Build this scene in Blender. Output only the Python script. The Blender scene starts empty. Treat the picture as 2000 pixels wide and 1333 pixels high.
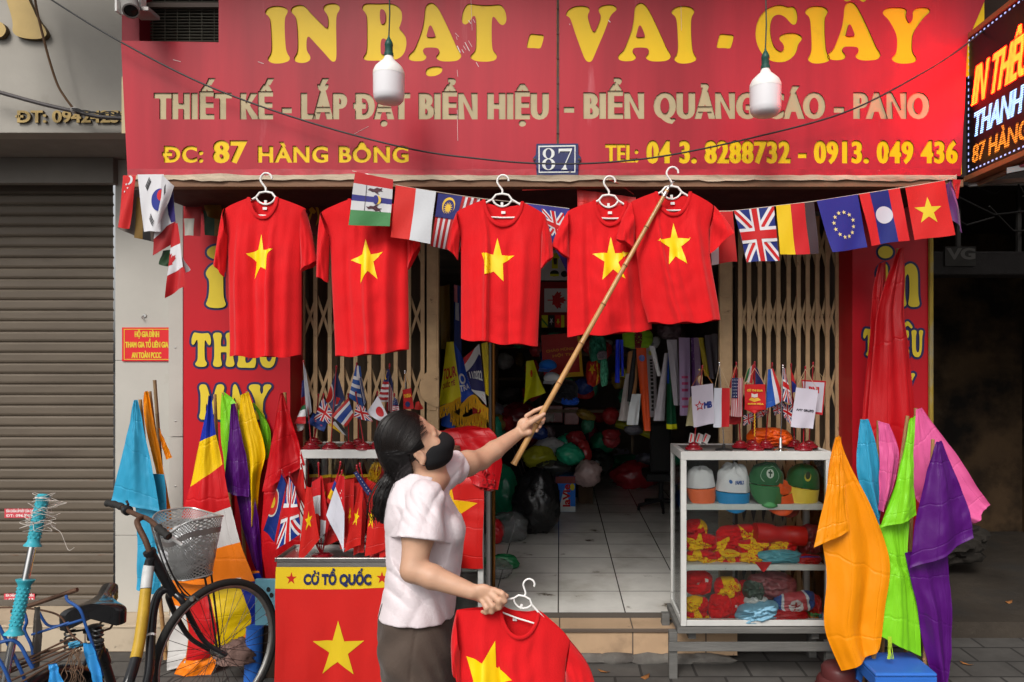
import bpy, bmesh, math, random
import numpy as np
from mathutils import Vector, Matrix, noise
from mathutils.geometry import delaunay_2d_cdt
R = math.radians
PI = math.pi
SC = bpy.context.scene
COL = SC.collection
V = Vector
# ---------------------------------------------------------------- camera, sky, sun, exposure
F, CX, CY, ZC = 1433.0, 1093.0, 697.0, 1.745     # focal length in photo pixels, principal point, eye height
cam = bpy.data.cameras.new('camera')
camo = bpy.data.objects.new('camera', cam)
COL.objects.link(camo)
camo.location = (0, 0, ZC)
camo.rotation_euler = (R(90), 0, 0)
cam.sensor_width = 36
cam.lens = F / 2000 * 36
cam.shift_x = (1000 - CX) / 2000
cam.shift_y = (CY - 666.5) / 2000
cam.clip_start = .05
cam.clip_end = 500
SC.camera = camo
SUN_EL, SUN_AZ = 43, 200          # elevation, compass direction the light comes from (180 = behind the camera)
w = bpy.data.worlds.new('World')
SC.world = w
w.use_nodes = True
nt = w.node_tree
bg = nt.nodes['Background']
sky = nt.nodes.new('ShaderNodeTexSky')
sky.sky_type = 'NISHITA'
sky.sun_disc = False
sky.sun_elevation = R(SUN_EL)
sky.sun_rotation = R(SUN_AZ)
sky.air_density = 1.0
sky.dust_density = 4.0
sky.ozone_density = 1.0
hs = nt.nodes.new('ShaderNodeHueSaturation')
hs.inputs['Saturation'].default_value = .12
nt.links.new(sky.outputs[0], hs.inputs['Color'])
nt.links.new(hs.outputs[0], bg.inputs['Color'])
bg.inputs['Strength'].default_value = .118
sl = bpy.data.lights.new('sun', 'SUN')
sl.energy = 1.8
sl.angle = R(24)
sl.color = (1, .95, .885)
so = bpy.data.objects.new('sun', sl)
COL.objects.link(so)
_az, _el = R(SUN_AZ), R(SUN_EL)
_d = V((math.sin(_az) * math.cos(_el), math.cos(_az) * math.cos(_el), math.sin(_el)))
so.rotation_euler = _d.to_track_quat('Z', 'Y').to_euler()
so.location = (0, -5, 8)
SC.view_settings.view_transform = 'Standard'
SC.view_settings.look = 'None'
SC.view_settings.exposure = 0.28
SC.view_settings.gamma = 1
SC.cycles.max_bounces = 8
SC.cycles.transparent_max_bounces = 24
SC.cycles.use_denoising = True
SC.cycles.sample_clamp_indirect = 6
# ---------------------------------------------------------------- helpers
def P(px, py, Y):
 return V(((px - CX) * Y / F, Y, ZC - (py - CY) * Y / F))
def lin(c):
 if isinstance(c, str):
  c = [int(c[i:i + 2], 16) / 255 for i in (0, 2, 4)]
  return tuple((x / 12.92 if x <= .04045 else ((x + .055) / 1.055) ** 2.4) for x in c)
 return tuple(c)
MATS = {}
def mat(name, col, rough=.6, metal=0, var=0, vs=6, bump=0, bs=60, stretch=(1, 1, 1), spec=.25, sheen=0, dirt=None,
  alpha=None, trans=0, emit=None, es=1, aniso=0, coat=0, wave=None, sss=0):
 if name in MATS:
  return MATS[name]
 m = bpy.data.materials.new(name)
 MATS[name] = m
 m.use_nodes = True
 n, l = m.node_tree.nodes, m.node_tree.links
 b = n['Principled BSDF']
 col = lin(col)
 b.inputs['Base Color'].default_value = (*col, 1)
 b.inputs['Roughness'].default_value = rough
 b.inputs['Metallic'].default_value = metal
 b.inputs['Specular IOR Level'].default_value = spec
 b.inputs['Sheen Weight'].default_value = sheen
 b.inputs['Transmission Weight'].default_value = trans
 b.inputs['Coat Weight'].default_value = coat
 if sss:
  b.inputs['Subsurface Weight'].default_value = sss
  b.inputs['Subsurface Radius'].default_value = (.01, .004, .002)
  b.inputs['Subsurface Scale'].default_value = .6
 if alpha is not None:
  b.inputs['Alpha'].default_value = alpha
 if emit:
  b.inputs['Emission Color'].default_value = (*lin(emit), 1)
  b.inputs['Emission Strength'].default_value = es
 if var or bump or dirt or wave:
  tc = n.new('ShaderNodeTexCoord')
  mp = n.new('ShaderNodeMapping')
  mp.inputs['Scale'].default_value = stretch
  l.new(tc.outputs['Object'], mp.inputs['Vector'])
  last = None
  def noise_node(sc, det=6):
   t = n.new('ShaderNodeTexNoise')
   t.inputs['Scale'].default_value = sc
   t.inputs['Detail'].default_value = det
   t.inputs['Roughness'].default_value = .6
   l.new(mp.outputs[0], t.inputs['Vector'])
   return t
  def mix(a, bcol, fac):
   x = n.new('ShaderNodeMix')
   x.data_type = 'RGBA'
   l.new(fac, x.inputs['Factor'])
   if a is None:
    x.inputs['A'].default_value = (*col, 1)
   else:
    l.new(a, x.inputs['A'])
   x.inputs['B'].default_value = (*lin(bcol), 1)
   return x.outputs['Result']
  def ramp(src, lo, hi):
   r = n.new('ShaderNodeMapRange')
   r.inputs['From Min'].default_value = lo
   r.inputs['From Max'].default_value = hi
   l.new(src, r.inputs['Value'])
   return r.outputs['Result']
  if var:
   t = noise_node(vs)
   last = mix(None, tuple(min(1, c * (1 - var)) for c in col), ramp(t.outputs['Fac'], .35, .68))
  for dd in (dirt if isinstance(dirt, list) else [dirt] if dirt else []):
   dc, lo, hi, sc = dd
   t = noise_node(sc, 9)
   last = mix(last, dc, ramp(t.outputs['Fac'], lo, hi))
  if last is not None:
   l.new(last, b.inputs['Base Color'])
   rr = noise_node(vs * 2.3)
   r = n.new('ShaderNodeMapRange')
   r.inputs['To Min'].default_value = max(.03, rough * .8)
   r.inputs['To Max'].default_value = min(1, rough * 1.25)
   l.new(rr.outputs['Fac'], r.inputs['Value'])
   l.new(r.outputs['Result'], b.inputs['Roughness'])
  if bump:
   t = noise_node(bs)
   bn = n.new('ShaderNodeBump')
   bn.inputs['Strength'].default_value = bump
   bn.inputs['Distance'].default_value = .01
   l.new(t.outputs['Fac'], bn.inputs['Height'])
   l.new(bn.outputs[0], b.inputs['Normal'])
 return m
class MB:
 """collects shapes and links them as one mesh object"""
 def __init__(s):
  s.v, s.f, s.m, s.sm, s.uv = [], [], [], [], None
 def add(s, vs, fs, mi=0, smooth=False):
  o = len(s.v)
  s.v.extend(V(p) for p in vs)
  for f in fs:
   s.f.append([o + i for i in f])
   s.m.append(mi)
   s.sm.append(smooth)
  return s
 def box(s, x0, x1, y0, y1, z0, z1, mi=0, M=None):
  vs = [V((x, y, z)) for z in (z0, z1) for y in (y0, y1) for x in (x0, x1)]
  if M is not None:
   vs = [M @ p for p in vs]
  return s.add(vs, [(0, 2, 3, 1), (4, 5, 7, 6), (0, 1, 5, 4), (2, 6, 7, 3), (0, 4, 6, 2), (1, 3, 7, 5)], mi)
 def bar(s, a, b, w, d=None, mi=0, up=(0, 1, 0)):
  """rectangular bar from a to b, width w, depth d along up"""
  a, b = V(a), V(b)
  d = d or w
  t = (b - a).normalized()
  u = V(up)
  u = (u - t * u.dot(t)).normalized()
  q = t.cross(u)
  vs = [p + q * (sx * w / 2) + u * (sy * d / 2) for p in (a, b) for sx, sy in ((-1, -1), (1, -1), (1, 1), (-1, 1))]
  return s.add(vs, [(0, 1, 2, 3), (7, 6, 5, 4), (0, 4, 5, 1), (1, 5, 6, 2), (2, 6, 7, 3), (3, 7, 4, 0)], mi)
 def tube(s, pts, r, n=10, mi=0, closed=False, flat=1, up=None, caps=True):
  pts = [V(p) for p in pts]
  N = len(pts)
  rs = [r(i / (N - 1)) for i in range(N)] if callable(r) else (list(r) if hasattr(r, '__len__') else [r] * N)
  vs, fs = [], []
  prev = None
  for i, p in enumerate(pts):
   if closed:
    t = pts[(i + 1) % N] - pts[i - 1]
   else:
    t = pts[min(i + 1, N - 1)] - pts[max(i - 1, 0)]
   t = t.normalized() if t.length > 1e-9 else V((0, 0, 1))
   if up is not None:
    u = V(up)
   elif prev is None:
    u = V((0, 0, 1)) if abs(t.z) < .9 else V((0, 1, 0))
   else:
    u = prev
   u = u - t * u.dot(t)
   u = u.normalized() if u.length > 1e-6 else t.orthogonal().normalized()
   prev = u
   q = t.cross(u)
   for k in range(n):
    a = 2 * PI * k / n
    vs.append(p + u * (math.cos(a) * rs[i] * flat) + q * (math.sin(a) * rs[i]))
  for i in range(N if closed else N - 1):
   j = (i + 1) % N
   for k in range(n):
    k2 = (k + 1) % n
    fs.append((i * n + k, i * n + k2, j * n + k2, j * n + k))
  if not closed and caps:
   fs.append(tuple(range(n - 1, -1, -1)))
   fs.append(tuple((N - 1) * n + k for k in range(n)))
  return s.add(vs, fs, mi, True)
 def lathe(s, prof, c, n=24, mi=0, axis=(0, 0, 1), sx=1):
  """prof = [(r, h)...] turned about axis through c"""
  ax = V(axis).normalized()
  u = ax.orthogonal().normalized() if abs(ax.z) < .999 else V((1, 0, 0))
  q = ax.cross(u)
  c = V(c)
  vs, fs = [], []
  for r, h in prof:
   for k in range(n):
    a = 2 * PI * k / n
    vs.append(c + ax * h + u * (math.cos(a) * r * sx) + q * (math.sin(a) * r))
  for i in range(len(prof) - 1):
   for k in range(n):
    k2 = (k + 1) % n
    fs.append((i * n + k, i * n + k2, (i + 1) * n + k2, (i + 1) * n + k))
  if prof[0][0] > 1e-5:
   fs.append(tuple(range(n - 1, -1, -1)))
  if prof[-1][0] > 1e-5:
   fs.append(tuple((len(prof) - 1) * n + k for k in range(n)))
  return s.add(vs, fs, mi, True)
 def grid(s, f, nu, nv, mi=0, smooth=True):
  vs = [f(i / nu, j / nv) for j in range(nv + 1) for i in range(nu + 1)]
  fs = [(j * (nu + 1) + i, j * (nu + 1) + i + 1, (j + 1) * (nu + 1) + i + 1, (j + 1) * (nu + 1) + i) for j in range(nv) for i in range(nu)]
  return s.add(vs, fs, mi, smooth)
 def build(s, name, mats, parent=None, bevel=0, sharp=40, solid=0, origin=None):
  me = bpy.data.meshes.new(name)
  if parent is not None:
   org = parent_loc(parent)
  else:
   org = V(origin) if origin is not None else V((sum(p.x for p in s.v) / len(s.v), sum(p.y for p in s.v) / len(s.v), min(p.z for p in s.v)))
  me.from_pydata([p - org for p in s.v], [], s.f)
  mats = mats if isinstance(mats, (list, tuple)) else [mats]
  for m in mats:
   me.materials.append(m)
  me.polygons.foreach_set('material_index', s.m)
  me.polygons.foreach_set('use_smooth', s.sm)
  if getattr(s, 'vuv', None):
   s.vuv += [(.5, .5)] * (len(s.v) - len(s.vuv))
   ul = me.uv_layers.new(name='UV')
   ul.data.foreach_set('uv', [c for f in s.f for i in f for c in s.vuv[i]])
  me.update()
  if any(s.sm) and sharp and not all(s.sm) or (any(s.sm) and sharp):
   try:
    me.set_sharp_from_angle(angle=R(sharp))
   except Exception:
    pass
  o = bpy.data.objects.new(name, me)
  COL.objects.link(o)
  if parent is not None:
   o.parent = parent
  else:
   o.location = org
  if bevel:
   b = o.modifiers.new('bevel', 'BEVEL')
   b.width = bevel
   b.segments = 2
   b.limit_method = 'ANGLE'
  if solid:
   b = o.modifiers.new('solid', 'SOLIDIFY')
   b.thickness = solid
   b.offset = 0
  return o
def parent_loc(p):
 l = V(p.location)
 while p.parent:
  p = p.parent
  l += V(p.location)
 return l
def tag(o, label, cat, group=None, kind=None):
 o['label'] = label
 o['category'] = cat
 if group:
  o['group'] = group
 if kind:
  o['kind'] = kind
 return o
def struct(o, kind='structure'):
 o['kind'] = kind
 return o
def thing(name, label, cat, loc=(0, 0, 0), group=None):
 o = bpy.data.objects.new(name, None)
 o.empty_display_size = .05
 COL.objects.link(o)
 o.location = loc
 return tag(o, label, cat, group)
def dup(o, loc=None, label=None, parent=None):
 c = o.copy()
 COL.objects.link(c)
 if parent:
  c.parent = parent
 if loc is not None:
  c.location = loc
 if label:
  c['label'] = label
 for ch in list(o.children):
  dup(ch, parent=c)
 return c
# ---- 2-D outlines
def chaikin(pts, n=2):
 for _ in range(n):
  q = []
  for i in range(len(pts)):
   a, b = pts[i], pts[(i + 1) % len(pts)]
   q += [(a[0] * .75 + b[0] * .25, a[1] * .75 + b[1] * .25), (a[0] * .25 + b[0] * .75, a[1] * .25 + b[1] * .75)]
  pts = q
 return pts
def area(p):
 return sum(p[i][0] * p[(i + 1) % len(p)][1] - p[(i + 1) % len(p)][0] * p[i][1] for i in range(len(p))) / 2
def offset_loop(p, dx, dy):
 """move each point outwards along its normal (anti-clockwise loop grows)"""
 q = []
 n = len(p)
 for i in range(n):
  a, b, c = p[i - 1], p[i], p[(i + 1) % n]
  e1, e2 = (b[0] - a[0], b[1] - a[1]), (c[0] - b[0], c[1] - b[1])
  l1, l2 = math.hypot(*e1) or 1e-9, math.hypot(*e2) or 1e-9
  n1, n2 = (e1[1] / l1, -e1[0] / l1), (e2[1] / l2, -e2[0] / l2)
  mx, my = n1[0] + n2[0], n1[1] + n2[1]
  ml = math.hypot(mx, my)
  if ml < .3:
   mx, my, k = n1[0], n1[1], 1
  else:
   mx, my = mx / ml, my / ml
   k = min(1.8, 1 / max(.3, mx * n1[0] + my * n1[1]))
  q.append((b[0] + mx * k * dx, b[1] + my * k * dy))
 return q
def inside(pt, poly):
 x, y = pt
 r = False
 for i in range(len(poly)):
  a, b = poly[i], poly[i - 1]
  if (a[1] > y) != (b[1] > y) and x < (b[0] - a[0]) * (y - a[1]) / (b[1] - a[1]) + a[0]:
   r = not r
 return r
_glyph = {}
def _font_splines(s):
 c = bpy.data.curves.new('tmp', 'FONT')
 c.body = s
 c.resolution_u = 3
 o = bpy.data.objects.new('tmp', c)
 COL.objects.link(o)
 dg = bpy.context.evaluated_depsgraph_get()
 dg.update()
 cu = o.to_curve(dg)
 out = []
 for sp in cu.splines:
  pts = []
  if sp.type == 'BEZIER':
   bp = sp.bezier_points
   for i in range(len(bp)):
    a, b = bp[i], bp[(i + 1) % len(bp)]
    p0, p1, p2, p3 = a.co, a.handle_right, b.handle_left, b.co
    straight = (p1 - p0).cross(p3 - p0).length < 1e-5 and (p2 - p0).cross(p3 - p0).length < 1e-5
    for k in range(1 if straight else 4):
     t = k / 4
     q = p0 * (1 - t) ** 3 + p1 * (3 * t * (1 - t) ** 2) + p2 * (3 * t * t * (1 - t)) + p3 * t ** 3
     pts.append((q.x, q.y))
  else:
   pts = [(p.co.x, p.co.y) for p in sp.points]
  q = []
  for p in pts:
   if not q or math.hypot(p[0] - q[-1][0], p[1] - q[-1][1]) > 1e-4:
    q.append(p)
  if len(q) > 1 and math.hypot(q[0][0] - q[-1][0], q[0][1] - q[-1][1]) < 1e-4:
   q.pop()
  if len(q) > 2:
   out.append(q)
 o.to_curve_clear()
 bpy.data.objects.remove(o)
 bpy.data.curves.remove(c)
 return out
def glyph(ch):
 if ch in _glyph:
  return _glyph[ch]
 if ch == 'Đ':
  L, adv = glyph('D')
  x0 = min(p[0] for p in L[0])
  bar = [(x0 - .09, .3), (x0 - .003, .3), (x0 - .003, .4), (x0 - .09, .4)]
  hole = min(L, key=lambda q: abs(area(q)))
  hx = min(p[0] for p in hole)
  bar2 = [(hx + .004, .3), (hx + .16, .3), (hx + .16, .4), (hx + .004, .4)]
  _glyph[ch] = (L + [bar, bar2], adv)
  return _glyph[ch]
 if 'I0' not in _glyph:
  _glyph['I0'] = min(p[0] for p in _font_splines('I')[0])
 sp = _font_splines(ch + 'I')
 last = max(sp, key=lambda q: min(p[0] for p in q)) if ch != ' ' else sp[-1]
 adv = min(p[0] for p in last) - _glyph['I0']
 sp.remove(last)
 _glyph[ch] = (sp, adv)
 return _glyph[ch]
def text_loops(s, x0, x1, base, cap, ox=0, oy=0, sx=None, gap=0, align='fit', glyphs=None):
 """outlines of a line of text: y UP, stretched to run from x0 to x1 with capitals cap tall; ox/oy thicken the strokes.
 Returns one list of loops per character."""
 G = glyphs or glyph
 H = G('H')[0][0]
 caph = max(p[1] for p in H) - min(p[1] for p in H)
 k = cap / caph
 raw, x = [], 0
 for ch in s:
  L, adv = G(ch)
  raw.append([[(x + p[0], p[1]) for p in q] for q in L])
  x += adv + gap
 xs = [p[0] for g in raw for q in g for p in q]
 a, b = min(xs), max(xs)
 kx = (x1 - x0 - 2 * ox) / (b - a) if sx is None else sx * k
 if align == 'center':
  xo = (x0 + x1) / 2 - (a + b) / 2 * kx
 else:
  xo = x0 + ox - a * kx
 out = []
 for g in raw:
  loops = []
  if not g:
   continue
  big = max(g, key=lambda q: abs(area(q)))
  sg = 1 if area(big) > 0 else -1
  for q in g:
   L = [(xo + p[0] * kx, base + p[1] * k) for p in q]
   if sg < 0:
    L = L[::-1]
   if ox or oy:
    L = offset_loop(L, ox, oy)
   loops.append(L)
  out.append(loops)
 return out
def groups_of(loops):
 """split loops into [outer, hole...] lists by nesting"""
 loops = sorted(loops, key=lambda q: -abs(area(q)))
 outs = []
 for q in loops:
  depth = [g for g in outs if inside(q[0], g[0]) and not any(inside(q[0], h) for h in g[1:])]
  if depth:
   depth[-1].append(q)
  else:
   outs.append([q])
 return outs
def winding(pt, loops):
 x, y = pt
 w = 0
 for p in loops:
  n = len(p)
  for i in range(n):
   a, b = p[i - 1], p[i]
   if a[1] <= y < b[1]:
    if (b[0] - a[0]) * (y - a[1]) - (x - a[0]) * (b[1] - a[1]) > 0:
     w += 1
   elif b[1] <= y < a[1]:
    if (b[0] - a[0]) * (y - a[1]) - (x - a[0]) * (b[1] - a[1]) < 0:
     w -= 1
 return w
def cdt(loops, keep):
 """constrained triangles of all loops whose centre passes keep"""
 vs, es = [], []
 for q in loops:
  o = len(vs)
  vs += [V((p[0], p[1])) for p in q]
  es += [(o + i, o + (i + 1) % len(q)) for i in range(len(q))]
 v, e, f = delaunay_2d_cdt(vs, es, [], 0, 1e-5)[:3]
 T = []
 for t in f:
  c = (sum(v[i].x for i in t) / len(t), sum(v[i].y for i in t) / len(t))
  if keep(c):
   p = [(v[i].x, v[i].y) for i in t]
   if area(p) < 0:
    p = p[::-1]
   for k in range(1, len(p) - 1):
    T.append((p[0], p[k], p[k + 1]))
 return T
def tris_of(loops):
 """list of (triangle, 0) filling loops with holes; overlapping outlines are united"""
 L = [list(q) for q in loops]
 if len(L) == 1:
  if area(L[0]) < 0:
   L[0] = L[0][::-1]
  if len(L[0]) == 4 or len(L[0]) == 3:
   q = L[0]
   return [((q[0], q[k], q[k + 1]), 0) for k in range(1, len(q) - 1)]
 else:
  fixed = []
  for g in groups_of(L):
   fixed.append(g[0] if area(g[0]) > 0 else g[0][::-1])
   fixed += [h if area(h) < 0 else h[::-1] for h in g[1:]]
  L = fixed
 return [(t, 0) for t in cdt(L, lambda c: winding(c, L) != 0)]
def star_poly(cx, cy, r, rot=PI / 2, inner=.382, n=5, sx=1):
 return [(cx + sx * (r if i % 2 == 0 else r * inner) * math.cos(rot + PI * i / n), cy + (r if i % 2 == 0 else r * inner) * math.sin(rot + PI * i / n)) for i in range(2 * n)]
def circle(cx, cy, rx, ry=None, n=28):
 ry = ry or rx
 return [(cx + rx * math.cos(2 * PI * i / n), cy + ry * math.sin(2 * PI * i / n)) for i in range(n)]
def rect(x0, y0, x1, y1):
 return [(x0, y0), (x1, y0), (x1, y1), (x0, y1)]
def _clip(poly, ax, val, keep_less):
 out = []
 n = len(poly)
 for i in range(n):
  a, b = poly[i], poly[(i + 1) % n]
  ia = a[ax] <= val if keep_less else a[ax] >= val
  ib = b[ax] <= val if keep_less else b[ax] >= val
  if ia:
   out.append(a)
  if ia != ib:
   t = (val - a[ax]) / (b[ax] - a[ax])
   q = [a[0] + (b[0] - a[0]) * t, a[1] + (b[1] - a[1]) * t]
   q[ax] = val
   out.append(tuple(q))
 return out
class Sheet(MB):
 """a printed cloth: pattern polygons in the unit square laid over a curved surface f(u, v); later layers sit 0.5 mm proud"""
 vuv = ()
 def lay(s, layers, f, nu=14, nv=14, lift=.0006, side=-1):
  s.vuv = list(s.vuv)
  def nrm(u, v):
   e = .01
   a = f(min(1, u + e), v) - f(max(0, u - e), v)
   b = f(u, min(1, v + e)) - f(u, max(0, v - e))
   c = a.cross(b)
   if c.length < 1e-12:
    return V((0, -1, 0))
   c.normalize()
   return c if (c.y < 0) == (side < 0) else -c
  lev = 0
  for loops, mi in layers:
   s.vuv += [(.5, .5)] * (len(s.v) - len(s.vuv))
   if loops is None:
    s.grid(f, nu, nv, mi)
    s.vuv += [(i / nu, j / nv) for j in range(nv + 1) for i in range(nu + 1)]
    lev += 1
    continue
   idx, fs, vs = {}, [], []
   def vid(p, extra):
    key = (round(p[0], 5), round(p[1], 5), extra)
    if key not in idx:
     idx[key] = len(vs)
     u, v = min(1, max(0, p[0])), min(1, max(0, p[1]))
     vs.append(f(u, v) + nrm(u, v) * (lift * (lev + .25 * extra)))
    return idx[key]
   for tri, k in tris_of(loops):
    us, vv = [p[0] for p in tri], [p[1] for p in tri]
    i0, i1 = max(0, int(min(us) * nu)), min(nu - 1, int(max(us) * nu))
    j0, j1 = max(0, int(min(vv) * nv)), min(nv - 1, int(max(vv) * nv))
    for i in range(i0, i1 + 1):
     c1 = _clip(_clip(list(tri), 0, i / nu, False), 0, (i + 1) / nu, True)
     if len(c1) < 3:
      continue
     for j in range(j0, j1 + 1):
      c2 = _clip(_clip(c1, 1, j / nv, False), 1, (j + 1) / nv, True)
      if len(c2) < 3:
       continue
      ids = []
      for p in c2:
       q = vid(p, k)
       if q not in ids:
        ids.append(q)
      if len(ids) > 2:
       fs.append(ids)
   s.add(vs, fs, mi, True)
   s.vuv += [(q[0], q[1]) for q in idx]
   lev += 1
  return s
def quad_f(c, Y, billow=.006, seed=0, waves=1.5, rip=.5, sag=0):
 """surface through four corners given in photo pixels (each with its own depth if three numbers are given): TL, TR, BR, BL"""
 pts = [P(p[0], p[1], p[2] if len(p) > 2 else Y) for p in c]
 ph = seed * 1.7
 def f(u, v):
  a = pts[0].lerp(pts[1], u)
  b = pts[3].lerp(pts[2], u)
  p = a.lerp(b, v)
  k = (.25 + .75 * v)
  d = billow * k * math.sin(2 * PI * (waves * u * .5 + .12 * v) + ph) + billow * rip * k * math.sin(2 * PI * (1.1 * u + .9 * v) + 2.1 * ph)
  p.y += d
  p.x += .35 * billow * v * math.sin(3.1 * v + ph + 4 * u)
  p.z += .3 * billow * math.sin(5 * u + ph) * v - sag * math.sin(PI * u) * (1 - v)
  return p
 return f
def poly_interp(L, t):
 """point at fraction t along an evenly indexed polyline, Catmull-Rom smoothed"""
 n = len(L) - 1
 x = min(max(t, 0), 1) * n
 i = min(int(x), n - 1)
 k = x - i
 p0, p1, p2, p3 = L[max(i - 1, 0)], L[i], L[i + 1], L[min(i + 2, n)]
 return tuple(.5 * ((2 * b) + (c - a) * k + (2 * a - 5 * b + 4 * c - d) * k * k + (3 * b - a - 3 * c + d) * k ** 3) for a, b, c, d in zip(p0, p1, p2, p3))
def sm(t):
 t = min(1, max(0, t))
 return t * t * (3 - 2 * t)
def blob(mb, c, r, seed=0, amp=.25, fine=.12, sub=4, mi=0, sq=1.0, fl=None, tilt=0, freq=1.0):
 """a crumpled closed lump: bags, bundles, heaps of cloth"""
 bm = bmesh.new()
 bmesh.ops.create_icosphere(bm, subdivisions=sub, radius=1)
 c = V(c)
 off = V((seed * 7.13, seed * 3.7, seed * 1.9))
 ct, st = math.cos(tilt), math.sin(tilt)
 vs = []
 for v in bm.verts:
  d = v.co.normalized()
  q = V([math.copysign(abs(x) ** sq, x) for x in d])
  k = 1 + amp * noise.noise(d * (1.3 * freq) + off) + fine * (1 - 2 * abs(noise.noise(d * (3.2 * freq) + off))) + fine * .5 * (1 - 2 * abs(noise.noise(d * (7 * freq) + off)))
  p = V((q.x * r[0] * k, q.y * r[1] * k, q.z * r[2] * k))
  p = V((p.x * ct - p.z * st, p.y, p.x * st + p.z * ct))
  p += c
  if fl is not None and p.z < fl:
   p.z = fl + .04 * (p.z - fl)
  vs.append(p)
 fs = [[x.index for x in f.verts] for f in bm.faces]
 bm.free()
 return mb.add(vs, fs, mi, True)
# ---------------------------------------------------------------- materials
RED_SIGN = mat('sign red', (.47, .022, .038), .38, var=.38, vs=2.6, stretch=(1, 1, .1), bump=.05, bs=30, dirt=[((.24, .010, .018), .50, .8, 2.2), ((.62, .2, .22), .66, .86, 7)])
SIGN_EDGE = mat('sign cut edge', (.16, .015, .02), .6)
YEL_ACR = mat('yellow acrylic', (.80, .52, .004), .35, var=.12, vs=3, dirt=((.55, .3, .01), .62, .8, 5))
CREAM_ACR = mat('cream acrylic', (.47, .38, .22), .4, var=.2, vs=5)
GREY_PAINT = mat('grey painted fascia', (.36, .335, .295), .7, var=.15, vs=2.5, bump=.08, bs=25, dirt=((.2, .18, .15), .6, .85, 3))
WHITE_COL = mat('white column cladding', (.46, .44, .395), .5, var=.12, vs=2, bump=.05, bs=20, dirt=((.35, .31, .26), .64, .9, 6))
SHUT = mat('taupe shutter slats', (.125, .100, .075), .5, var=.2, vs=4, stretch=(.4, 1, 3), bump=.06, bs=40, dirt=[((.06, .045, .035), .58, .80, 3), ((.10, .045, .02), .68, .74, 9)])
GATE = mat('tan painted steel', (.54, .365, .20), .5, var=.25, vs=9, bump=.12, bs=60, dirt=((.10, .05, .03), .64, .74, 16))
DARK = mat('dark recess', (.02, .015, .013), .9)
WOOD_RAW = mat('peeled pale wood', (.52, .42, .31), .75, var=.35, vs=8, stretch=(.4, 3, 3), bump=.4, bs=40, dirt=((.2, .12, .07), .55, .75, 9))
WOOD_BRN = mat('brown beam', (.22, .115, .065), .6, var=.3, vs=6, stretch=(.3, 3, 3), bump=.2, bs=40)
CREAM_TILE = mat('cream step tile', (.50, .40, .285), .45, var=.18, vs=4, bump=.1, bs=25, dirt=[((.2, .15, .1), .58, .8, 5), ((.12, .1, .08), .68, .75, 14)])
TAN_TILE = mat('tan step tile', (.56, .385, .245), .4, var=.2, vs=3, bump=.1, bs=25, dirt=[((.28, .19, .12), .56, .8, 5), ((.09, .07, .055), .69, .74, 12)])
CONC = mat('rough concrete', (.20, .185, .165), .9, var=.4, vs=3, bump=.6, bs=18, dirt=((.06, .05, .045), .5, .75, 4))
BLACK = mat('black plastic', (.02, .02, .021), .4)
STEEL = mat('brushed steel', (.55, .54, .52), .3, 1, var=.2, vs=10)
CHROME = mat('chrome', (.75, .75, .75), .12, 1)
GALV = mat('grey metal rail', (.33, .30, .29), .45, .6, var=.3, vs=8)
WHITE_P = mat('white plastic', (.78, .77, .74), .3, var=.05, vs=9)
NAVY = mat('navy print', (.02, .022, .085), .5)
YPRINT = mat('yellow print', (.70, .52, .035), .5, var=.1, vs=5)
WPRINT = mat('white print', (.78, .77, .75), .6)
KPRINT = mat('black print', (.02, .02, .02), .6)
RPRINT = mat('red print', (.62, .02, .025), .55)
RED_PANEL = mat('red printed panel', (.50, .007, .016), .42, var=.18, vs=2, stretch=(1, 1, .4), bump=.04, bs=20)
def tiled(name, col, sx, sy, mortar, mcol, rough=.4, msize=.006, var=.15, dirt=None, off=0.0, bump=.4, dsc=4, plane='xy'):
 """square tiles with grout lines, stained"""
 m = mat(name, col, rough, var=var, vs=3, bump=.08, bs=30, dirt=dirt)
 n, l = m.node_tree.nodes, m.node_tree.links
 b = n['Principled BSDF']
 tc = n.new('ShaderNodeTexCoord')
 sep = n.new('ShaderNodeSeparateXYZ')
 l.new(tc.outputs['Object'], sep.inputs[0])
 cmb = n.new('ShaderNodeCombineXYZ')
 l.new(sep.outputs['XYZ'.index(plane[0].upper())], cmb.inputs[0])
 l.new(sep.outputs['XYZ'.index(plane[1].upper())], cmb.inputs[1])
 br = n.new('ShaderNodeTexBrick')
 br.inputs['Scale'].default_value = 1
 br.inputs['Brick Width'].default_value = sx
 br.inputs['Row Height'].default_value = sy
 br.inputs['Mortar Size'].default_value = msize
 br.inputs['Mortar Smooth'].default_value = .1
 br.offset = off
 br.inputs['Color1'].default_value = (1, 1, 1, 1)
 br.inputs['Color2'].default_value = (.86, .86, .86, 1)
 br.inputs['Mortar'].default_value = (1, 1, 1, 1)
 l.new(cmb.outputs[0], br.inputs['Vector'])
 src = b.inputs['Base Color'].links[0].from_socket
 mul = n.new('ShaderNodeMix')
 mul.data_type = 'RGBA'
 mul.blend_type = 'MULTIPLY'
 mul.inputs['Factor'].default_value = 1
 l.new(src, mul.inputs['A'])
 l.new(br.outputs['Color'], mul.inputs['B'])
 mx = n.new('ShaderNodeMix')
 mx.data_type = 'RGBA'
 l.new(br.outputs['Fac'], mx.inputs['Factor'])
 l.new(mul.outputs['Result'], mx.inputs['A'])
 mx.inputs['B'].default_value = (*mcol, 1)
 l.new(mx.outputs['Result'], b.inputs['Base Color'])
 bn = n.new('ShaderNodeBump')
 bn.inputs['Strength'].default_value = bump
 bn.inputs['Distance'].default_value = -.004
 l.new(br.outputs['Fac'], bn.inputs['Height'])
 old = b.inputs['Normal'].links
 if old:
  l.new(old[0].from_socket, bn.inputs['Normal'])
 l.new(bn.outputs[0], b.inputs['Normal'])
 return m
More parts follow.
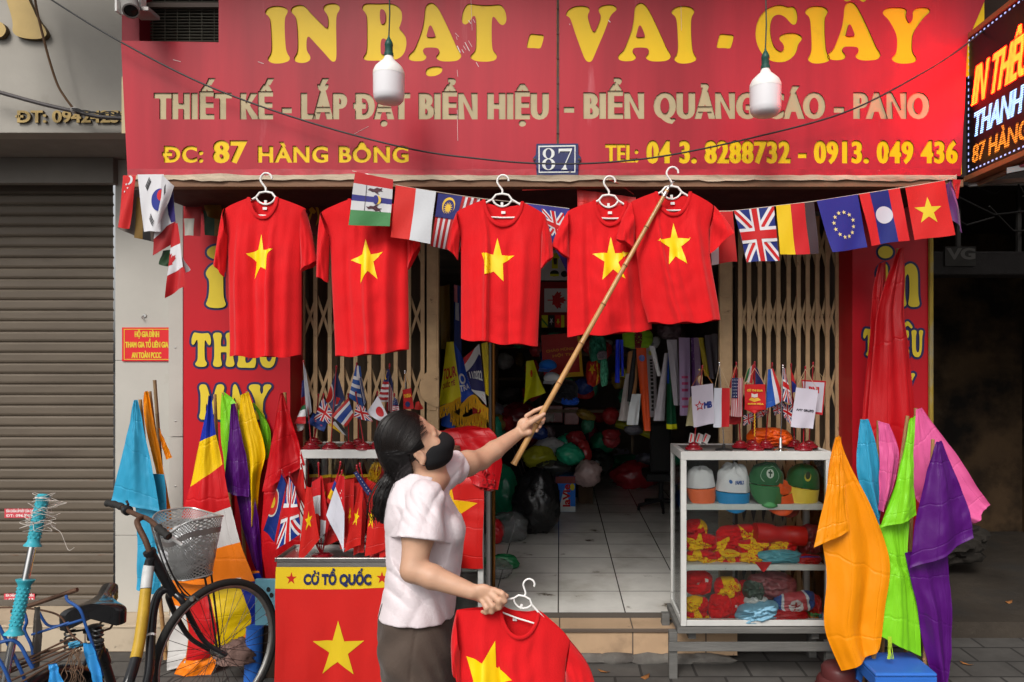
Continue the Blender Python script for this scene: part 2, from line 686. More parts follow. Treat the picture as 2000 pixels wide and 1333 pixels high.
FLOOR_T = tiled('white floor tiles', (.80, .775, .72), .40, .40, .004, (.085, .075, .065), .22, .0042, .18, [((.46, .42, .36), .52, .80, 2.5), ((.11, .085, .06), .64, .72, 5)])
PAVE_T = tiled('dark grey paving', (.105, .098, .09), .30, .20, .006, (.035, .032, .03), .75, .008, .35, [((.07, .065, .06), .5, .72, 5), ((.3, .28, .26), .70, .78, 40)], off=.5)
# ---------------------------------------------------------------- ground
g = MB(); g.add([(-90, -90, -.14), (90, -90, -.14), (90, 90, -.14), (-90, 90, -.14)], [(0, 1, 2, 3)])
struct(g.build('street', mat('asphalt', (.05, .049, .048), .9, var=.3, vs=3, bump=.5, bs=60), origin=(0, 0, 0)))
g = MB(); g.box(-12, 12, 1.4, 9, -.13, 0)
struct(g.build('pavement', PAVE_T, origin=(0, 0, 0)))
g = MB(); g.box(-1.9, 2.12, 4.38, 10.6, .01, .217)
struct(g.build('shop_floor', FLOOR_T, origin=(.0 - .008 + .0, 4.38, 0)))
# tiled doorstep of the shop
t = thing('doorstep', 'tan tiled doorstep with a chipped front edge under the shop opening', 'step', (0, 4.2, 0))
g = MB(); g.box(-1.55, 1.02, 4.2, 4.378, .165, .187); g.build('tread', tiled('tan tread', (.56, .385, .245), .42, 3, .004, (.12, .09, .07), .4, .004, .2, [((.28, .19, .12), .56, .8, 5), ((.09, .07, .055), .69, .74, 12)]), t, bevel=.003)
g = MB(); g.box(-1.55, 1.02, 4.212, 4.37, .03, .163); g.build('riser', tiled('tan riser', (.58, .39, .24), .42, 3, .004, (.12, .09, .07), .4, .004, .2, [((.28, .19, .12), .56, .8, 5), ((.09, .07, .055), .69, .74, 12)], plane='xz'), t)
g = MB()
for k in range(14):
 random.seed(k)
 x = -1.5 + k * .18 + random.uniform(0, .05)
 blob(g, (x, 4.2, .012), (.12, .035, .03), k, .3, .25, 2)
g.build('mortar_footing', CONC, t)
t = thing('tiled_base', 'cream tiled base under the white pillar and the neighbour shutter', 'step', (-2.8, 4.33, 0))
g = MB(); g.box(-4.8, -1.57, 4.33, 4.9, .0, .146); g.build('riser', tiled('cream riser', (.50, .41, .30), .50, 3, .004, (.16, .12, .09), .5, .006, .18, [((.22, .17, .12), .55, .8, 4), ((.07, .06, .05), .7, .76, 9)], plane='xz'), t, bevel=.004)
g = MB(); g.box(-4.8, -1.57, 4.322, 4.9, .147, .16); g.build('tread', CREAM_TILE, t, bevel=.003)
# alley on the right
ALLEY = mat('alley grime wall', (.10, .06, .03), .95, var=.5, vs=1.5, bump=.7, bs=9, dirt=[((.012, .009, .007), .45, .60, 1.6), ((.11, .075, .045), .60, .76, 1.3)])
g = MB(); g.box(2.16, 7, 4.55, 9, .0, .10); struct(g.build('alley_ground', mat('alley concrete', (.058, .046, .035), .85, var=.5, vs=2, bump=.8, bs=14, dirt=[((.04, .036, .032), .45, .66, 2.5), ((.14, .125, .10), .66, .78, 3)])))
g = MB(); g.box(2.17, 6, 4.95, 7.1, 2.9, 3.0); struct(g.build('alley_shade_roof', DARK))  # roof slab added over the alley to darken it
def wall(name, label, *bx, m=ALLEY):
 g = MB(); g.box(*bx)
 return tag(g.build(name, m), label, 'wall')
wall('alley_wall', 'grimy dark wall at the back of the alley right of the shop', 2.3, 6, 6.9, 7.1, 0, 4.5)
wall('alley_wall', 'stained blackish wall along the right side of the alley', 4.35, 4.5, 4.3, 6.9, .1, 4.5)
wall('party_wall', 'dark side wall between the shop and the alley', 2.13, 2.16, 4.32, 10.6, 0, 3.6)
g = MB(); g.box(2.18, 4.34, 4.7, 4.9, 2.27, 2.42); tag(g.build('lintel_beam', mat('sooty beam', (.035, .03, .028), .9, var=.3, bump=.4), bevel=.01), 'sooty beam across the top of the dark alley', 'beam')
t = thing('hanging_board', 'small dark board with pale letters VG hung under the alley beam', 'sign', P(1880, 510, 4.69))
g = MB(); q = P(1846, 520, 4.68); r = P(1906, 482, 4.68); g.box(q.x, r.x, 4.68, 4.70, q.z, r.z); g.build('board', mat('old board', (.05, .045, .04), .8, var=.4), t)
s = Sheet(); L = [x for c in text_loops('VG', 1850, 1905, -506, 20, 2, 1) for x in c]
for tr, k in tris_of(L):
 s.add([P(p[0], -p[1], 4.677) for p in tr], [(0, 1, 2)])
s.build('lettering', mat('dull white', (.12, .11, .10), .8), t)
g = MB()
for k in range(7):
 random.seed(50 + k)
 a = P(1815 + random.uniform(0, 190), 350 + random.uniform(0, 60), 4.6 + random.uniform(0, .6))
 b = a + V((random.uniform(.2, .6), random.uniform(-.1, .3), random.uniform(-.35, .1)))
 g.tube([a, a.lerp(b, .5) + V((0, 0, -.08)), b], .006, 6)
for k in range(4):
 x = 2.35 + k * .42
 g.bar((x, 5.1, 2.3), (x, 5.1, 3.3), .025)
tag(g.build('cable_tangle', mat('sooty cable', (.03, .027, .025), .8)), 'tangle of sooty cables and bars high in the dark alley', 'cables')
g = MB(); blob(g, P(1845, 1055, 5.6), (.22, .2, .14), 4, .3, .3, 4, fl=.1); tag(g.build('rubble_sack', mat('dusty sack', (.03, .025, .02), .9, var=.4, bump=.4)), 'dusty slumped sack on the alley ground behind the pink flag', 'sack')
for k, (px, py, YY) in enumerate(((1888, 1296, 4.15), (1970, 1215, 4.9), (1180, 1312, 4.05), (1260, 1322, 3.98))):
 p = P(px, py, YY)
 z = .102 if p.y > 4.55 else .003
 g = MB()
 random.seed(k)
 a = random.uniform(0, 3)
 pts = [(p.x + .035 * math.cos(a) * x - .016 * math.sin(a) * y, p.y + .035 * math.sin(a) * x + .016 * math.cos(a) * y, z + .012 * (x * x) + .004 * y) for x, y in ((-1, 0), (-.4, -.8), (.5, -.7), (1.1, 0), (.5, .8), (-.5, .7))]
 g.add(pts, [tuple(range(6))], 0, True)
 tag(g.build('dry_leaf', mat('dry leaf', (.32, .13, .04), .8, var=.3, vs=40), solid=.001), ['curled brown leaf on the ground beside the purple flag', 'dry leaf lying further back on the alley concrete', 'pale scrap of leaf on the paving before the doorstep', 'brown leaf scrap beside the legs of the grey bench'][k], 'leaf')
# ---------------------------------------------------------------- inside of the shop
INW = mat('dim shop wall', (.26, .21, .18), .9, var=.4, vs=2)  # wall colour raised to stand in for light inside the shop
wall('shop_back_wall', 'dim back wall inside the shop behind the goods', -1.9, 2.1, 10.4, 10.6, .217, 3.0, m=INW)
wall('shop_side_wall', 'dim inner side wall on the left of the shop behind the folded gate', -1.9, -1.62, 4.62, 10.4, .217, 3.0, m=INW)
wall('shop_side_wall', 'dim inner side wall on the right of the shop behind the sashes', 1.78, 2.12, 4.62, 10.4, .217, 3.0, m=INW)
g = MB(); g.box(-1.9, 2.12, 4.2, 10.6, 2.66, 2.8); struct(g.build('ceiling', INW))
# ---------------------------------------------------------------- neighbour house on the left
SY = 4.68
t = thing('roller_shutter', 'closed taupe roller shutter of the neighbour house on the left', 'shutter', (-3.6, SY, .16))
g = MB()
pitch, zb = .0672, .16
prof = [(0, 0), (.006, -.006), (.016, -.010), (.052, -.010), (.060, -.005), (.064, .004)]
pts = []
n = 41
for k in range(n):
 for h, d in prof:
  pts.append((d, zb + k * pitch + h))
vs, fs = [], []
for x in (-5.2, -2.842):
 vs += [(x, SY + d, z) for d, z in pts]
m_ = len(pts)
for i in range(m_ - 1):
 fs.append((i, m_ + i, m_ + i + 1, i + 1))
g.add(vs, fs, 0, False)
g.build('slats', SHUT, t)
g = MB(); g.box(-5.2, -2.842, SY - .02, SY + .03, .161, .20); g.build('bottom_rail', mat('dark taupe', (.13, .11, .09), .6, var=.3), t, bevel=.003)
STK_R = mat('sticker red', (.55, .06, .08), .6)
for nm, lab, x0, y0, x1, y1, lines in (('sticker', 'upper pink and red advert sticker on the left shutter', 9, 994, 72, 1012, ['SỬA CHỮA LẮP ĐẶT CỬA CUỐN', 'ĐT: 096.74.99']), ('sticker', 'lower red phone sticker on the left shutter', 8, 1160, 68, 1175, ['SỬA CHỮA LẮP ĐẶT CỬA CUỐN', '☎: 037     23'])):
 tt = tag(bpy.data.objects.new(nm, None), lab, 'sticker', 'advert stickers on the shutter')
 COL.objects.link(tt)
 Y = SY - .0125
 tt.location = P((x0 + x1) / 2, y1, Y)
 a, b = P(x0, y1, Y), P(x1, y0, Y)
 g = MB(); g.box(a.x, b.x, Y - .001, Y + .0015, a.z, b.z); g.build('paper', STK_R, tt)
 s = Sheet()
 hh = (y1 - y0) / 2
 for k, tx in enumerate(lines):
  for c in text_loops(tx.replace('☎', ''), x0 + 3, x1 - 3, -(y0 + hh * (k + 1) - 2), hh * .55, .15, .1):
   for tr, kk in tris_of(c):
    s.add([P(p[0], -p[1], Y - .0018 - .0002 * kk) for p in tr], [(0, 1, 2)])
 s.build('lettering', WPRINT, tt)
t = thing('fascia', 'grey painted shop fascia of the neighbour house with gold lettering', 'fascia', (-3.4, 4.0, 2.96))
g = MB(); g.box(-5.4, P(258, 0, 4.0).x, 4.0, 4.12, 2.965, 4.6); g.build('board', GREY_PAINT, t, bevel=.003)
g = MB(); g.box(-5.4, -2.3, 4.12, 4.7, 2.967, 3.02); g.build('soffit', mat('grey soffit', (.27, .25, .225), .8, var=.15), t)
a, b = P(-60, 358, 4.5), P(221, 310, 4.5)
g = MB(); g.box(-5.4, b.x, 4.5, 4.56, a.z, 2.966); g.build('header_panel', mat('grey header', (.24,.22,.195), .6, var=.15, vs=3), t, bevel=.003)
GOLD = mat('gold letter face', (.50, .35, .13), .45, var=.15, vs=6)
GOLD_S = mat('gold letter edge', (.10, .065, .03), .6)
def relief(loops, Y, depth, name, ms, parent, sgn=-1, px=True):
 """raised letters standing depth proud of the plane Y; outlines in photo pixels with y up"""
 g = MB()
 for L in loops:
  for gr in groups_of(L):
   for tr, k in tris_of(gr):
    g.add([P(p[0], -p[1], Y - depth) for p in tr], [(0, 1, 2)], 0)
   for q in gr:
    n = len(q)
    vs = [P(p[0], -p[1], Y - depth) for p in q] + [P(p[0], -p[1], Y - depth) + V((0, depth - .001, 0)) for p in q]
    g.add(vs, [(i, (i + 1) % n, n + (i + 1) % n, n + i) for i in range(n)], 1)
 return g.build(name, ms, parent)
big = [[(x / 3.333, -y / 3.333) for x, y in chaikin([(38, -60), (40, 0), (70, 90), (85, 160), (78, 205), (110, 240), (200, 257), (280, 252), (308, 225), (290, 180), (240, 120), (215, 60), (185, 0), (160, -60)], 2)][::-1],
       [(x / 3.333, -y / 3.333) for x, y in chaikin([(-60, 140), (0, 140), (30, 165), (42, 200), (20, 235), (0, 245), (-60, 245)], 2)][::-1]]
relief([[b] for b in big], 3.998, .03, 'big_letters', [GOLD, GOLD_S], t)
relief(text_loops('ĐT: 0942425868', 30, 290, -239, 22, 1.2, .8), 3.998, .014, 'phone_number', [GOLD, GOLD_S], t)
t = thing('pillar', 'white clad pillar between the left shutter and the red panel', 'pillar', (-2.5, 4.55, .16))
a, b = P(225, 1191, 4.55), P(337, 300, 4.55)
zt = 2.966
for z0, z1 in ((.161, .635), (.638, 1.72), (1.723, zt)):
 g = MB(); g.box(a.x, b.x, 4.55, 4.75, z0, z1); g.build('cladding_panel', WHITE_COL, t, bevel=.002)
g = MB(); g.box(b.x + .002, P(357, 0, 4.5).x, 4.5, 4.72, .161, 1.25); g.box(b.x + .002, P(357, 0, 4.5).x, 4.5, 4.72, 1.255, zt)
for z in (.5, .95, 1.35, 1.8):
 g.lathe([(.006, 0), (.005, .003), (0, .003)], ((b.x + P(357, 0, 4.5).x) / 2, 4.4995, z), 10, 1, (0, -1, 0))
g.build('edge_channel', [WHITE_COL, STEEL], t, bevel=.002)
t = thing('notice_plate', 'small red notice plate with yellow writing on the white pillar', 'sign', P(287, 705, 4.545))
a, b = P(239, 706, 4.545), P(335, 640, 4.545)
g = MB(); g.box(a.x, b.x, 4.54, 4.549, a.z, b.z); g.build('plate', RPRINT, t, bevel=.001)
s = Sheet()
for lp in ([rect(242, -703, 332, -643), rect(243.2, -701.8, 330.8, -644.2)],):
 for tr, k in tris_of(lp):
  s.add([P(p[0], -p[1], 4.539) for p in tr], [(0, 1, 2)])
for tx, x0, x1, y in (('HỘ GIA ĐÌNH', 263, 311, 658.5), ('THAM GIA TỔ LIÊN GIA', 244.5, 329, 679), ('AN TOÀN PCCC', 257, 315, 699.5)):
 for c in text_loops(tx, x0, x1, -y, 10.5, .55, .35):
  for tr, k in tris_of(c):
   s.add([P(p[0], -p[1], 4.5388 - .0003 * k) for p in tr], [(0, 1, 2)])
s.build('lettering', YPRINT, t)
t = thing('wall_hook', 'small metal hook on the white pillar above the notice', 'hook', P(282, 617, 4.545))
g = MB(); p = P(283, 617, 4.548); g.lathe([(.012, 0), (.01, .006), (0, .006)], p, 12, 0, (0, -1, 0)); g.tube([p + V((-.006, -.006, 0)), p + V((-.014, -.012, -.012)), p + V((-.006, -.02, -.02)), p + V((0, -.02, -.008))], .003, 6); g.build('hook', STEEL, t)
# ---------------------------------------------------------------- tall printed panels either side of the opening
def gl(pts, n=2, s=1):
 return chaikin(pts, n)
COOP = {
 'I': ([[(115, 150), (160, 95), (260, 75), (370, 90), (420, 140), (405, 180), (375, 230), (372, 400), (385, 620), (405, 700), (445, 750), (430, 800), (330, 830), (220, 830), (165, 800), (145, 765), (185, 710), (203, 640), (195, 420), (185, 270), (165, 215), (120, 180)]]),
 'N': ([[(450, 130), (480, 85), (560, 62), (630, 75), (700, 160), (800, 260), (905, 365), (932, 365), (940, 320), (935, 220), (915, 175), (870, 120), (890, 65), (970, 42), (1060, 50), (1093, 100), (1085, 140), (1050, 190), (1042, 300), (1045, 500), (1048, 760), (1030, 805), (985, 805), (930, 740), (830, 630), (720, 510), (685, 472), (660, 500), (655, 600), (662, 670), (710, 735), (705, 790), (640, 822), (560, 822), (505, 800), (490, 755), (530, 700), (543, 620), (540, 420), (525, 270), (510, 210), (460, 165)]]),
 'B': ([[(1380, 100), (1400, 55), (1460, 45), (1600, 50), (1720, 42), (1830, 65), (1895, 140), (1905, 240), (1880, 330), (1858, 370), (1900, 410), (1950, 480), (1962, 570), (1940, 680), (1880, 755), (1780, 790), (1600, 792), (1450, 793), (1400, 775), (1395, 740), (1435, 690), (1445, 600), (1445, 400), (1442, 230), (1425, 165), (1385, 130)],
  [(1610, 140), (1635, 115), (1675, 140), (1692, 200), (1685, 290), (1650, 325), (1615, 300)], [(1622, 530), (1655, 497), (1700, 520), (1735, 590), (1735, 670), (1700, 712), (1640, 712), (1620, 690)]]),
 'A': ([[(330, 130), (350, 65), (410, 32), (470, 60), (520, 130), (600, 290), (700, 510), (750, 630), (800, 700), (808, 745), (760, 795), (640, 805), (540, 800), (485, 770), (475, 735), (515, 700), (520, 650), (490, 625), (400, 620), (330, 625), (305, 655), (312, 690), (350, 725), (350, 765), (310, 795), (220, 802), (140, 790), (112, 750), (130, 705), (190, 660), (230, 570), (300, 380), (325, 230)],
  [(360, 440), (385, 345), (403, 330), (425, 350), (468, 460), (465, 485), (370, 488), (350, 475)]]),
 '.': ([[(340, 930), (360, 890), (440, 865), (540, 868), (562, 900), (550, 950), (480, 990), (390, 1000), (345, 975)]]),
 'T': ([[(810, 240), (825, 150), (870, 65), (910, 45), (1000, 62), (1150, 72), (1260, 62), (1320, 60), (1370, 120), (1395, 210), (1390, 300), (1345, 335), (1300, 310), (1250, 235), (1220, 215), (1205, 250), (1200, 400), (1205, 620), (1225, 670), (1270, 715), (1268, 770), (1210, 800), (1110, 808), (1000, 800), (930, 765), (922, 725), (985, 670), (998, 600), (1000, 420), (998, 260), (985, 210), (960, 212), (930, 260), (880, 320), (840, 320), (815, 290)]]),
 '-': ([[(1655, 610), (1690, 460), (1715, 438), (1800, 450), (1870, 452), (1885, 480), (1850, 610), (1830, 637), (1750, 628), (1670, 630)]]),
 'V': ([[(100, 190), (130, 125), (220, 80), (340, 75), (405, 100), (412, 150), (382, 200), (400, 280), (440, 390), (465, 422), (490, 400), (540, 280), (560, 200), (525, 150), (530, 95), (600, 65), (700, 58), (760, 90), (765, 135), (700, 180), (660, 260), (600, 430), (520, 610), (460, 760), (430, 808), (390, 810), (350, 780), (300, 650), (220, 430), (170, 270), (145, 225), (105, 205)]]),
 'G': ([[(130, 330), (160, 190), (240, 95), (350, 50), (420, 55), (470, 75), (520, 62), (555, 100), (570, 170), (560, 240), (525, 262), (490, 235), (440, 175), (380, 148), (320, 165), (290, 230), (285, 330), (310, 450), (350, 510), (400, 535), (432, 500), (420, 450), (375, 410), (385, 365), (450, 340), (550, 340), (610, 370), (618, 405), (575, 450), (560, 530), (520, 590), (450, 635), (370, 645), (280, 625), (200, 560), (145, 450)]]),
 'Y': ([[(1440, 130), (1470, 85), (1560, 75), (1660, 80), (1695, 110), (1680, 160), (1695, 210), (1715, 240), (1745, 215), (1755, 170), (1748, 120), (1790, 80), (1870, 75), (1925, 90), (1932, 125), (1880, 165), (1820, 240), (1755, 340), (1745, 430), (1745, 520), (1765, 565), (1795, 600), (1780, 640), (1700, 657), (1600, 655), (1540, 625), (1535, 590), (1580, 555), (1592, 480), (1590, 370), (1550, 280), (1500, 200), (1450, 155)]]),
 'H': ([[(0, 8), (8, 0), (34, 0), (42, 8), (38, 18), (36, 25), (36, 38), (38, 41), (60, 41), (62, 38), (62, 25), (60, 18), (56, 8), (64, 0), (90, 0), (98, 8), (94, 18), (91, 28), (91, 72), (94, 82), (98, 92), (90, 100), (64, 100), (56, 92), (60, 82), (62, 75), (62, 60), (60, 57), (38, 57), (36, 60), (36, 75), (38, 82), (42, 92), (34, 100), (8, 100), (0, 92), (4, 82), (7, 72), (7, 28), (4, 18)]]),
 'E': ([[(0, 8), (8, 0), (40, 0), (70, -1), (78, 3), (80, 20), (74, 30), (66, 28), (58, 18), (48, 14), (38, 14), (36, 20), (36, 38), (40, 41), (50, 38), (56, 33), (60, 38), (60, 62), (55, 67), (50, 60), (42, 56), (37, 58), (36, 64), (36, 82), (40, 86), (52, 85), (62, 78), (70, 68), (78, 68), (82, 76), (79, 96), (72, 101), (40, 100), (8, 100), (0, 92), (5, 82), (7, 72), (7, 28), (5, 18)]]),
 'U': ([[(0, 8), (8, 0), (36, 0), (43, 8), (38, 18), (36, 26), (36, 66), (40, 80), (50, 85), (60, 80), (64, 66), (64, 26), (62, 18), (58, 8), (65, 0), (86, 0), (93, 8), (88, 18), (84, 28), (83, 68), (76, 90), (60, 101), (40, 102), (20, 97), (9, 84), (6, 66), (6, 28), (4, 18)]]),
 'M': ([[(0, 8), (8, 0), (30, 0), (38, 8), (55, 50), (60, 52), (76, 8), (84, 0), (106, 0), (114, 8), (110, 20), (108, 30), (108, 72), (111, 82), (114, 92), (106, 100), (84, 100), (76, 92), (80, 80), (81, 60), (79, 52), (74, 60), (64, 90), (57, 95), (50, 90), (37, 58), (33, 54), (31, 60), (31, 78), (33, 86), (36, 93), (29, 100), (8, 100), (0, 92), (5, 82), (7, 72), (8, 30), (5, 20)]]),
 'i': ([[(0, 38), (12, 26), (30, 22), (40, 28), (41, 40), (41, 78), (44, 88), (48, 95), (40, 101), (10, 101), (0, 95), (4, 88), (8, 78), (9, 52), (2, 46)]]),
 'n': ([[(0, 34), (10, 24), (24, 22), (32, 30), (42, 23), (56, 21), (70, 28), (75, 42), (75, 78), (78, 90), (80, 97), (72, 101), (52, 101), (44, 96), (47, 88), (49, 76), (49, 48), (45, 40), (38, 44), (36, 54), (36, 78), (38, 88), (41, 96), (34, 101), (8, 101), (0, 95), (4, 88), (7, 78), (7, 48), (2, 42)]]),
 '^': ([[(0, 28), (6, 16), (26, 0), (40, 0), (60, 16), (66, 28), (58, 34), (46, 26), (33, 18), (20, 26), (8, 34)]]),
}
def coop(ch, x0, x1, y0, y1, n=2):
 """letter fitted into a box in photo pixels; returns loops with y up, outer loop anti-clockwise"""
 L = [chaikin(q, n) for q in COOP[ch]]
 xs, ys = [p[0] for p in L[0]], [p[1] for p in L[0]]
 a, b, c, d = min(xs), max(xs), min(ys), max(ys)
 out = []
 for k, q in enumerate(L):
  r = [(x0 + (p[0] - a) / (b - a) * (x1 - x0), -(y0 + (p[1] - c) / (d - c) * (y1 - y0))) for p in q]
  if (area(r) > 0) != (k == 0):
   r = r[::-1]
  out.append(r)
 return out
def flat_letters(layers, Y, name, ms, parent, step=.0012):
 s = MB()
 for li, (L, mi) in enumerate(layers):
  for tr, k in tris_of(L):
   s.add([P(p[0], -p[1], Y - step * (li + 1)) for p in tr], [(0, 1, 2)], mi)
 return s.build(name, ms, parent)
def printed_panel(x0, x1, letters, label, back):
 Y = 4.25
 t = thing('printed_panel', label, 'sign panel', P((x0 + x1) / 2, 1195, Y), 'tall red printed panels beside the opening')
 a, b = P(x0, 1195, Y), P(x1, 340, Y)
 g = MB(); g.box(a.x, b.x, Y, 4.46, .19, 2.62); g.build('board', RED_PANEL, t, bevel=.002)
 lay = []
 out, face = [], []
 for ch, bx in letters:
  L = circle((bx[0] + bx[1]) / 2, -(bx[2] + bx[3]) / 2, (bx[1] - bx[0]) / 2, (bx[3] - bx[2]) / 2)
  L = [L] if ch == 'o' else coop(ch, *bx)
  out.append([offset_loop(q, 4.5, 4.5) for q in L])
  face.append(L)
 for k, o in enumerate(out):
  lay.append((o, 0))
 s = MB()
 for k, o in enumerate(out):
  for tr, kk in tris_of(o):
   s.add([P(p[0], -p[1], Y - .0006 - .0003 * k) for p in tr], [(0, 1, 2)], 0)
 for o in face:
  for tr, kk in tris_of(o):
   s.add([P(p[0], -p[1], Y - .008) for p in tr], [(0, 1, 2)], 1)
 s.build('lettering', [NAVY, YPRINT], t)
 return t
printed_panel(358, 567, [('o', (404, 446, 480, 507)), ('i', (402, 441, 515, 602)), ('n', (452, 520, 515, 602)),
 ('T', (374, 412, 650, 717)), ('H', (416, 458, 650, 717)), ('E', (463, 500, 652, 719)), ('^', (466, 498, 628, 646)), ('U', (505, 543, 650, 719)),
 ('M', (389, 438, 751, 820)), ('A', (443, 480, 751, 820)), ('Y', (486, 530, 751, 820))], 'tall red panel with yellow letters IN THEU MAY left of the opening', 1)
printed_panel(1665, 1815, [('o', (1715, 1744, 481, 505)), ('i', (1712, 1738, 515, 600)), ('n', (1745, 1796, 515, 600)),
 ('T', (1686, 1714, 642, 697)), ('H', (1716, 1744, 642, 697)), ('E', (1748, 1776, 645, 699)), ('^', (1763, 1782, 628, 642)), ('U', (1780, 1803, 645, 698)),
 ('M', (1700, 1732, 729, 785)), ('A', (1734, 1760, 729, 785)), ('Y', (1762, 1787, 729, 785))], 'tall red panel with yellow letters behind the long red flag', 1)
t = thing('edge_strip', 'yellow taped pipe down the right edge of the red panel by the alley', 'pipe', P(1818, 1195, 4.24))
g = MB(); a = P(1818, 380, 4.24); g.tube([V((a.x, 4.24, z)) for z in (.1, .8, 1.5, 2.1, 2.6)], .014, 8)
g.build('pipe', mat('yellow wrapped pipe', (.42, .28, .04), .6, var=.5, vs=7, stretch=(1, 1, .5), bump=.5, bs=30, dirt=((.2, .2, .19), .5, .6, 3)), t)
# ---------------------------------------------------------------- folding scissor gates
def gate(name, label, x0, x1, stile_px, lock=None, pitch=.0775, hw=.0118, rows=(2.42, 1.99, 1.56, 1.13, .70, .34), GY=4.47):
 t = thing(name, label, 'gate', ((x0 + x1) / 2, GY, .22), 'folding scissor gates')
 n = max(2, round((x1 - x0) / pitch))
 xs = [x0 + (x1 - x0) * i / n for i in range(n + 1)]
 for k, x in enumerate(xs):
  g = MB()
  random.seed(k)
  w_ = hw
  j = random.uniform(-.004, .004)
  g.box(x - w_ + j, x + w_ + j, GY - .012, GY, .225, 2.6)
  for z in rows:
   g.lathe([(.006, 0), (.005, .004), (0, .0045)], (x + j, GY - .012, z - .12), 8, 0, (0, -1, 0))
  g.build('bar', GATE, t)
 for r, z in enumerate(rows):
  g = MB()
  for i in range(n):
   g.bar((xs[i], GY + .006, z - .125), (xs[i + 1], GY + .006, z + .125), .016, .004)
   g.bar((xs[i + 1], GY + .012, z - .125), (xs[i], GY + .012, z + .125), .016, .004)
  g.build('lattice', GATE, t)
 for sx0, sx1 in stile_px:
  g = MB(); g.box(sx0, sx1, GY - .03, GY + .01, .225, 2.6)
  g.box(sx0 + .012, sx1 - .012, GY - .034, GY - .03, .4, 1.3); g.box(sx0 + .012, sx1 - .012, GY - .034, GY - .03, 1.42, 2.0); g.box(sx0 + .012, sx1 - .012, GY - .034, GY - .03, 2.1, 2.55)
  g.build('stile', GATE, t, bevel=.003)
 g = MB(); g.box(x0, x1 - .02, GY + .10, GY + .115, .225, 2.6); g.build('back_board', mat('brown back board', (.075, .05, .03), .8, var=.5, vs=6, stretch=(2, 1, .3)), t)
 if lock:
  g = MB(); c = P(lock[0], lock[1], GY - .036)
  pts = [(c.x + lock[2] * math.cos(a), c.z + lock[2] * math.sin(a)) for a in [PI / 2 + PI * i / 20 for i in range(21)]]
  vs = [(x, GY - .04, z) for x, z in pts] + [(x, GY - .035, z) for x, z in pts]
  N = len(pts)
  g.add(vs, [tuple(range(N)), tuple(range(2 * N - 1, N - 1, -1))] + [(i, (i + 1) % N, N + (i + 1) % N, N + i) for i in range(N)])
  for dz in (-.06, .06):
   g.lathe([(.007, 0), (.006, .004), (0, .004)], (c.x - .02, GY - .04, c.z + dz), 8, 0, (0, -1, 0))
  g.build('lock_plate', GATE, t)
 return t
gate('scissor_gate', 'tan folding scissor gate pushed open behind the left cabinet', P(592, 0, 4.47).x, P(826, 0, 4.47).x, [(P(834, 0, 4.45).x, P(857, 0, 4.45).x)], (857, 757, .117))
gate('scissor_gate', 'tan folding scissor gate pushed open on the right beside the second red panel', P(1444, 0, 4.47).x, P(1634, 0, 4.47).x, [(P(1405, 0, 4.45).x, P(1430, 0, 4.45).x)], (1372, 742, .03), .058, .0122)
# ---------------------------------------------------------------- the big shop sign
SG = 3.55
t = thing('shop_sign', 'wide weathered red shop sign with yellow and cream cut-out lettering', 'shop sign', P(1060, 345, SG))
def cut_panel(outline, glyphs, name):
 loops_all = [q for L in glyphs for q in L]
 bbs = [(min(p[0] for q in L for p in q), max(p[0] for q in L for p in q), min(p[1] for q in L for p in q), max(p[1] for q in L for p in q), L) for L in glyphs]
 def keep(c):
  return inside(c, outline) and not any(x0 <= c[0] <= x1 and y0 <= c[1] <= y1 and winding(c, L) != 0 for x0, x1, y0, y1, L in bbs)
 g = MB()
 idx, vs, fs = {}, [], []
 for t3 in cdt([outline] + loops_all, keep):
  f = []
  for p in t3:
   key = (round(p[0], 3), round(p[1], 3))
   if key not in idx:
    idx[key] = len(vs); vs.append(P(p[0], -p[1], SG))
   f.append(idx[key])
  fs.append(f[::-1])
 g.add(vs, fs, 0)
 for L in [[outline]] + glyphs:
  for q in L:
   n = len(q)
   vs = [P(p[0], -p[1], SG) for p in q] + [P(p[0], -p[1], SG) + V((0, .0062, 0)) for p in q]
   fs = []
   for i in range(n):
    a, c = q[i], q[(i + 1) % n]
    l_ = math.hypot(c[0] - a[0], c[1] - a[1]) or 1
    mx, my, nx, ny = (a[0] + c[0]) / 2, (a[1] + c[1]) / 2, (c[1] - a[1]) / l_ * .12, -(c[0] - a[0]) / l_ * .12
    if len(L) > 1 and winding((mx + nx, my + ny), L) and winding((mx - nx, my - ny), L):
     continue
    fs.append((i, n + i, n + (i + 1) % n, (i + 1) % n))
   g.add(vs, fs, 1)
 return g.build(name, [RED_SIGN, SIGN_EDGE], t)
k1 = 300 / 2000
def cz(ch, off, k=k1):
 L = [chaikin([(off + x * k, -y * k) for x, y in q], 2) for q in COOP[ch]]
 return [q if (area(q) > 0) == (i == 0) else q[::-1] for i, q in enumerate(L)]
def shift(L, dx, dy=0):
 return [[(p[0] + dx, p[1] + dy) for p in q] for q in L]
line1 = [cz('I', 500), cz('N', 500), cz('B', 500), cz('A', 780), cz('T', 780), cz('-', 780), cz('.', 780)]
t_s, t_ox, t_oy = .0, 3.6, 2.2
line2 = text_loops('THIẾT KẾ - LẮP ĐẠT BIỂN HIỆU', 300, 1072, -231, 47, 4.3, 2.5, gap=.075)
line3 = text_loops('ĐC:', 316, 397, -316, 29, 2.4, 2.0, gap=.06) + text_loops('87', 415, 482, -316, 39, 3.8, 2.6, gap=.05) + text_loops('HÀNG BÔNG', 503, 798, -316, 29, 2.2, 2.0, gap=.06)
cut_panel([(249, -343), (425.5, -343), (700, -343), (1087, -343), (1087, 75), (427, 75), (427, -83), (236, -80)], line1 + line2 + line3, 'sign_panel')
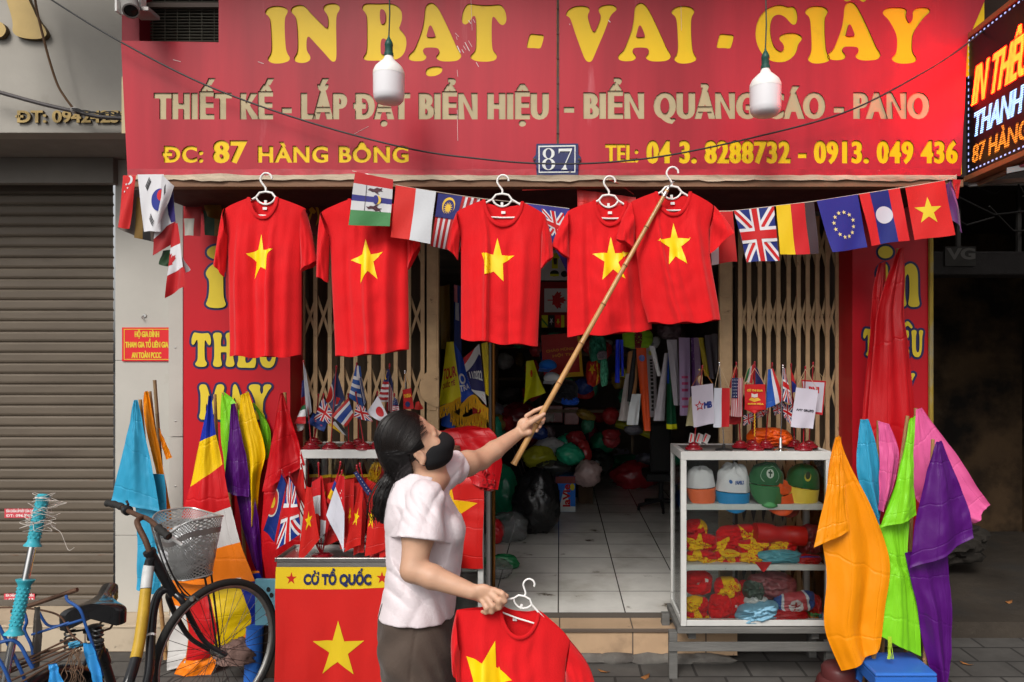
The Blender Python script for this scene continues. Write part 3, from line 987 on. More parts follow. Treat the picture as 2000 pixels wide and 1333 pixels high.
line1r = [cz('V', 1090), shift(cz('A', 780), 1195 - 785.5), shift(cz('I', 500), 1310 - 516), shift(cz('-', 780), 371), cz('G', 1450, .19), shift(cz('I', 500), 1571 - 516), shift(cz('A', 780), 1616 - 796.8, 2), cz('Y', 1450, .19),
          [chaikin([(1646, 2), (1652, -4), (1662, -1), (1670, 8), (1680, -2), (1688, -5), (1694, 2), (1684, 18), (1671, 24), (1657, 18)], 1)]]
line1r[-1] = [q if area(q) > 0 else q[::-1] for q in line1r[-1]]
line2r = text_loops('- BIỂN QUẢNG CÁO - PANO', 1101, 1816, -230, 47, 4.3, 2.5, gap=.075)
line3r = text_loops('TEL:', 1182, 1247, -316, 33, 2.0, 1.6, gap=.05) + text_loops('04 3. 8288732 - 0913. 049 436', 1262, 1872, -317, 40, 3.4, 2.4, gap=.07)
cut_panel([(1092, -343), (1500, -343), (1877, -343), (1890, -80), (1924, 0), (1924, 75), (1092, 75)], line1r + line2r + line3r, 'sign_panel')
for nm, y0, y1, m_, x0, x1 in (('yellow_backing', 151, -80, YEL_ACR, 430, 1920), ('cream_backing', 262, 151.6, CREAM_ACR, 240, 1876), ('yellow_backing', 342, 264, YEL_ACR, 252, 1876)):
 a, b = P(x0, y0, SG + .017), P(x1, y1, SG + .017)
 g = MB(); g.box(a.x, b.x, SG + .0065, SG + .010, a.z, b.z); g.build(nm, m_, t)
a, b = P(238, 343, SG), P(1920, -80, SG)
g = MB(); g.box(a.x + .03, b.x - .03, SG + .03, SG + .14, 2.62, 3.18); g.box(P(432, 0, SG).x, b.x - .03, SG + .03, SG + .14, 3.18, b.z + .1); g.build('frame_box', DARK, t)
g = MB(); a, b = P(1087.6, 345, SG), P(1091.4, -80, SG); g.box(a.x, b.x, SG - .003, SG + .03, a.z, b.z)
for k in range(9):
 g.lathe([(.006, 0), (.005, .004), (0, .004)], ((a.x + b.x) / 2, SG - .003, a.z + .09 + k * .12), 8, 0, (0, -1, 0))
g.build('seam_strip', mat('rusty seam', (.10, .075, .06), .7, var=.4, vs=20, bump=.4), t)
g = MB()
random.seed(4)
pts = [(249 + i * (1876 - 249) / 60, 331 + random.uniform(-1.2, 1.2)) for i in range(61)]
vs = [P(x, y, SG - .002) for x, y in pts] + [P(x, 344, SG - .006) for x, y in pts]
g.add(vs, [(i, i + 1, 62 + i, 61 + i) for i in range(60)], 0, True)
g.build('bottom_strip', mat('deep red edging', (.42, .012, .026), .4, var=.35, vs=9, bump=.15, bs=30, dirt=((.55, .3, .3), .7, .78, 14)), t)
g = MB()
random.seed(8)
N = 90
top, bot = [], []
for i in range(N + 1):
 x = 250 + i * (1868 - 250) / N
 wob = 3.5 * math.exp(-((x - 430) / 40) ** 2) + 3 * math.exp(-((x - 700) / 60) ** 2)
 top.append(P(x, 343 + random.uniform(-.8, .8) - wob, SG - .012))
 bot.append(P(x, 352 + random.uniform(-1.3, 1.5) + (2.5 if (x - 380) % 330 < 90 else 0), SG - .012 - random.uniform(0, .008)))
g.add(top + bot, [(i, i + 1, N + 2 + i, N + 1 + i) for i in range(N)], 0, False)
g.build('peeled_trim', WOOD_RAW, t, solid=.006)
a, b = P(246, 366, SG), P(1880, 352, SG)
g = MB(); g.box(a.x, b.x, SG - .008, SG + .05, a.z, b.z); g.build('lower_beam', WOOD_BRN, t, bevel=.002)
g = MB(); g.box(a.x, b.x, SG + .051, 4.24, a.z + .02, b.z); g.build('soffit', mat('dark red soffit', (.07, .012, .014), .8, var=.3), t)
s = MB()
for x0, y0, x1, y1, wd in ((891, 72, 893, 78, .8), (915, 40, 920, 47, 1.6), (924, 38, 928, 45, 1), (889, 65, 896, 72, 1), (893, 90, 899, 103, 2.4), (908, 83, 917, 100, 1.8), (915, 80, 922, 92, 1), (905, 90, 910, 98, 1), (902, 97, 906, 104, 1.3), (930, 122, 935, 131, 1.2), (893, 137, 894, 150, .7), (893, 215, 894, 275, .7), (338, 117, 353, 121, 1), (504, 121, 515, 125, 1.1), (1330, 12, 1331, 60, .6), (920, 0, 922, 60, .6), (1188, 40, 1192, 44, 2), (1112, 47, 1113, 49, 1.3), (692, 262, 720, 247, .4)):
 a, b = P(x0, y0, SG - .0012), P(x1, y1, SG - .0012)
 s.bar(a, b, wd * .0025 * .7, .0012)
s.build('scratches', mat('white scratches', (.75, .72, .7), .7), t)
# metal rails of the rolled awning under the sign
for x0, x1, lab in ((598, 1062, 'grey rolled awning rails under the sign above the middle shirts'), (1196, 1606, 'grey rolled awning rails under the sign above the right gate')):
 g = MB()
 for y0, y1, d in ((368, 374, 0), (377, 381, .01), (384, 389, .0)):
  a, b = P(x0, y1, 4.1), P(x1, y0, 4.1)
  g.box(a.x, b.x, 4.08 + d, 4.12 + d, a.z, b.z)
 tag(g.build('awning_rail', GALV, bevel=.003), lab, 'rail', 'awning rails under the sign')
# house number plate
t = thing('house_number', 'blue enamel house number plate 87 with a white border', 'number plate', P(1087, 341, SG - .012))
def hp(x, y):
 return (1030 + x * 120 / 1600, -(260 + y * 100 / 1333))
pl = [hp(*p) for p in [(235, 280), (1325, 275), (1330, 560), (1395, 630), (1400, 710), (1330, 790), (1325, 1110), (240, 1110), (225, 790), (150, 720), (150, 650), (215, 570)]]
g = MB()
q = [P(p[0], -p[1], SG - .012) for p in pl]
n = len(q)
g.add(q + [p + V((0, .006, 0)) for p in q], [tuple(range(n)), tuple(range(2 * n - 1, n - 1, -1))] + [(i, n + i, n + (i + 1) % n, (i + 1) % n) for i in range(n)])
g.build('plate', mat('blue enamel', (.012, .016, .10), .2, var=.3, vs=40, coat=.5, dirt=((.16, .14, .13), .62, .72, 25)), t, bevel=.001)
lay = [([[hp(*p) for p in q] for q in ([(285, 335), (1255, 320), (1250, 1030), (295, 1040)], [(320, 372), (1228, 352), (1224, 1002), (322, 1012)])], 0)]
def ell(cx, cy, rx, ry, n=32):
 return [hp(cx + rx * math.cos(2 * PI * i / n), cy + ry * math.sin(2 * PI * i / n)) for i in range(n)]
lay += [([ell(555, 535, 155, 138), ell(552, 540, 76, 122)], 0), ([ell(552, 815, 172, 152), ell(552, 820, 84, 132)], 0)]
lay += [([[hp(*p) for p in [(815, 415), (1160, 402), (1160, 440), (1005, 800), (1010, 900), (1045, 955), (880, 955), (940, 890), (985, 780), (1120, 478), (850, 480), (825, 535), (815, 530)]]], 0)]
flat_letters(lay, SG - .0123, 'digits', [mat('white enamel', (.72, .74, .72), .3, var=.2, vs=60, dirt=((.14, .12, .11), .62, .7, 25))], t)
for sx in (185, 1350):
 pp = hp(sx, 690)
 g = MB(); g.lathe([(.007, 0), (.006, .004), (0, .005)], P(pp[0], -pp[1], SG - .012), 10, 0, (0, -1, 0)); g.build('screw', mat('rusty screw', (.08, .05, .035), .7), t)
# vent opening left of the sign, camera
t = thing('vent_grille', 'dark louvred vent opening above the left end of the sign', 'vent', P(350, 80, 3.68))
a, b = P(278, 86, 3.7), P(432, -60, 3.7)
g = MB(); g.box(a.x, b.x, 3.74, 3.76, a.z, b.z); g.build('back_plate', DARK, t)
g = MB()
for k in range(22):
 z = a.z + .012 + k * .0152
 g.bar((a.x, 3.70, z), (b.x, 3.70, z), .004, .012)
for k in range(6):
 x = P(300 + k * 24, 0, 3.7).x
 g.bar((x, 3.692, a.z), (x, 3.692, b.z), .003)
g.build('louvres', mat('dusty louvre', (.11, .10, .075), .7, var=.3), t)
g = MB(); c, d = P(284, 18, 3.68), P(430, 9, 3.68); g.box(c.x, d.x, 3.66, 3.68, c.z, d.z); g.build('cross_rail', mat('brown rail', (.17, .13, .11), .6), t)
g = MB(); c, d = P(238, 84, 3.6), P(272, -60, 3.6); g.box(c.x, d.x, 3.6, 3.72, c.z, d.z); tag(g.build('red_post', mat('dark red post', (.25, .01, .02), .5, var=.2)), 'narrow dark red post left of the vent under the security camera', 'post')
t = thing('security_camera', 'grey bullet security camera on a white bracket at the upper left', 'camera', P(258, 20, 3.45))
a, b = P(231, 28, 3.5), P(283, -50, 3.5)
g = MB(); g.box(a.x, b.x, 3.5, 3.515, a.z, b.z); g.box(a.x, a.x + .012, 3.47, 3.5, a.z, b.z); g.box(b.x - .012, b.x, 3.47, 3.5, a.z, b.z); g.build('bracket', WHITE_P, t, bevel=.003)
c = P(256, 22, 3.34)
d = (c - P(246, -30, 3.48)).normalized()
g = MB(); g.lathe([(.036, -.2), (.038, -.17), (.038, -.01), (.036, 0), (.030, .002), (.030, -.008), (0, -.008)], c, 24, 0, d); g.build('body', mat('camera grey', (.22, .21, .20), .4), t)
g = MB(); g.lathe([(.0295, -.006), (.02, -.003), (0, -.001)], c, 20, 0, d); g.build('lens', mat('lens black', (.01, .01, .01), .1), t)
g = MB(); g.box(c.x - .045, c.x + .045, 3.40, 3.5, c.z + .03, c.z + .05); g.build('arm', GALV, t, bevel=.003)
# unseen slab holding the lamp cords, added to shade the sign top
g = MB(); g.box(-3.0, 3.0, 2.9, 3.58, 3.98, 4.12); struct(g.build('shade_slab', mat('shade slab underside', (.28, .26, .24), .9, var=.2)))
# hanging bulbs
def bulb(px, py, Y, label, scale=1.0):
 t = thing('hanging_bulb', label, 'bulb', P(px, py, Y), 'white bulbs hanging before the sign')
 base = P(px, py, Y)
 k = Y / F
 g = MB(); g.lathe([(0, 0), (14 * k, .6 * k), (24 * k, 3 * k), (28.5 * k, 9 * k), (30 * k, 18 * k), (30.3 * k, 55 * k)], base, 32); g.build('diffuser', mat('frosted diffuser', (.74, .72, .74), .35, sss=.0), t)
 g = MB(); g.lathe([(30.6 * k, 55 * k), (30.2 * k, 62 * k), (26 * k, 71 * k), (18 * k, 79 * k), (11 * k, 85 * k), (8 * k, 92 * k), (7 * k, 98 * k), (0, 98 * k)], base, 32); g.build('housing', WHITE_P, t)
 g = MB(); g.lathe([(9 * k, 93 * k), (9 * k, 99 * k), (7.6 * k, 100 * k), (7.6 * k, 112 * k), (8.2 * k, 113 * k), (7.8 * k, 118 * k), (5 * k, 124 * k), (2.2 * k, 129 * k), (1.6 * k, 133 * k), (0, 133 * k)], base, 20); g.build('socket', mat('dark green socket', (.018, .075, .06), .4), t)
 g = MB(); z0 = base.z + 131 * k
 g.tube([V((base.x + .004 * math.sin(i * 1.3), Y, z0 + (3.98 - z0) * i / 8)) for i in range(9)], .0032, 8); g.build('cord', mat('green cord', (.03, .05, .04), .5), t)
bulb(759.5, 203, 3.25, 'white bulb hanging over the word BAT on the left of the sign')
bulb(1495, 228, 3.25, 'white bulb hanging over the letter G on the right of the sign')
# ---------------------------------------------------------------- LED board
t = thing('led_board', 'angled LED board with glowing orange and blue lettering at the upper right', 'LED sign', (1.98, 3.6, 2.6))
LX = 1.985
def L3(s, h, d=0):        # s metres along the board towards the street, h height
 return V((LX - d, 3.58 - s, h))
g = MB(); g.box(LX, LX + .09, 2.45, 3.58, 2.625, 3.285); g.build('screen', mat('led black', (.012, .008, .010), .35), t)
g = MB()
for a, b in (((0, 2.612), (1.13, 2.612)), ((0, 3.298), (1.13, 3.298))):
 g.bar(L3(*a, d=-.045), L3(*b, d=-.045), .025, .11, up=(1, 0, 0))
g.box(LX - .010, LX + .1, 3.581, 3.594, 2.6, 3.31)
g.build('frame', mat('orange metal frame', (.42, .16, .07), .4, .3, var=.3), t, bevel=.002)
g = MB(); g.tube([L3(.02, 2.585, -.05), L3(1.1, 2.585, -.05)], .012, 8); g.bar(L3(-.03, 2.59, -.03), L3(.25, 2.56, -.3), .02); g.bar(L3(.3, 2.575, -.02), L3(1.0, 2.575, -.5), .025)
g.build('bracket', STEEL, t)
def led_mat(name, col, es, dots=None):
 m = bpy.data.materials.new(name)
 m.use_nodes = True
 n, l = m.node_tree.nodes, m.node_tree.links
 b = n['Principled BSDF']
 b.inputs['Base Color'].default_value = (.01, .01, .01, 1)
 tc = n.new('ShaderNodeTexCoord'); sp = n.new('ShaderNodeSeparateXYZ'); l.new(tc.outputs['Object'], sp.inputs[0])
 def wave(out, per, ph=0):
  a = n.new('ShaderNodeMath'); a.operation = 'MULTIPLY'; a.inputs[1].default_value = 2 * PI / per; l.new(out, a.inputs[0])
  s_ = n.new('ShaderNodeMath'); s_.operation = 'SINE'; l.new(a.outputs[0], s_.inputs[0])
  r = n.new('ShaderNodeMapRange'); r.inputs['From Min'].default_value = -.5; r.inputs['From Max'].default_value = .5; l.new(s_.outputs[0], r.inputs['Value'])
  return r.outputs['Result']
 wz = wave(sp.outputs['Z'], .0098); wy = wave(sp.outputs['Y'], .0098)
 a = n.new('ShaderNodeMath'); a.operation = 'MULTIPLY_ADD'; a.inputs[1].default_value = .75; a.inputs[2].default_value = .25; l.new(wy, a.inputs[0])
 mm = n.new('ShaderNodeMath'); mm.operation = 'MULTIPLY'; l.new(wz, mm.inputs[0]); l.new(a.outputs[0], mm.inputs[1])
 m2 = n.new('ShaderNodeMath'); m2.operation = 'MULTIPLY'; m2.inputs[1].default_value = es; l.new(mm.outputs[0], m2.inputs[0])
 b.inputs['Emission Color'].default_value = (*col, 1)
 l.new(m2.outputs[0], b.inputs['Emission Strength'])
 return m
LEDS = [led_mat('led orange red', (1, .012, .001), 150), led_mat('led blue white', (.32, .55, 1), 5), led_mat('led amber', (1, .25, .02), 3.0)]
def led_line(tx, s0, s1, h, cap, mi, nm, slant=.25, ox=.006):
 s = MB()
 for c in text_loops(tx, s0, s1, h, cap, ox, ox * .6):
  for tr, k in tris_of(c):
   s.add([L3(p[0] + (p[1] - h) * slant, p[1], .002 + .0004 * k) for p in tr], [(0, 1, 2)])
 s.build(nm, LEDS[mi], t)
led_line('IN THÊU', .045, .47, 2.955, .17, 0, 'led_text')
led_line('THANH TÚ', .05, .60, 2.80, .105, 1, 'led_text', .2)
led_line('87 HÀNG BÔNG', .05, .80, 2.675, .08, 2, 'led_text', .12, .004)
s = MB()
for k in range(34):
 for h in (2.64, 3.272):
  s.add([L3(.02 + k * .032 + dx, h + dz, .002) for dx, dz in ((0, 0), (.013, 0), (.013, .007), (0, .007))], [(0, 1, 2, 3)])
for k in range(20):
 s.add([L3(.018 + dx, 2.66 + k * .031 + dz, .002) for dx, dz in ((0, 0), (.007, 0), (.007, .013), (0, .013))], [(0, 1, 2, 3)])
m_ = mat('led border blue', (.1, .1, .15), .4, emit=(.45, .5, 1), es=1.3)
s.build('border_dots', m_, t)
g = MB(); g.tube([P(1948, 75, 3.7), P(1945, 0, 3.7), P(1943, -60, 3.7)], .03, 14); tag(g.build('drain_pipe', mat('grey pipe', (.42, .40, .38), .5, var=.3)), 'pale drain pipe behind the LED board at the upper right', 'pipe')
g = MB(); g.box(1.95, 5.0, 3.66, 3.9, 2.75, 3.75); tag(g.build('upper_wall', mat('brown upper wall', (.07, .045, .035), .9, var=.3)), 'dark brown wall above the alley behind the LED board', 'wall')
# ---------------------------------------------------------------- cables
def cable(pts, r, name, label, m=None, cat='cable'):
 g = MB()
 L = [tuple(P(*p)) for p in pts]
 N = max(24, 8 * len(L))
 g.tube([V(poly_interp(L, i / N)) for i in range(N + 1)], r, 7)
 return tag(g.build(name, m or mat('black cable', (.025, .024, .025), .5)), label, cat)
cable([(60, -30, 3.46), (105, 3, 3.46), (235, 82, 3.47), (405, 168, 3.48), (600, 238, 3.48), (800, 291, 3.48), (950, 312, 3.48), (1060, 320, 3.48), (1180, 318, 3.48), (1310, 303, 3.48), (1480, 267, 3.48), (1650, 220, 3.47), (1790, 150, 3.46), (1890, 85, 3.45), (2040, -40, 3.4)], .0042, 'overhead_cable', 'thin black cable sagging across the front of the red sign')
cable([(-40, 170, 3.9), (0, 181, 3.9), (80, 203, 3.9), (145, 218, 3.91), (190, 228, 3.92), (240, 232, 3.93), (270, 233, 3.95)], .011, 'conduit', 'thick grey conduit pipe crossing in front of the left fascia', mat('grey conduit', (.075, .065, .065), .5, var=.2))
cable([(66, -20, 3.88), (72, 20, 3.88), (85, 75, 3.88), (97, 120, 3.88), (112, 165, 3.89), (128, 192, 3.89), (143, 212, 3.9)], .0062, 'cord', 'brown cord hanging down over the large gold letter at the upper left', mat('brown cord', (.13, .07, .035), .7, var=.3))
g = MB(); random.seed(3)
for k in range(3):
 L = [tuple(P(140 + i * 14, 214 + i * 1.6 + random.uniform(-4, 4), 3.88)) for i in range(8)]
 g.tube([V(poly_interp(L, i / 30)) for i in range(31)], .003, 6)
g.lathe([(.016, -.012), (.018, 0), (.016, .012)], P(146, 216, 3.905), 12, 1, (1, 0, -.2))
tag(g.build('cable_tie', [mat('black cable', (0, 0, 0)), mat('tape', (.35, .33, .31), .5)]), 'taped joint with thin wires on the grey conduit', 'cable tie')
# ---------------------------------------------------------------- cloth materials and flag designs
PAINTED_LIGHT = 1.0  # colour gain that paints missing interior light into the cloth
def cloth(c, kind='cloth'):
 col = tuple(min(.8, x * PAINTED_LIGHT) for x in lin(c))
 if PAINTED_LIGHT != 1:
  kind_, c = kind, c + ' indoors'  # brighter copy of the cloth, interior light put into its colour
 if kind == 'satin':
  new = 'satin ' + c not in MATS
  m = mat('satin ' + c, col, .42, bump=.08, bs=70, spec=.35, var=.08, vs=4)
  if new:      # pressed fold lines of a flag that was stored folded
   n, l = m.node_tree.nodes, m.node_tree.links
   uv = n.new('ShaderNodeUVMap')
   nz = n.new('ShaderNodeTexNoise'); nz.inputs['Scale'].default_value = 3; l.new(uv.outputs[0], nz.inputs['Vector'])
   mx = n.new('ShaderNodeVectorMath'); mx.operation = 'MULTIPLY_ADD'; l.new(nz.outputs['Color'], mx.inputs[0]); mx.inputs[1].default_value = (.07, .07, 0); l.new(uv.outputs[0], mx.inputs[2])
   sp = n.new('ShaderNodeSeparateXYZ'); l.new(mx.outputs[0], sp.inputs[0])
   hs_ = []
   for o_, k, ph in ((sp.outputs[0], 2, .21), (sp.outputs[1], 3.2, .12)):
    x = n.new('ShaderNodeMath'); x.operation = 'MULTIPLY_ADD'; x.inputs[1].default_value = k; x.inputs[2].default_value = ph; l.new(o_, x.inputs[0])
    y = n.new('ShaderNodeMath'); y.operation = 'PINGPONG'; y.inputs[1].default_value = .5; l.new(x.outputs[0], y.inputs[0])
    r = n.new('ShaderNodeMapRange'); r.inputs['From Max'].default_value = .03; r.inputs['To Min'].default_value = 1; r.inputs['To Max'].default_value = 0; l.new(y.outputs[0], r.inputs['Value'])
    hs_.append(r.outputs['Result'])
   s_ = n.new('ShaderNodeMath'); l.new(hs_[0], s_.inputs[0]); l.new(hs_[1], s_.inputs[1])
   bn = n.new('ShaderNodeBump'); bn.inputs['Strength'].default_value = .32; bn.inputs['Distance'].default_value = .005; l.new(s_.outputs[0], bn.inputs['Height'])
   b = n['Principled BSDF']
   l.new(b.inputs['Normal'].links[0].from_socket, bn.inputs['Normal']); l.new(bn.outputs[0], b.inputs['Normal'])
  return m
 if kind == 'knit':
  return mat('knit ' + c, col, .8, bump=.18, bs=140, spec=.25, sheen=.12, var=.06, vs=4)
 return mat('flag ' + c, col, .6, bump=.1, bs=90, spec=.3, sheen=.15, var=.06, vs=6)
RD, WH, BL, YE, GR, BK = 'b80d12', 'cfcdd0', '10286e', 'e3b400', '1d6a35', '1d191c'
def d_uk(x0=0, y0=0, x1=1, y1=1, blue='15256c'):
 def q(L):
  return [(x0 + p[0] * (x1 - x0), y0 + p[1] * (y1 - y0)) for p in L]
 def diag(w, h):
  return [q([(0, 0), (w, 0), (1, 1 - h), (1, 1), (1 - w, 1), (0, h)])], [q([(1 - w, 0), (1, 0), (1, h), (w, 1), (0, 1), (0, 1 - h)])]
 a, b = diag(.13, .16)
 c, d = diag(.045, .06)
 return [([q(rect(0, 0, 1, 1))], blue), (a, WH), (b, WH), (c, RD), (d, RD), ([q(rect(.38, 0, .62, 1))], WH), ([q(rect(0, .36, 1, .64))], WH), ([q(rect(.43, 0, .57, 1))], RD), ([q(rect(0, .42, 1, .58))], RD)]
def d_star(sx=1, r=.27, cx=.5, cy=.52, rot=-PI / 2, bg=RD, fg=YE):
 return [(None, bg), ([star_poly(cx, cy, r, rot, sx=sx)], fg)]
def d_bands(cols, vert=False, at=None):
 n = len(cols)
 at = at or [i / n for i in range(n + 1)]
 out = [(None, cols[0])]
 for i in range(1, n):
  out.append(([rect(0, at[i], 1, at[i + 1]) if not vert else rect(at[i], 0, at[i + 1], 1)], cols[i]))
 return out
def d_crescent(cx, cy, r, col, bg, dx=.3, sx=1):
 return [([circle(cx, cy, r * sx, r)], col), ([circle(cx + r * dx * sx, cy, r * .85 * sx, r * .85)], bg)]
MAPLE = [(0, -1), (.14, -.72), (.32, -.80), (.24, -.36), (.46, -.56), (.52, -.42), (.80, -.46), (.70, -.22), (.86, -.12), (.42, .22), (.48, .40), (.05, .34), (.05, .85), (-.05, .85), (-.05, .34), (-.48, .40), (-.42, .22), (-.86, -.12), (-.70, -.22), (-.80, -.46), (-.52, -.42), (-.46, -.56), (-.24, -.36), (-.32, -.80), (-.14, -.72)]
def maple(cx, cy, rx, ry, rot=0):
 c, s = math.cos(rot), math.sin(rot)
 return [(cx + (x * c - y * s) * rx, cy + (x * s + y * c) * ry) for x, y in MAPLE]
def text_layer(tx, x0, x1, base, cap, col, ox=.004, oy=.003, rot=None):
 """one printed line inside the unit square (v runs down)"""
 out = []
 for L in text_loops(tx, x0, x1, -base, cap, ox, oy):
  out.append([[(p[0], -p[1]) for p in q] for q in L])
 return [(L, col) for L in out]
def make_sheet(name, design, f, parent=None, nu=12, nv=12, kind='cloth', lift=.0006, merge=True, solid=0, origin=None):
 cols, lay = [], []
 for loops, c in design:
  if c not in cols:
   cols.append(c)
  lay.append((loops, cols.index(c)))
 s = Sheet()
 s.lay(lay, f, nu, nv, lift)
 return s.build(name, [cloth(c, kind) for c in cols], parent, origin=origin, sharp=0, solid=solid)
def flag(name, label, design, corners, Y, cat='flag', group=None, seed=0, billow=.008, kind='cloth', n=12, waves=1.5, **kw):
 o = make_sheet(name, design, quad_f(corners, Y, billow, seed, waves), None, n, n, kind)
 return tag(o, label, cat, group)
# ---------------------------------------------------------------- pennant strings under the sign
PG = 'national flags strung under the sign'
K_TRI = lambda cx, cy, a, br: [[(cx + math.cos(a) * u - math.sin(a) * v, cy + math.sin(a) * u + math.cos(a) * v) for u, v in rect(-.12 + (0 if not b else (.0)), k * .042 - .014, .12, k * .042 + .014)] for k, b in zip((-1, 0, 1), br)]
flag('pennant', 'narrow red flag with white crescent and stars hanging at the left end of the string', [(None, 'c01a1a')] + d_crescent(.55, .09, .085, WH, 'c01a1a', -.55, 3) + [([star_poly(x, y, .028, -PI / 2, sx=3.2)], WH) for x, y in ((.35, .17), (.52, .24), (.3, .31), (.62, .16))], [(240, 343), (266, 343), (251, 447), (230, 445)], 3.42, group=PG, seed=1)
flag('pennant', 'dull taupe flag back hanging behind the narrow red flag on the white pillar', [(None, '6b6058')], [(256, 372), (277, 370), (263, 462), (230, 446)], 3.46, group=PG, seed=2)
flag('pennant', 'brown and mustard striped flag drooping behind the white taegeuk flag', d_bands(['6d5012', '15100f', '54463f', '5e4310'], True), [(268, 385), (312, 398), (325, 480), (262, 464)], 3.455, group=PG, seed=3)
t = thing('pennant', 'white taegeuk flag with black bars and a blue and red disc, folded over the trim', 'flag', P(300, 455, 3.4), PG)
kd = [(None, WH)] + [([q], BK) for q in K_TRI(.40, .17, -.75, (0, 1, 0)) + K_TRI(.60, .80, .6, (1, 1, 1))] + [([circle(.98, .45, .42, .20)], '1c2a80'), ([circle(1.0, .37, .17, .10)], 'c0141c')]
make_sheet('cloth', kd, quad_f([(268, 341), (320, 341), (312, 452), (279, 453)], 3.40, .008, 4), t, 14, 14)
make_sheet('folded_corner', [(None, 'bdbabd')] + [([q], BK) for q in K_TRI(.45, .24, .9, (1, 0, 0))], quad_f([(316, 341, 3.39), (340, 364, 3.40), (318, 418, 3.40), (306, 447, 3.385)], 3.39, .008, 5), t, 10, 10)
flag('pennant', 'purple, white and dark red flag twisted below the taegeuk flag', [(None, WH), ([[(.55, 0), (1, 0), (1, .62), (.75, .55), (.6, .3)]], '2c1f66'), ([[(0, .60), (.5, .52), (1, .62), (1, 1), (0, 1)]], '8e0a10')], [(310, 420), (338, 374), (345, 470), (299, 499)], 3.43, group=PG, seed=6, billow=.014)
flag('pennant', 'red and white maple leaf flag hanging in a twist beside the red panel', [(None, 'b01118'), ([rect(0, .32, 1, .70)], WH), ([maple(-.02, .52, .55, .14)], 'b01118')], [(338, 438), (347, 436), (368, 558), (321, 582)], 3.41, group=PG, seed=7, billow=.014)
flag('pennant', 'white corner of the twisted maple leaf flag sticking out over the red panel', [(None, WH)], [(352, 500, 3.41), (358, 505, 3.42), (371, 527, 3.44), (362, 537, 3.43)], 3.42, group=PG, seed=8)
flag('pennant', 'dark green scrap of flag under the twisted purple and red flag', [(None, '1b3a1c')], [(318, 490), (336, 488), (330, 522), (311, 517)], 3.45, group=PG, seed=9)
dr = lambda cx, cy, s: [(cx + x * .20, cy + s * y * .12) for x, y in [(-1, .2), (-.7, .6), (-.2, .5), (.2, .85), (.6, .75), (.9, .95), (.75, .55), (1, .3), (.6, .35), (.3, .1), (.55, -.3), (.2, -.15), (-.1, .1), (-.4, .05), (-.7, .25)]]
flag('pennant', 'striped red, white, blue and green flag with brown dragon scrolls over the second shirt', [(None, 'b01118'), ([rect(0, .21, 1, .42)], 'bcbabb'), ([rect(0, .42, 1, .535)], '2c2a74'), ([rect(0, .535, 1, .71)], 'c3c1c2'), ([rect(0, .71, 1, 1)], '3f7a47')] + [([rect(.325, .21, .34, .71)], '3a3140')] + [([dr(.56, .33, -1)], '46232c'), ([dr(.56, .60, 1)], '46232c')] + [([circle(.64, .475, .085, .085)], 'd8b54a'), ([circle(.59, .475, .07, .09)], '2c2a74')],
     [(694, 336), (768, 351), (763, 443), (681, 440)], 3.30, group=PG, seed=10, billow=.006, n=14)
flag('pennant', 'half red half white flag hanging sideways over the sleeve of the second shirt', d_bands(['c62018', 'bfc0c3'], True), [(773, 362), (852, 375), (840, 476), (762, 463)], 3.31, group=PG, seed=11, billow=.007)
mal = [(None, WH)] + [([rect(i / 7.0, 0, i / 7.0 + .075, 1)], 'a81018') for i in range(7)] + [([rect(-.0, 0, .58, .44)], '1d2168')] + d_crescent(.30, .21, .16, 'dcb437', '1d2168', .0, 1.0)[:1] + [([circle(.31, .235, .135, .14)], '1d2168'), ([star_poly(.30, .25, .12, -PI / 2, .5, 14)], 'dcb437')]
flag('pennant', 'red and white striped flag with a blue canton and gold moon beside the third shirt', mal, [(856, 378), (938, 389), (905, 494), (842, 482)], 3.50, group=PG, seed=12, billow=.006, n=14)
flag('pennant', 'blue flag with a union canton half hidden between the third and fourth shirts', [(None, '2b2a7c')] + d_uk(.30, .08, .86, .62, '26307c'), [(1030, 398), (1112, 408), (1114, 545), (1075, 470)], 3.56, group=PG, seed=13)
flag('pennant', 'red and white flag half hidden behind the sleeve of the fifth shirt', [(None, 'b81818'), ([rect(0, .6, .32, 1)], WH)] + [([star_poly(.45 + .1 * math.cos(k), .16 + .06 * math.sin(k * 1.3), .035, -PI / 2, sx=1.6)], 'd8a0a0') for k in range(4)], [(1385, 411), (1431, 412), (1440, 511), (1388, 518)], 3.52, group=PG, seed=14)
flag('pennant', 'union cross flag hanging sideways on the string right of the shirts', d_uk(), [(1433, 412), (1511, 404), (1521, 509), (1460, 513)], 3.42, group=PG, seed=15, n=16)
flag('pennant', 'yellow, red and black vertical striped flag on the right string', d_bands(['d9b300', 'b8131a', '3a2c31'], True, [0, .37, .74, 1]), [(1516, 402), (1590, 395), (1600, 496), (1525, 498)], 3.42, group=PG, seed=16)
flag('pennant', 'blue flag with a ring of small gold stars on the right string', [(None, '22227e')] + [([star_poly(.5 + .25 * math.cos(2 * PI * i / 12 + .26), .52 + .235 * math.sin(2 * PI * i / 12 + .26), .045, -PI / 2, sx=1.25)], 'e0cf8a') for i in range(12)], [(1595, 393), (1675, 380), (1695, 484), (1624, 493)], 3.42, group=PG, seed=17)
flag('pennant', 'red and blue flag with a white disc on the right string', d_bands(['c81a1e', '15206e', 'c81a1e'], True, [0, .26, .72, 1]) + [([circle(.5, .46, .22, .165)], 'c4c2cc')], [(1678, 380), (1757, 368), (1776, 470), (1702, 480)], 3.42, group=PG, seed=18)
flag('pennant', 'red flag with one large yellow star at the right end of the string', d_star(1.32, .26, .46, .5, -PI / 2 + .1, 'c81c1a', 'd8c02a'), [(1768, 367), (1845, 353), (1864, 459), (1788, 470)], 3.42, group=PG, seed=19)
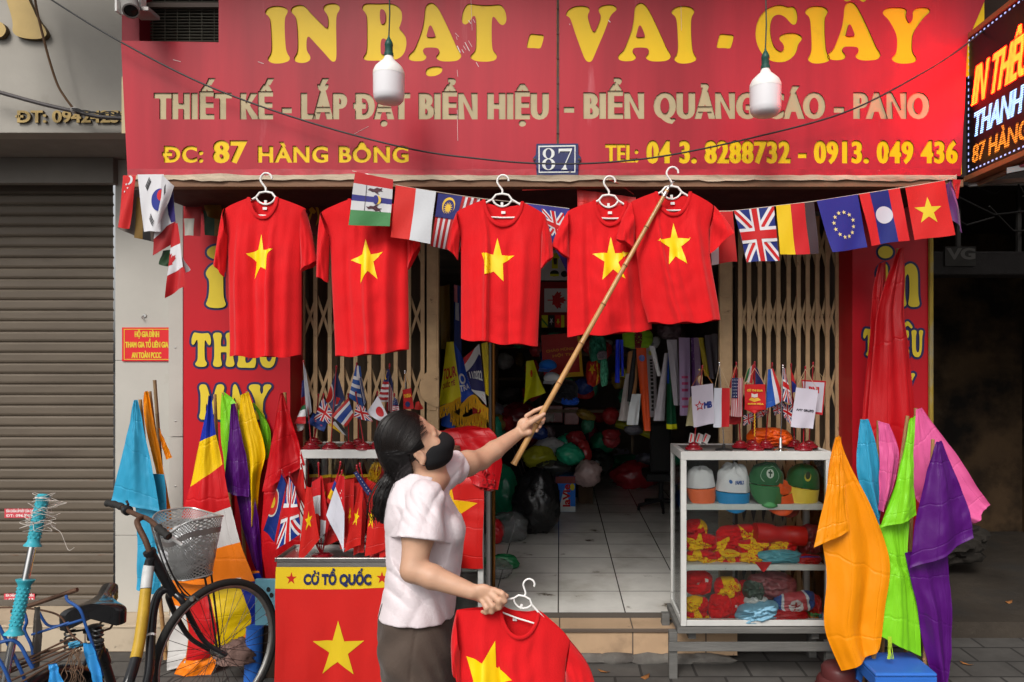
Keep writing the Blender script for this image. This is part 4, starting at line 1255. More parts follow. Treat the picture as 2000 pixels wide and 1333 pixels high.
flag('pennant', 'purple flag crumpled at the far right end of the string', [(None, '4a1a58'), ([[(.75, .1), (1, .2), (1, 1), (.85, .9)]], '8a4a80')], [(1846, 362), (1858, 352), (1886, 456), (1847, 425)], 3.44, group=PG, seed=20, billow=.02)
flag('pennant', 'small red scrap of flag tied at the right corner of the sign', [(None, 'b01018')], [(1860, 350), (1877, 352), (1871, 390), (1863, 380)], 3.46, group=PG, seed=21)
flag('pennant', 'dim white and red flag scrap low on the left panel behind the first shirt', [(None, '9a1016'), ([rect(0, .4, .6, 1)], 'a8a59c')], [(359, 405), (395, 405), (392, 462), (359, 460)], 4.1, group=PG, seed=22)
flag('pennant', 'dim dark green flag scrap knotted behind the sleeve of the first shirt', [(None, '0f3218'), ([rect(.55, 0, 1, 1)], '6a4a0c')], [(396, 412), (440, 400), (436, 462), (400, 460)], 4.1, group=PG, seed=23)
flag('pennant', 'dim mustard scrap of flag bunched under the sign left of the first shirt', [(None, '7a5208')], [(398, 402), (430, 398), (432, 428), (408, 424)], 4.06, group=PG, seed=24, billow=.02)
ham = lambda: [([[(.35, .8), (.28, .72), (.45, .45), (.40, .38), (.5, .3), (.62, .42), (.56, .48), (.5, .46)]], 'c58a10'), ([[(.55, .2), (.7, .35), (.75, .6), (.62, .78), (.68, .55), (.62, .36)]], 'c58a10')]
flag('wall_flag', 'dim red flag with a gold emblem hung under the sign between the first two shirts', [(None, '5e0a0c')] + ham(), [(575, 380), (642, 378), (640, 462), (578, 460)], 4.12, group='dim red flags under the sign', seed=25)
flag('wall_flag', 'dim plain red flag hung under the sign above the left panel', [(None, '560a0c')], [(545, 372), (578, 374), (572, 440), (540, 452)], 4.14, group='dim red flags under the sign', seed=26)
flag('wall_flag', 'bright red gathered banner top behind the fourth shirt', [(None, 'c41812')], [(1127, 370), (1242, 386), (1244, 470), (1130, 470)], 3.6, group=None, seed=27, billow=.01, kind='satin', n=16, waves=9)
def string(pts, name, label, r=.0018, col='c9bfae'):
 g = MB(); L = [tuple(P(*p)) for p in pts]
 N = 10 * len(L)
 g.tube([V(poly_interp(L, i / N)) for i in range(N + 1)], r, 5)
 return tag(g.build(name, cloth(col)), label, 'string')
string([(1400, 413, 3.425), (1433, 412, 3.425), (1512, 403, 3.425), (1594, 393, 3.425), (1677, 380, 3.425), (1767, 366, 3.425), (1848, 352, 3.43), (1868, 342, 3.52)], 'flag_string', 'pale string carrying the right run of flags')
string([(688, 334, 3.31), (772, 361, 3.315), (852, 375, 3.40), (938, 388, 3.5), (1030, 398, 3.57), (1112, 408, 3.57)], 'flag_string', 'pale string carrying the middle run of flags')
string([(1020, 372, 3.55), (1128, 367, 3.58), (1188, 352, 3.53), (1238, 380, 3.58)], 'flag_string', 'thin red string tied to the hook of the fourth hanger', .0015, 'b02018')
# ---------------------------------------------------------------- T-shirts
SHRED = 'd00c14'
SHYEL = 'f0c800'
def tshirt(label, S, Y, seed, folds, hanger=True, group='red star shirts hanging under the sign'):
 rnd = random.Random(seed)
 NL, NR, NB, SL, SRt = S['NL'], S['NR'], S['NB'], S['SL'], S['SR']
 BLp, BRp = S['BL'], S['BR']
 px = Y / F
 t = thing('t_shirt', label, 't-shirt', P((NL[0] + NR[0]) / 2, BLp[-1][1], Y), group)
 fl = list(folds)
 for k in range(5):
  fl.append((rnd.uniform(.1, .9), rnd.uniform(.03, .07), rnd.uniform(-.007, .009), rnd.uniform(-.08, .08)))
 def edge(L, v):
  # L: list of (x, y) from shoulder to hem
  y0, y1 = L[0][1], L[-1][1]
  y = y0 + (y1 - y0) * v
  for i in range(len(L) - 1):
   if y <= L[i + 1][1] or i == len(L) - 2:
    k = (y - L[i][1]) / (L[i + 1][1] - L[i][1])
    k = min(max(k, 0), 1)
    k2 = k * k * (3 - 2 * k) * .5 + k * .5
    return L[i][0] + (L[i + 1][0] - L[i][0]) * k2, y
 def top(x, back):
  if x <= NL[0]:
   k = (x - SL[0]) / (NL[0] - SL[0] + 1e-9)
   return SL[1] + (NL[1] - SL[1]) * (k ** .85 if k > 0 else 0)
  if x >= NR[0]:
   k = (SRt[0] - x) / (SRt[0] - NR[0] + 1e-9)
   return SRt[1] + (NR[1] - SRt[1]) * (k ** .85 if k > 0 else 0)
  k = (x - NL[0]) / (NR[0] - NL[0])
  base = NL[1] + (NR[1] - NL[1]) * k
  dep = (NB - base) if not back else (NB - base) * .22
  return base + dep * max(0, 1 - abs(2 * k - 1) ** 2.2) ** .62
 def plain(s_, v, back):
  (xl, yl), (xr, yr) = edge(BLp, v), edge(BRp, v)
  x = xl + (xr - xl) * s_
  x0 = SL[0] + (SRt[0] - SL[0]) * s_
  tp = top(x0, back)
  hem = BLp[-1][1] + (BRp[-1][1] - BLp[-1][1]) * s_ + S.get('sag', 3) * math.sin(PI * s_)
  return x, tp + (hem - tp) * v
 B, BB = S.get('b', .06), S.get('bb', .05)
 def f(s_, v, back=False):
  x, y = plain(s_, v, back)
  c = max(0, 1 - (2 * s_ - 1) ** 2) ** .6
  r = .35 + .65 * sm(v * 1.6)
  d = (-B if not back else BB) * c * r
  lat = 0
  if not back:
   env = sm(v * 2.2) * c
   for s0, w_, a, sl_ in fl:
    q = (s_ - s0 - sl_ * (v - .3)) / w_
    e = math.exp(-q * q)
    d -= 1.5 * a * env * e
    lat += a * env * e * q * S.get('pinch', .1)
   # pull lines from the collar, small creases near the hem
   d += .0025 * math.sin(s_ * 46 + seed) * math.exp(-((v - .16) / .12) ** 2) * c
   d += .004 * math.sin(s_ * 17 + 5 * v + seed) * sm((v - .55) * 2.5) * c
   n_ = noise.noise(V((s_ * 5 + seed * 3.1, v * 9, seed)))
   d += .006 * n_ * c
   y += 2.2 * math.sin(s_ * 15 + seed * 2) * sm((v - .8) * 5)
   if v > .955:
    d -= .0028
  else:
   d += .01 * math.sin(s_ * 14 + seed) * c * sm(v * 2)
  p = P(x, y, Y)
  p.y += d
  p.x += lat
  return p
 def inv(x, y):
  s_, v = .5, .4
  for _ in range(25):
   xx, yy = plain(s_, v, False)
   (xl, _a), (xr, _b) = edge(BLp, v), edge(BRp, v)
   s_ += (x - xx) / (xr - xl)
   v += (y - yy) / (BLp[-1][1] - SL[1])
   s_, v = min(max(s_, 0), 1), min(max(v, 0), 1)
  return s_, v
 s = Sheet()
 stp = None
 if S.get('star'):
  q_ = S['star']
  stp = [inv(a[0] + (b_[0] - a[0]) * k / 8, a[1] + (b_[1] - a[1]) * k / 8) for a, b_ in zip(q_, q_[1:] + q_[:1]) for k in range(8)]
 s.lay([(None, 0)], f, 56, 44)
 if stp:
  s.lay([([stp], 1)], lambda a, b: f(a, b) + V((0, -.0016, 0)), 56, 44)
 s.grid(lambda a, b: f(a, b, True), 36, 24, 0)
 s.build('body', [cloth(SHRED, 'knit'), mat('star print', lin(SHYEL), .5, bump=.05, bs=60, spec=.4)], t, sharp=0)
 for nm, (C1, C2, A, bul) in (('sleeve', S['LS']), ('sleeve', S['RS'])):
  left = C1[0] < SL[0] + 30 and C1[0] < NL[0]
  Sh = SL if left else SRt
  sd = rnd.random() * 9
  def fs(w_, t_, back=False):
   kx = t_ ** .9
   o = (Sh[0] + (C1[0] - Sh[0]) * t_ + bul * math.sin(PI * min(1, t_ * 1.0)), Sh[1] + (C1[1] - Sh[1]) * t_)
   i_ = (A[0] + (C2[0] - A[0]) * t_, A[1] + (C2[1] - A[1]) * t_)
   top_in = (Sh[0] + (NL[0] - Sh[0]) * .18, Sh[1] + (NL[1] - Sh[1]) * .12) if left else (Sh[0] + (NR[0] - Sh[0]) * .18, Sh[1] + (NR[1] - Sh[1]) * .12)
   x = o[0] + (i_[0] - o[0]) * w_
   y = o[1] + (i_[1] - o[1]) * w_
   c = math.sin(PI * w_) ** .6
   d = (-.034 if not back else .034) * c
   if not back:
    d -= .006 * math.sin(w_ * 9 + 5 * t_ + sd) * c + .004 * math.sin(w_ * 19 + sd - 7 * t_) * c * t_
   y += 1.5 * math.sin(w_ * 8 + sd) * t_
   if t_ > .88 and not back:
    d -= .003
   p = P(x, y, Y)
   p.y += d - (.012 if not back else 0)
   return p
  g = MB(); g.grid(fs, 16, 16); g.grid(lambda a, b: fs(a, b, True), 12, 10); g.build('sleeve', cloth(SHRED, 'knit'), t, sharp=0)
 # ribbed collar
 ring = []
 n = 28
 for i in range(n + 1):
  x = NL[0] + (NR[0] - NL[0]) * i / n
  s_ = (x - SL[0]) / (SRt[0] - SL[0])
  p = f(s_, 0.0)
  ring.append(p + V((0, -.004 - .005 * math.sin(PI * i / n), -.006 * math.sin(PI * i / n))))
 back = []
 for i in range(1, n):
  x = NR[0] + (NL[0] - NR[0]) * i / n
  s_ = (x - SL[0]) / (SRt[0] - SL[0])
  back.append(f(s_, 0.0, True) + V((0, .004, -.002)))
 g = MB(); g.tube(ring + back, 3.3 * px, 8, closed=True, flat=.22, up=(0, 1, 0)); g.build('collar', cloth('cb0b13', 'knit'), t)
 cx = (NL[0] + NR[0]) / 2 + S.get('tag', 0)
 ty = top(cx, True) + 9
 Yb = f(.5, .02, True).y - .006
 a, b = P(cx - 4, ty + 5, Yb), P(cx + 4, ty, Yb)
 g = MB(); g.box(a.x, b.x, Yb - .0015, Yb, a.z, b.z); g.build('neck_label', WPRINT, t)
 return t
HNG = None
def hanger(p, label, tilt=0, scale=1.0):
 """white plastic hanger; p is the joint where the hook meets the shoulders"""
 global HNG
 if HNG is None:
  k = .0024
  t = thing('clothes_hanger', label, 'hanger', p, 'white plastic hangers')
  def Q(L):
   return [V(p) + V((x * k, 0, y * k)) for x, y in L]
  def smooth(L, n=30, closed=False):
   return [V((*poly_interp(L, i / n), 0)[:2]) for i in range(n + 1)]
  hk = [(0, -3), (0, 5), (-5, 12), (-10, 20), (-9, 28), (-3, 34), (5, 34), (11, 29), (12, 23)]
  g = MB(); g.tube(Q([poly_interp(hk, i / 28) for i in range(29)]), .0048, 10); g.build('hook', WHITE_P, t)
  g = MB()
  g.tube(Q([(-72, -42), (-56, -34), (-45, -28), (-26, -17), (-19, -13), (-12, -4), (0, -2), (12, -4), (19, -13), (26, -17), (45, -28), (56, -34), (72, -42)]), .0052, 10)
  g.tube(Q([poly_interp([(-19, -13), (-15, -20), (-8, -25), (0, -27), (8, -25), (15, -20), (19, -13)], i / 20) for i in range(21)]), .0045, 8)
  g.tube(Q([(-72, -42), (-52, -47), (0, -49), (52, -47), (72, -42)]), .0042, 8)
  g.build('arms', WHITE_P, t)
  g = MB(); g.box(p[0] - .006, p[0] + .006, p[1] - .004, p[1] + .004, p[2] - 26 * k, p[2] - 19 * k); g.build('tab', WHITE_P, t)
  HNG = t
  o = t
 else:
  o = dup(HNG, p, label)
 o.rotation_euler.y = tilt
 o.scale = (scale,) * 3
 return o
G_ = 'knit'
tshirt('red star shirt hanging at the left end of the row, star nipped by a fold', dict(NL=(489.6, 388), NR=(545, 388), NB=425, SL=(440, 408), SR=(597, 408),
 BL=[(440, 408), (444, 449), (446, 520), (449, 695)], BR=[(597, 408), (592, 440), (589, 520), (589, 695)], LS=((421, 514), (441, 541), (447, 462), -2), RS=((620, 512), (589, 531), (589, 455), 2),
 pinch=.3, star=[(516, 460), (521, 491), (540, 489), (529, 505), (531, 531), (517, 524), (504, 547), (507, 514), (489, 499), (511, 490)]), 3.45, 1,
 [(.62, .035, .022, .0), (.18, .05, .014, .03), (.40, .06, -.012, 0), (.85, .05, .012, -.04)])
hanger(P(519, 373, 3.462), 'white hanger hooked on the trim above the leftmost shirt')
tshirt('red star shirt second from the left with its neck behind the striped dragon flag', dict(NL=(685, 391), NR=(742, 391), NB=428, SL=(628, 415), SR=(800, 412),
 BL=[(628, 415), (643, 450), (647, 520), (655, 697)], BR=[(800, 412), (798, 450), (797, 520), (799, 683)], LS=((620, 540), (642, 552), (645, 465), -3), RS=((822, 480), (797, 527), (797, 455), 2),
 star=[(718, 470), (729, 500), (753, 495), (734, 514), (743, 548), (726, 533), (711, 556), (713, 520), (690, 511), (714, 500)]), 3.43, 2,
 [(.50, .05, .018, .02), (.22, .05, -.013, .05), (.75, .06, .014, -.03), (.9, .05, -.010, -.03)])
hanger(P(714, 376, 3.44), 'white hanger hidden behind the striped dragon flag on the second shirt')
tshirt('red star shirt in mid row with one star point lost in a sharp fold', dict(NL=(945.6, 392), NR=(1020.6, 396), NB=440, SL=(893, 414), SR=(1065, 421),
 BL=[(893, 414), (900, 470), (900.6, 512), (900.6, 662)], BR=[(1065, 421), (1058, 460), (1056.7, 518), (1050.6, 675)], LS=((873, 484), (895, 508), (899, 455), -3), RS=((1081, 501), (1056, 525), (1058, 462), 3),
 pinch=.3, star=[(972.5, 488 - 21), (981, 501), (1006, 502), (983, 517), (984.6, 552), (966, 533), (951, 540), (950.5, 518), (943, 497), (965, 500)]), 3.44, 3,
 [(.335, .02, .026, .0), (.60, .06, -.012, .03), (.80, .05, .010, -.04), (.12, .05, .010, .06)])
hanger(P(981, 377, 3.455), 'white hanger hooked on the trim above the middle shirt', .02)
tshirt('red star shirt fourth in the row, half covered by the shirt being lifted', dict(NL=(1160.5, 394), NR=(1222, 396), NB=438.5, SL=(1109.5, 413), SR=(1272, 418),
 BL=[(1109.5, 413), (1110, 470), (1108, 506), (1108, 657)], BR=[(1272, 418), (1262, 470), (1262, 520), (1273, 644)], LS=((1077, 482), (1112, 507), (1110, 460), -3), RS=((1290, 500), (1264, 520), (1262, 465), 3),
 star=[(1192, 465), (1200, 497), (1227, 497), (1206, 515), (1219, 548), (1196, 529), (1175, 550), (1179, 515), (1156, 498), (1185, 497)]), 3.47, 4,
 [(.45, .06, .012, .04), (.25, .06, -.010, .02), (.72, .05, .012, .0)])
hanger(P(1189, 379, 3.482), 'white hanger tied with red string above the fourth shirt', .03)
tshirt('red star shirt at the right end, its hanger caught by the bamboo pole', dict(NL=(1280.6, 377), NR=(1346.6, 377), NB=419, SL=(1231, 396), SR=(1393, 402),
 BL=[(1231, 396), (1240, 450), (1243, 488), (1252, 580), (1265.6, 632)], BR=[(1393, 402), (1385, 450), (1387, 496), (1406.7, 626)], LS=((1203, 467), (1238, 486), (1240, 445), -4), RS=((1433, 454), (1385, 497), (1386, 445), 3),
 star=[(1313.6, 438), (1322, 467), (1346.5, 469), (1328, 484), (1338.6, 518), (1317, 503), (1303, 520), (1305, 486), (1282, 473), (1308, 467)]), 3.38, 5,
 [(.30, .05, .014, .15), (.55, .06, -.012, .12), (.80, .05, .012, .1)])
hanger(P(1312, 362, 3.395), 'white hanger held on the tip of the bamboo pole', .02)
tshirt('red star shirt on a white hanger held low in front of the woman', dict(NL=(979, 1186), NR=(1052, 1194), NB=1236, SL=(892, 1192), SR=(1113, 1250),
 BL=[(892, 1192), (884, 1240), (893, 1300), (902, 1400), (905, 1560)], BR=[(1113, 1250), (1104, 1300), (1102, 1400), (1112, 1570)], LS=((884, 1300), (900, 1330), (900, 1270), -6), RS=((1163, 1340), (1106, 1368), (1104, 1310), 9),
 star=[(968.5, 1246), (970, 1297), (1002, 1317), (969, 1332), (963, 1372), (940, 1345), (908, 1358), (927, 1322), (912, 1277), (944, 1285)], tag=-10, b=.06), 2.5, 6,
 [(.55, .05, .016, .2), (.72, .05, -.012, .1), (.25, .06, .018, -.15), (.4, .04, -.012, .1)], group=None)
hh = hanger(P(1025, 1163, 2.497), 'white hanger gripped in the right hand of the woman', .33, .70)
# ---------------------------------------------------------------- glass, cabinets
def glass_mat(name, tint=(.95, .97, .96), refl=.9):
 if name in MATS:
  return MATS[name]
 m = bpy.data.materials.new(name); MATS[name] = m
 m.use_nodes = True
 n, l = m.node_tree.nodes, m.node_tree.links
 out = n['Material Output']
 tr = n.new('ShaderNodeBsdfTransparent'); tr.inputs[0].default_value = (*tint, 1)
 gl_ = n.new('ShaderNodeBsdfGlossy'); gl_.inputs['Roughness'].default_value = .06; gl_.inputs[0].default_value = (refl, refl, refl, 1)
 fr = n.new('ShaderNodeFresnel'); fr.inputs[0].default_value = 1.45
 mx = n.new('ShaderNodeMixShader')
 l.new(fr.outputs[0], mx.inputs[0]); l.new(tr.outputs[0], mx.inputs[1]); l.new(gl_.outputs[0], mx.inputs[2]); l.new(mx.outputs[0], out.inputs[0])
 return m
GLASS = glass_mat('cabinet glass')
ALU = mat('white painted aluminium', (.56, .555, .53), .4, var=.12, vs=8, bump=.05, bs=40, dirt=((.10, .09, .08), .665, .70, 11))
def plastic_bag(name, tint, rough=.15, op=.45):
 """thin crinkled plastic film: partly clear, glossy"""
 if name in MATS:
  return MATS[name]
 m = mat(name, tint, rough, bump=.5, bs=25, spec=.7)
 m.node_tree.nodes['Principled BSDF'].inputs['Alpha'].default_value = op
 return m
def cabinet(name, label, x0, x1, y0, y1, z0, z1, shelves, parts_glass=True):
 t = thing(name, label, 'display cabinet', ((x0 + x1) / 2, (y0 + y1) / 2, z0), None)
 w_ = .030
 for (xa, ya) in ((x0, y0), (x1 - w_, y0), (x0, y1 - w_), (x1 - w_, y1 - w_)):
  g = MB(); g.box(xa, xa + w_, ya, ya + w_, z0 + .001, z1 - .047); g.build('post', ALU, t, bevel=.002)
 g = MB()
 for ya in (y0, y1 - w_):
  g.box(x0, x1, ya, ya + w_, z1 - .046, z1)
 for xa in (x0, x1 - w_):
  g.box(xa, xa + w_, y0 + w_ + .001, y1 - w_ - .001, z1 - .046, z1)
 g.build('top_frame', ALU, t, bevel=.002)
 g = MB()
 for ya in (y0 + .001, y1 - w_ - .001):
  g.box(x0 + w_ + .001, x1 - w_ - .001, ya, ya + w_, z0 + .002, z0 + .034)
 for xa in (x0 + .001, x1 - w_ - .001):
  g.box(xa, xa + w_, y0 + w_ + .001, y1 - w_ - .001, z0 + .002, z0 + .034)
 g.build('bottom_frame', ALU, t, bevel=.002)
 g = MB(); g.box(x0 + .031, x1 - .031, y0 + .031, y1 - .031, z1 - .012, z1 - .006); g.build('top_board', mat('worn top board', (.18, .17, .16), .5, var=.4, vs=8), t)
 g = MB(); g.box(x0 + .031, x1 - .031, y0 + .031, y1 - .031, z0 + .006, z0 + .014); g.build('floor_board', ALU, t)
 for z in shelves:
  g = MB(); g.box(x0 + .032, x1 - .032, y0 + .012, y1 - .032, z - .012, z); g.box(x0 + .031, x1 - .031, y0 + .006, y0 + .0115, z - .028, z + .003); g.build('shelf', ALU, t, bevel=.001)
 for bx in ((x0 + w_ + .001, x1 - w_ - .001, y0 + .002, y0 + .005), (x0 + .010, x0 + .013, y0 + w_ + .001, y1 - w_ - .001), (x1 - .013, x1 - .010, y0 + w_ + .001, y1 - w_ - .001), (x0 + w_ + .001, x1 - w_ - .001, y1 - .012, y1 - .009)):
  g = MB(); g.box(*bx, z0 + .035, z1 - .047); g.build('glass_pane', GLASS, t)
 return t
CX0, CX1, CY0, CY1, CZ0, CZ1 = P(1330, 0, 3.95).x, P(1624, 0, 3.95).x, 3.95, 4.33, .292, 1.234
ZS1, ZS2 = P(0, 986, 3.96).z, P(0, 1104, 3.96).z
cabinet('display_cabinet', 'white framed glass cabinet of caps and red shirts right of the doorway', CX0, CX1, CY0, CY1, CZ0, CZ1, (ZS1, ZS2))
BENCH = mat('grey painted timber', (.15, .145, .135), .7, var=.35, vs=6, stretch=(.4, 3, 3), bump=.3, bs=40, dirt=((.3, .22, .15), .66, .74, 10))
t = thing('low_bench', 'low grey wooden bench under the glass cabinet', 'bench', ((CX0 + CX1) / 2, 4.1, 0))
for xa in (CX0 - .06, CX1 - .02):
 for ya in (3.97, 4.25):
  g = MB(); g.box(xa, xa + .045, ya, ya + .045, 0, .255 if xa < CX1 - .03 else .2); g.build('leg', BENCH, t, bevel=.003)
for ya in (3.955, 4.30):
 g = MB(); g.box(CX0 - .065, CX1 + .045, ya, ya + .013, .155, .205) if ya < 4 else g.box(CX0 - .06, CX1 + .04, ya, ya + .013, .15, .20); g.build('apron', BENCH, t, bevel=.003)
g = MB(); g.box(CX0 - .02, CX1 + .01, 3.94, 4.34, .257, .289); g.build('seat', BENCH, t, bevel=.003)
g = MB(); g.box(CX0 + .05, CX0 + .09, 4.0, 4.3, .206, .256); g.box(CX1 - .09, CX1 - .05, 4.0, 4.3, .206, .256); g.build('bearer', BENCH, t)
# left cabinet
LX0, LX1 = P(586, 0, 4.0).x, P(944, 0, 4.0).x
LZ2 = P(0, 1010, 4.1).z
cabinet('display_cabinet', 'white framed glass cabinet behind the woman with desk flags on top', LX0, LX1, 4.0, 4.40, .30, 1.236, (.60, .92))
t = thing('low_bench', 'hidden grey trestle under the left glass cabinet', 'bench', ((LX0 + LX1) / 2, 4.2, 0))
for xa in (LX0, LX1 - .045):
 for ya in (4.05, 4.3):
  g = MB(); g.box(xa, xa + .045, ya, ya + .045, .19 if ya > 4.19 else .01, .27); g.build('leg', BENCH, t)
g = MB(); g.box(LX0, LX1, 4.01, 4.39, .271, .298); g.build('seat', BENCH, t)
# ---------------------------------------------------------------- caps
def cap(label, cx, cy, w_, hc, hb, Y, c1, c2, tilt=0, crumple=.06, emblem=None, seed=0):
 """baseball cap facing the street; (cx, cy) middle of the crown rim in photo pixels, hc crown height, hb brim drop"""
 px = Y / F
 c = P(cx, cy, Y)
 t = thing('baseball_cap', label, 'cap', c - V((0, 0, hb * px)), 'caps in the glass cabinet')
 a, d, h = w_ / 2 * px, .075, hc * px
 ct, st = math.cos(tilt), math.sin(tilt)
 def rot(p):
  return c + V((p[0] * ct - p[2] * st, p[1], p[0] * st + p[2] * ct))
 def crown(u, v):
  an = 2 * PI * u
  e = PI / 2 * v
  r = math.cos(e) ** .75
  n_ = noise.noise(V((math.cos(an) * 2 + seed * 5, math.sin(an) * 2, v * 3)))
  k = 1 + crumple * n_
  pan = .012 * abs(math.sin(3 * an)) ** .3 * r
  return rot((a * r * math.cos(an) * k * (1 - pan), d * r * math.sin(an) * k - .004 * math.sin(e), h * math.sin(e) ** .85 * (1 + crumple * 1.6 * n_)))
 g = MB(); g.grid(crown, 48, 14); g.build('crown', cloth(c1), t, sharp=0)
 def brim(u, v):
  an = PI + PI * (.04 + .92 * u)
  x, y = a * math.cos(an), d * math.sin(an)
  f_ = math.sin(PI * (.04 + .92 * u)) ** .6
  return rot((x * (1 - .06 * v), y - .030 * v * f_, -.004 - hb * px * v * f_ ** .8 * (1 - .10 * (1 - f_)) + .006 * math.cos(an * 2) * v))
 g = MB(); g.grid(brim, 28, 8); g.build('brim', cloth(c2), t, sharp=0, solid=.003)
 g = MB(); q = rot((0, -.004, h * 1.0)); g.lathe([(.007, 0), (.005, .004), (0, .005)], q, 10); g.build('button', cloth(c1), t)
 if emblem:
  def front(u, v):     # patch on the front of the crown
   an = PI * 1.5 + (u - .5) * 1.5
   return crown((an / (2 * PI)) % 1, .08 + .6 * (1 - v)) + V((0, -.003, 0))
  make_sheet('emblem', emblem, front, t, 12, 12)
 return t
CYD = 4.08
em_cross = [([circle(.5, .55, .16, .26)], 'b9c0b4'), ([rect(.47, .36, .53, .74)], '1a3a22'), ([rect(.41, .47, .59, .57)], '1a3a22'), ([circle(.5, .6, .42, .5, 40), circle(.5, .6, .39, .46, 40)[::-1]], '7f9a80')]
cap('white cap with an orange brim at the left end of the cap shelf', 1368, 950, 58, 38, 34, CYD, 'cfcbcd', 'd86030', .04, .10, seed=1)
cap('white cap with a bright blue brim and small blue logo, second on the shelf', 1430, 958, 68, 50, 34, CYD - .02, 'd4d0d2', '0c7ab0', -.05, .16, [([circle(.30, .75, .07, .10)], '2a5a9a')] + text_layer('FAMILY', .48, .82, .86, .14, '2a4a8a', .006, .01), seed=2)
cap('green cap with a round cross emblem and green brim', 1496, 944, 68, 40, 38, CYD - .03, '1f5a30', '2f6a3a', -.06, .10, em_cross, seed=3)
cap('green cap with a yellow brim at the right end of the cap shelf', 1566, 950, 66, 44, 36, CYD, '12582c', 'dcbc40', -.14, .04, [([circle(.5, .62, .14, .24)], 'b8a83a'), ([circle(.5, .55, .11, .2)], '14301c')], seed=4)
cap('crushed orange cap tucked beneath the green cross cap', 1516, 965, 62, 26, 32, CYD - .02, 'd8501c', 'd8501c', .22, .3, seed=5)
cap('dark navy and red cap wedged under the crushed orange cap', 1530, 976, 56, 18, 24, CYD + .02, '1c1c22', '6a1a18', .2, .2, seed=6)
cap('teal cap hidden between the two white caps', 1400, 962, 40, 16, 22, CYD + .05, '1a4a52', '2a6a8a', .1, .2, seed=7)
# ---------------------------------------------------------------- folded cloth in the cabinet
def bundle(name, label, x0, y0, x1, y1, Y, design, seed=0, d=.05, kind='cloth', cat='folded cloth', group=None, tilt=0, crease=1.0, parent=None, film=None):
 """a soft folded lump of printed cloth filling a box in photo pixels"""
 a, b = P(x0, y1, Y), P(x1, y0, Y)
 c = (a + b) / 2
 rx, rz = (b.x - a.x) / 2, (b.z - a.z) / 2
 ct, st = math.cos(tilt), math.sin(tilt)
 o = V((seed * 3.3, seed * 1.7, seed))
 def body(u, v, back=False):
  x, y = 2 * u - 1, 1 - 2 * v
  X, Z = x * math.sqrt(1 - y * y * .38), y * math.sqrt(1 - x * x * .38)
  r = min(1, max(abs(x), abs(y)))
  dep = d * (1 - r ** 3) ** .5
  n1 = noise.noise(V((X * 1.6, Z * 1.6, 0)) + o)
  n2 = abs(noise.noise(V((X * 2.2 + n1 * 1.4, Z * 3.4, 1)) + o))
  n3 = abs(noise.noise(V((X * 5 + n1 * 2, Z * 6, 2)) + o))
  k = crease * (.35 * n1 + .9 * (.25 - n2) + .35 * (.2 - n3))
  px_, pz_ = X * rx * (1 + .10 * n1), Z * rz * (1 + .14 * n1)
  return c + V((px_ * ct - pz_ * st, (-(dep + d * k * (1 - r ** 4)) if not back else dep * .7), px_ * st + pz_ * ct))
 cols, lay = [], []
 for L, cc in design:
  if cc not in cols:
   cols.append(cc)
  lay.append((L, cols.index(cc)))
 s = Sheet()
 s.lay(lay, body, 26, 22, .0012)
 s.grid(lambda u, v: body(u, v, True), 12, 10, 0)
 ms = [cloth(q, kind) for q in cols] if film is None else [film] * len(cols)
 ob = s.build(name, ms, parent, sharp=0)
 if parent is None:
  tag(ob, label, cat, group)
 return ob
FB = 'folded red star shirts on the cabinet shelves'
RS = 'c60c12'
def stq(cx, cy, r, rot=0, sx=.6):
 return [([star_poly(cx, cy, r * 2.0, -PI / 2 + rot, sx=sx)], 'dcae00')]
base = [(None, RS)]
for k, (x0, y0, x1, y1, Y, st, seed, lab) in enumerate((
 (1336, 1014, 1382, 1052, 4.12, stq(.85, .1, .35, .5), 1, 'folded red shirt at the upper left of the middle shelf'),
 (1336, 1042, 1402, 1078, 4.05, stq(.35, .55, .42, .3), 2, 'folded red star shirt at mid left of the middle shelf, star to the left'),
 (1336, 1074, 1400, 1108, 4.02, stq(.30, .70, .75, .15, .5), 3, 'folded shirt with a broad yellow star patch at the lower left of the middle shelf'),
 (1378, 1046, 1450, 1086, 4.08, stq(.2, .6, .5, .9), 4, 'red shirt fold with slanted yellow strip in the centre left of the heap'),
 (1392, 1074, 1452, 1102, 4.03, stq(.45, .2, .5, .2), 5, 'red shirt fold low in the middle shelf with a flat yellow strip'),
 (1398, 1024, 1484, 1066, 4.10, stq(.72, .75, .5, .6, .4), 6, 'crumpled red shirt on top of the middle shelf heap with yellow edge'),
 (1440, 1052, 1504, 1086, 4.04, stq(.45, .45, .45, 1.2), 7, 'red star shirt in the centre of the middle shelf with triangular yellow patch'),
 (1442, 1078, 1492, 1104, 4.01, stq(.35, .4, .6, .4), 8, 'red shirt end at the front of the middle shelf below the triangular patch'),
 (1494, 1050, 1556, 1082, 4.05, stq(.35, .6, .62, .8, .5), 9, 'red star shirt under the red roll with a big yellow patch'))):
 bundle('folded_shirt', lab, x0, y0, x1, y1, Y + .035, base + st, seed, .05, 'knit', group=FB, crease=1.25)
t = MB()
a, b = P(1474, 1040, 4.07), P(1570, 1048, 4.07)
g = MB(); g.tube([a.lerp(b, i / 12) + V((0, .004 * math.sin(i), 0)) for i in range(13)], lambda k: .052 + .003 * math.sin(9 * k) - .006 * (abs(k - .45) < .05), 22)
tag(g.build('rolled_flag', cloth('b4120f', 'satin')), 'rolled red flag tied in the middle on the cabinet heap', 'rolled flag')
bundle('folded_cloth', 'pale blue ribbed cloth at the front of the middle shelf', 1476, 1074, 1566, 1100, 4.02, [(None, '4f93a0')], 11, .05, 'satin')
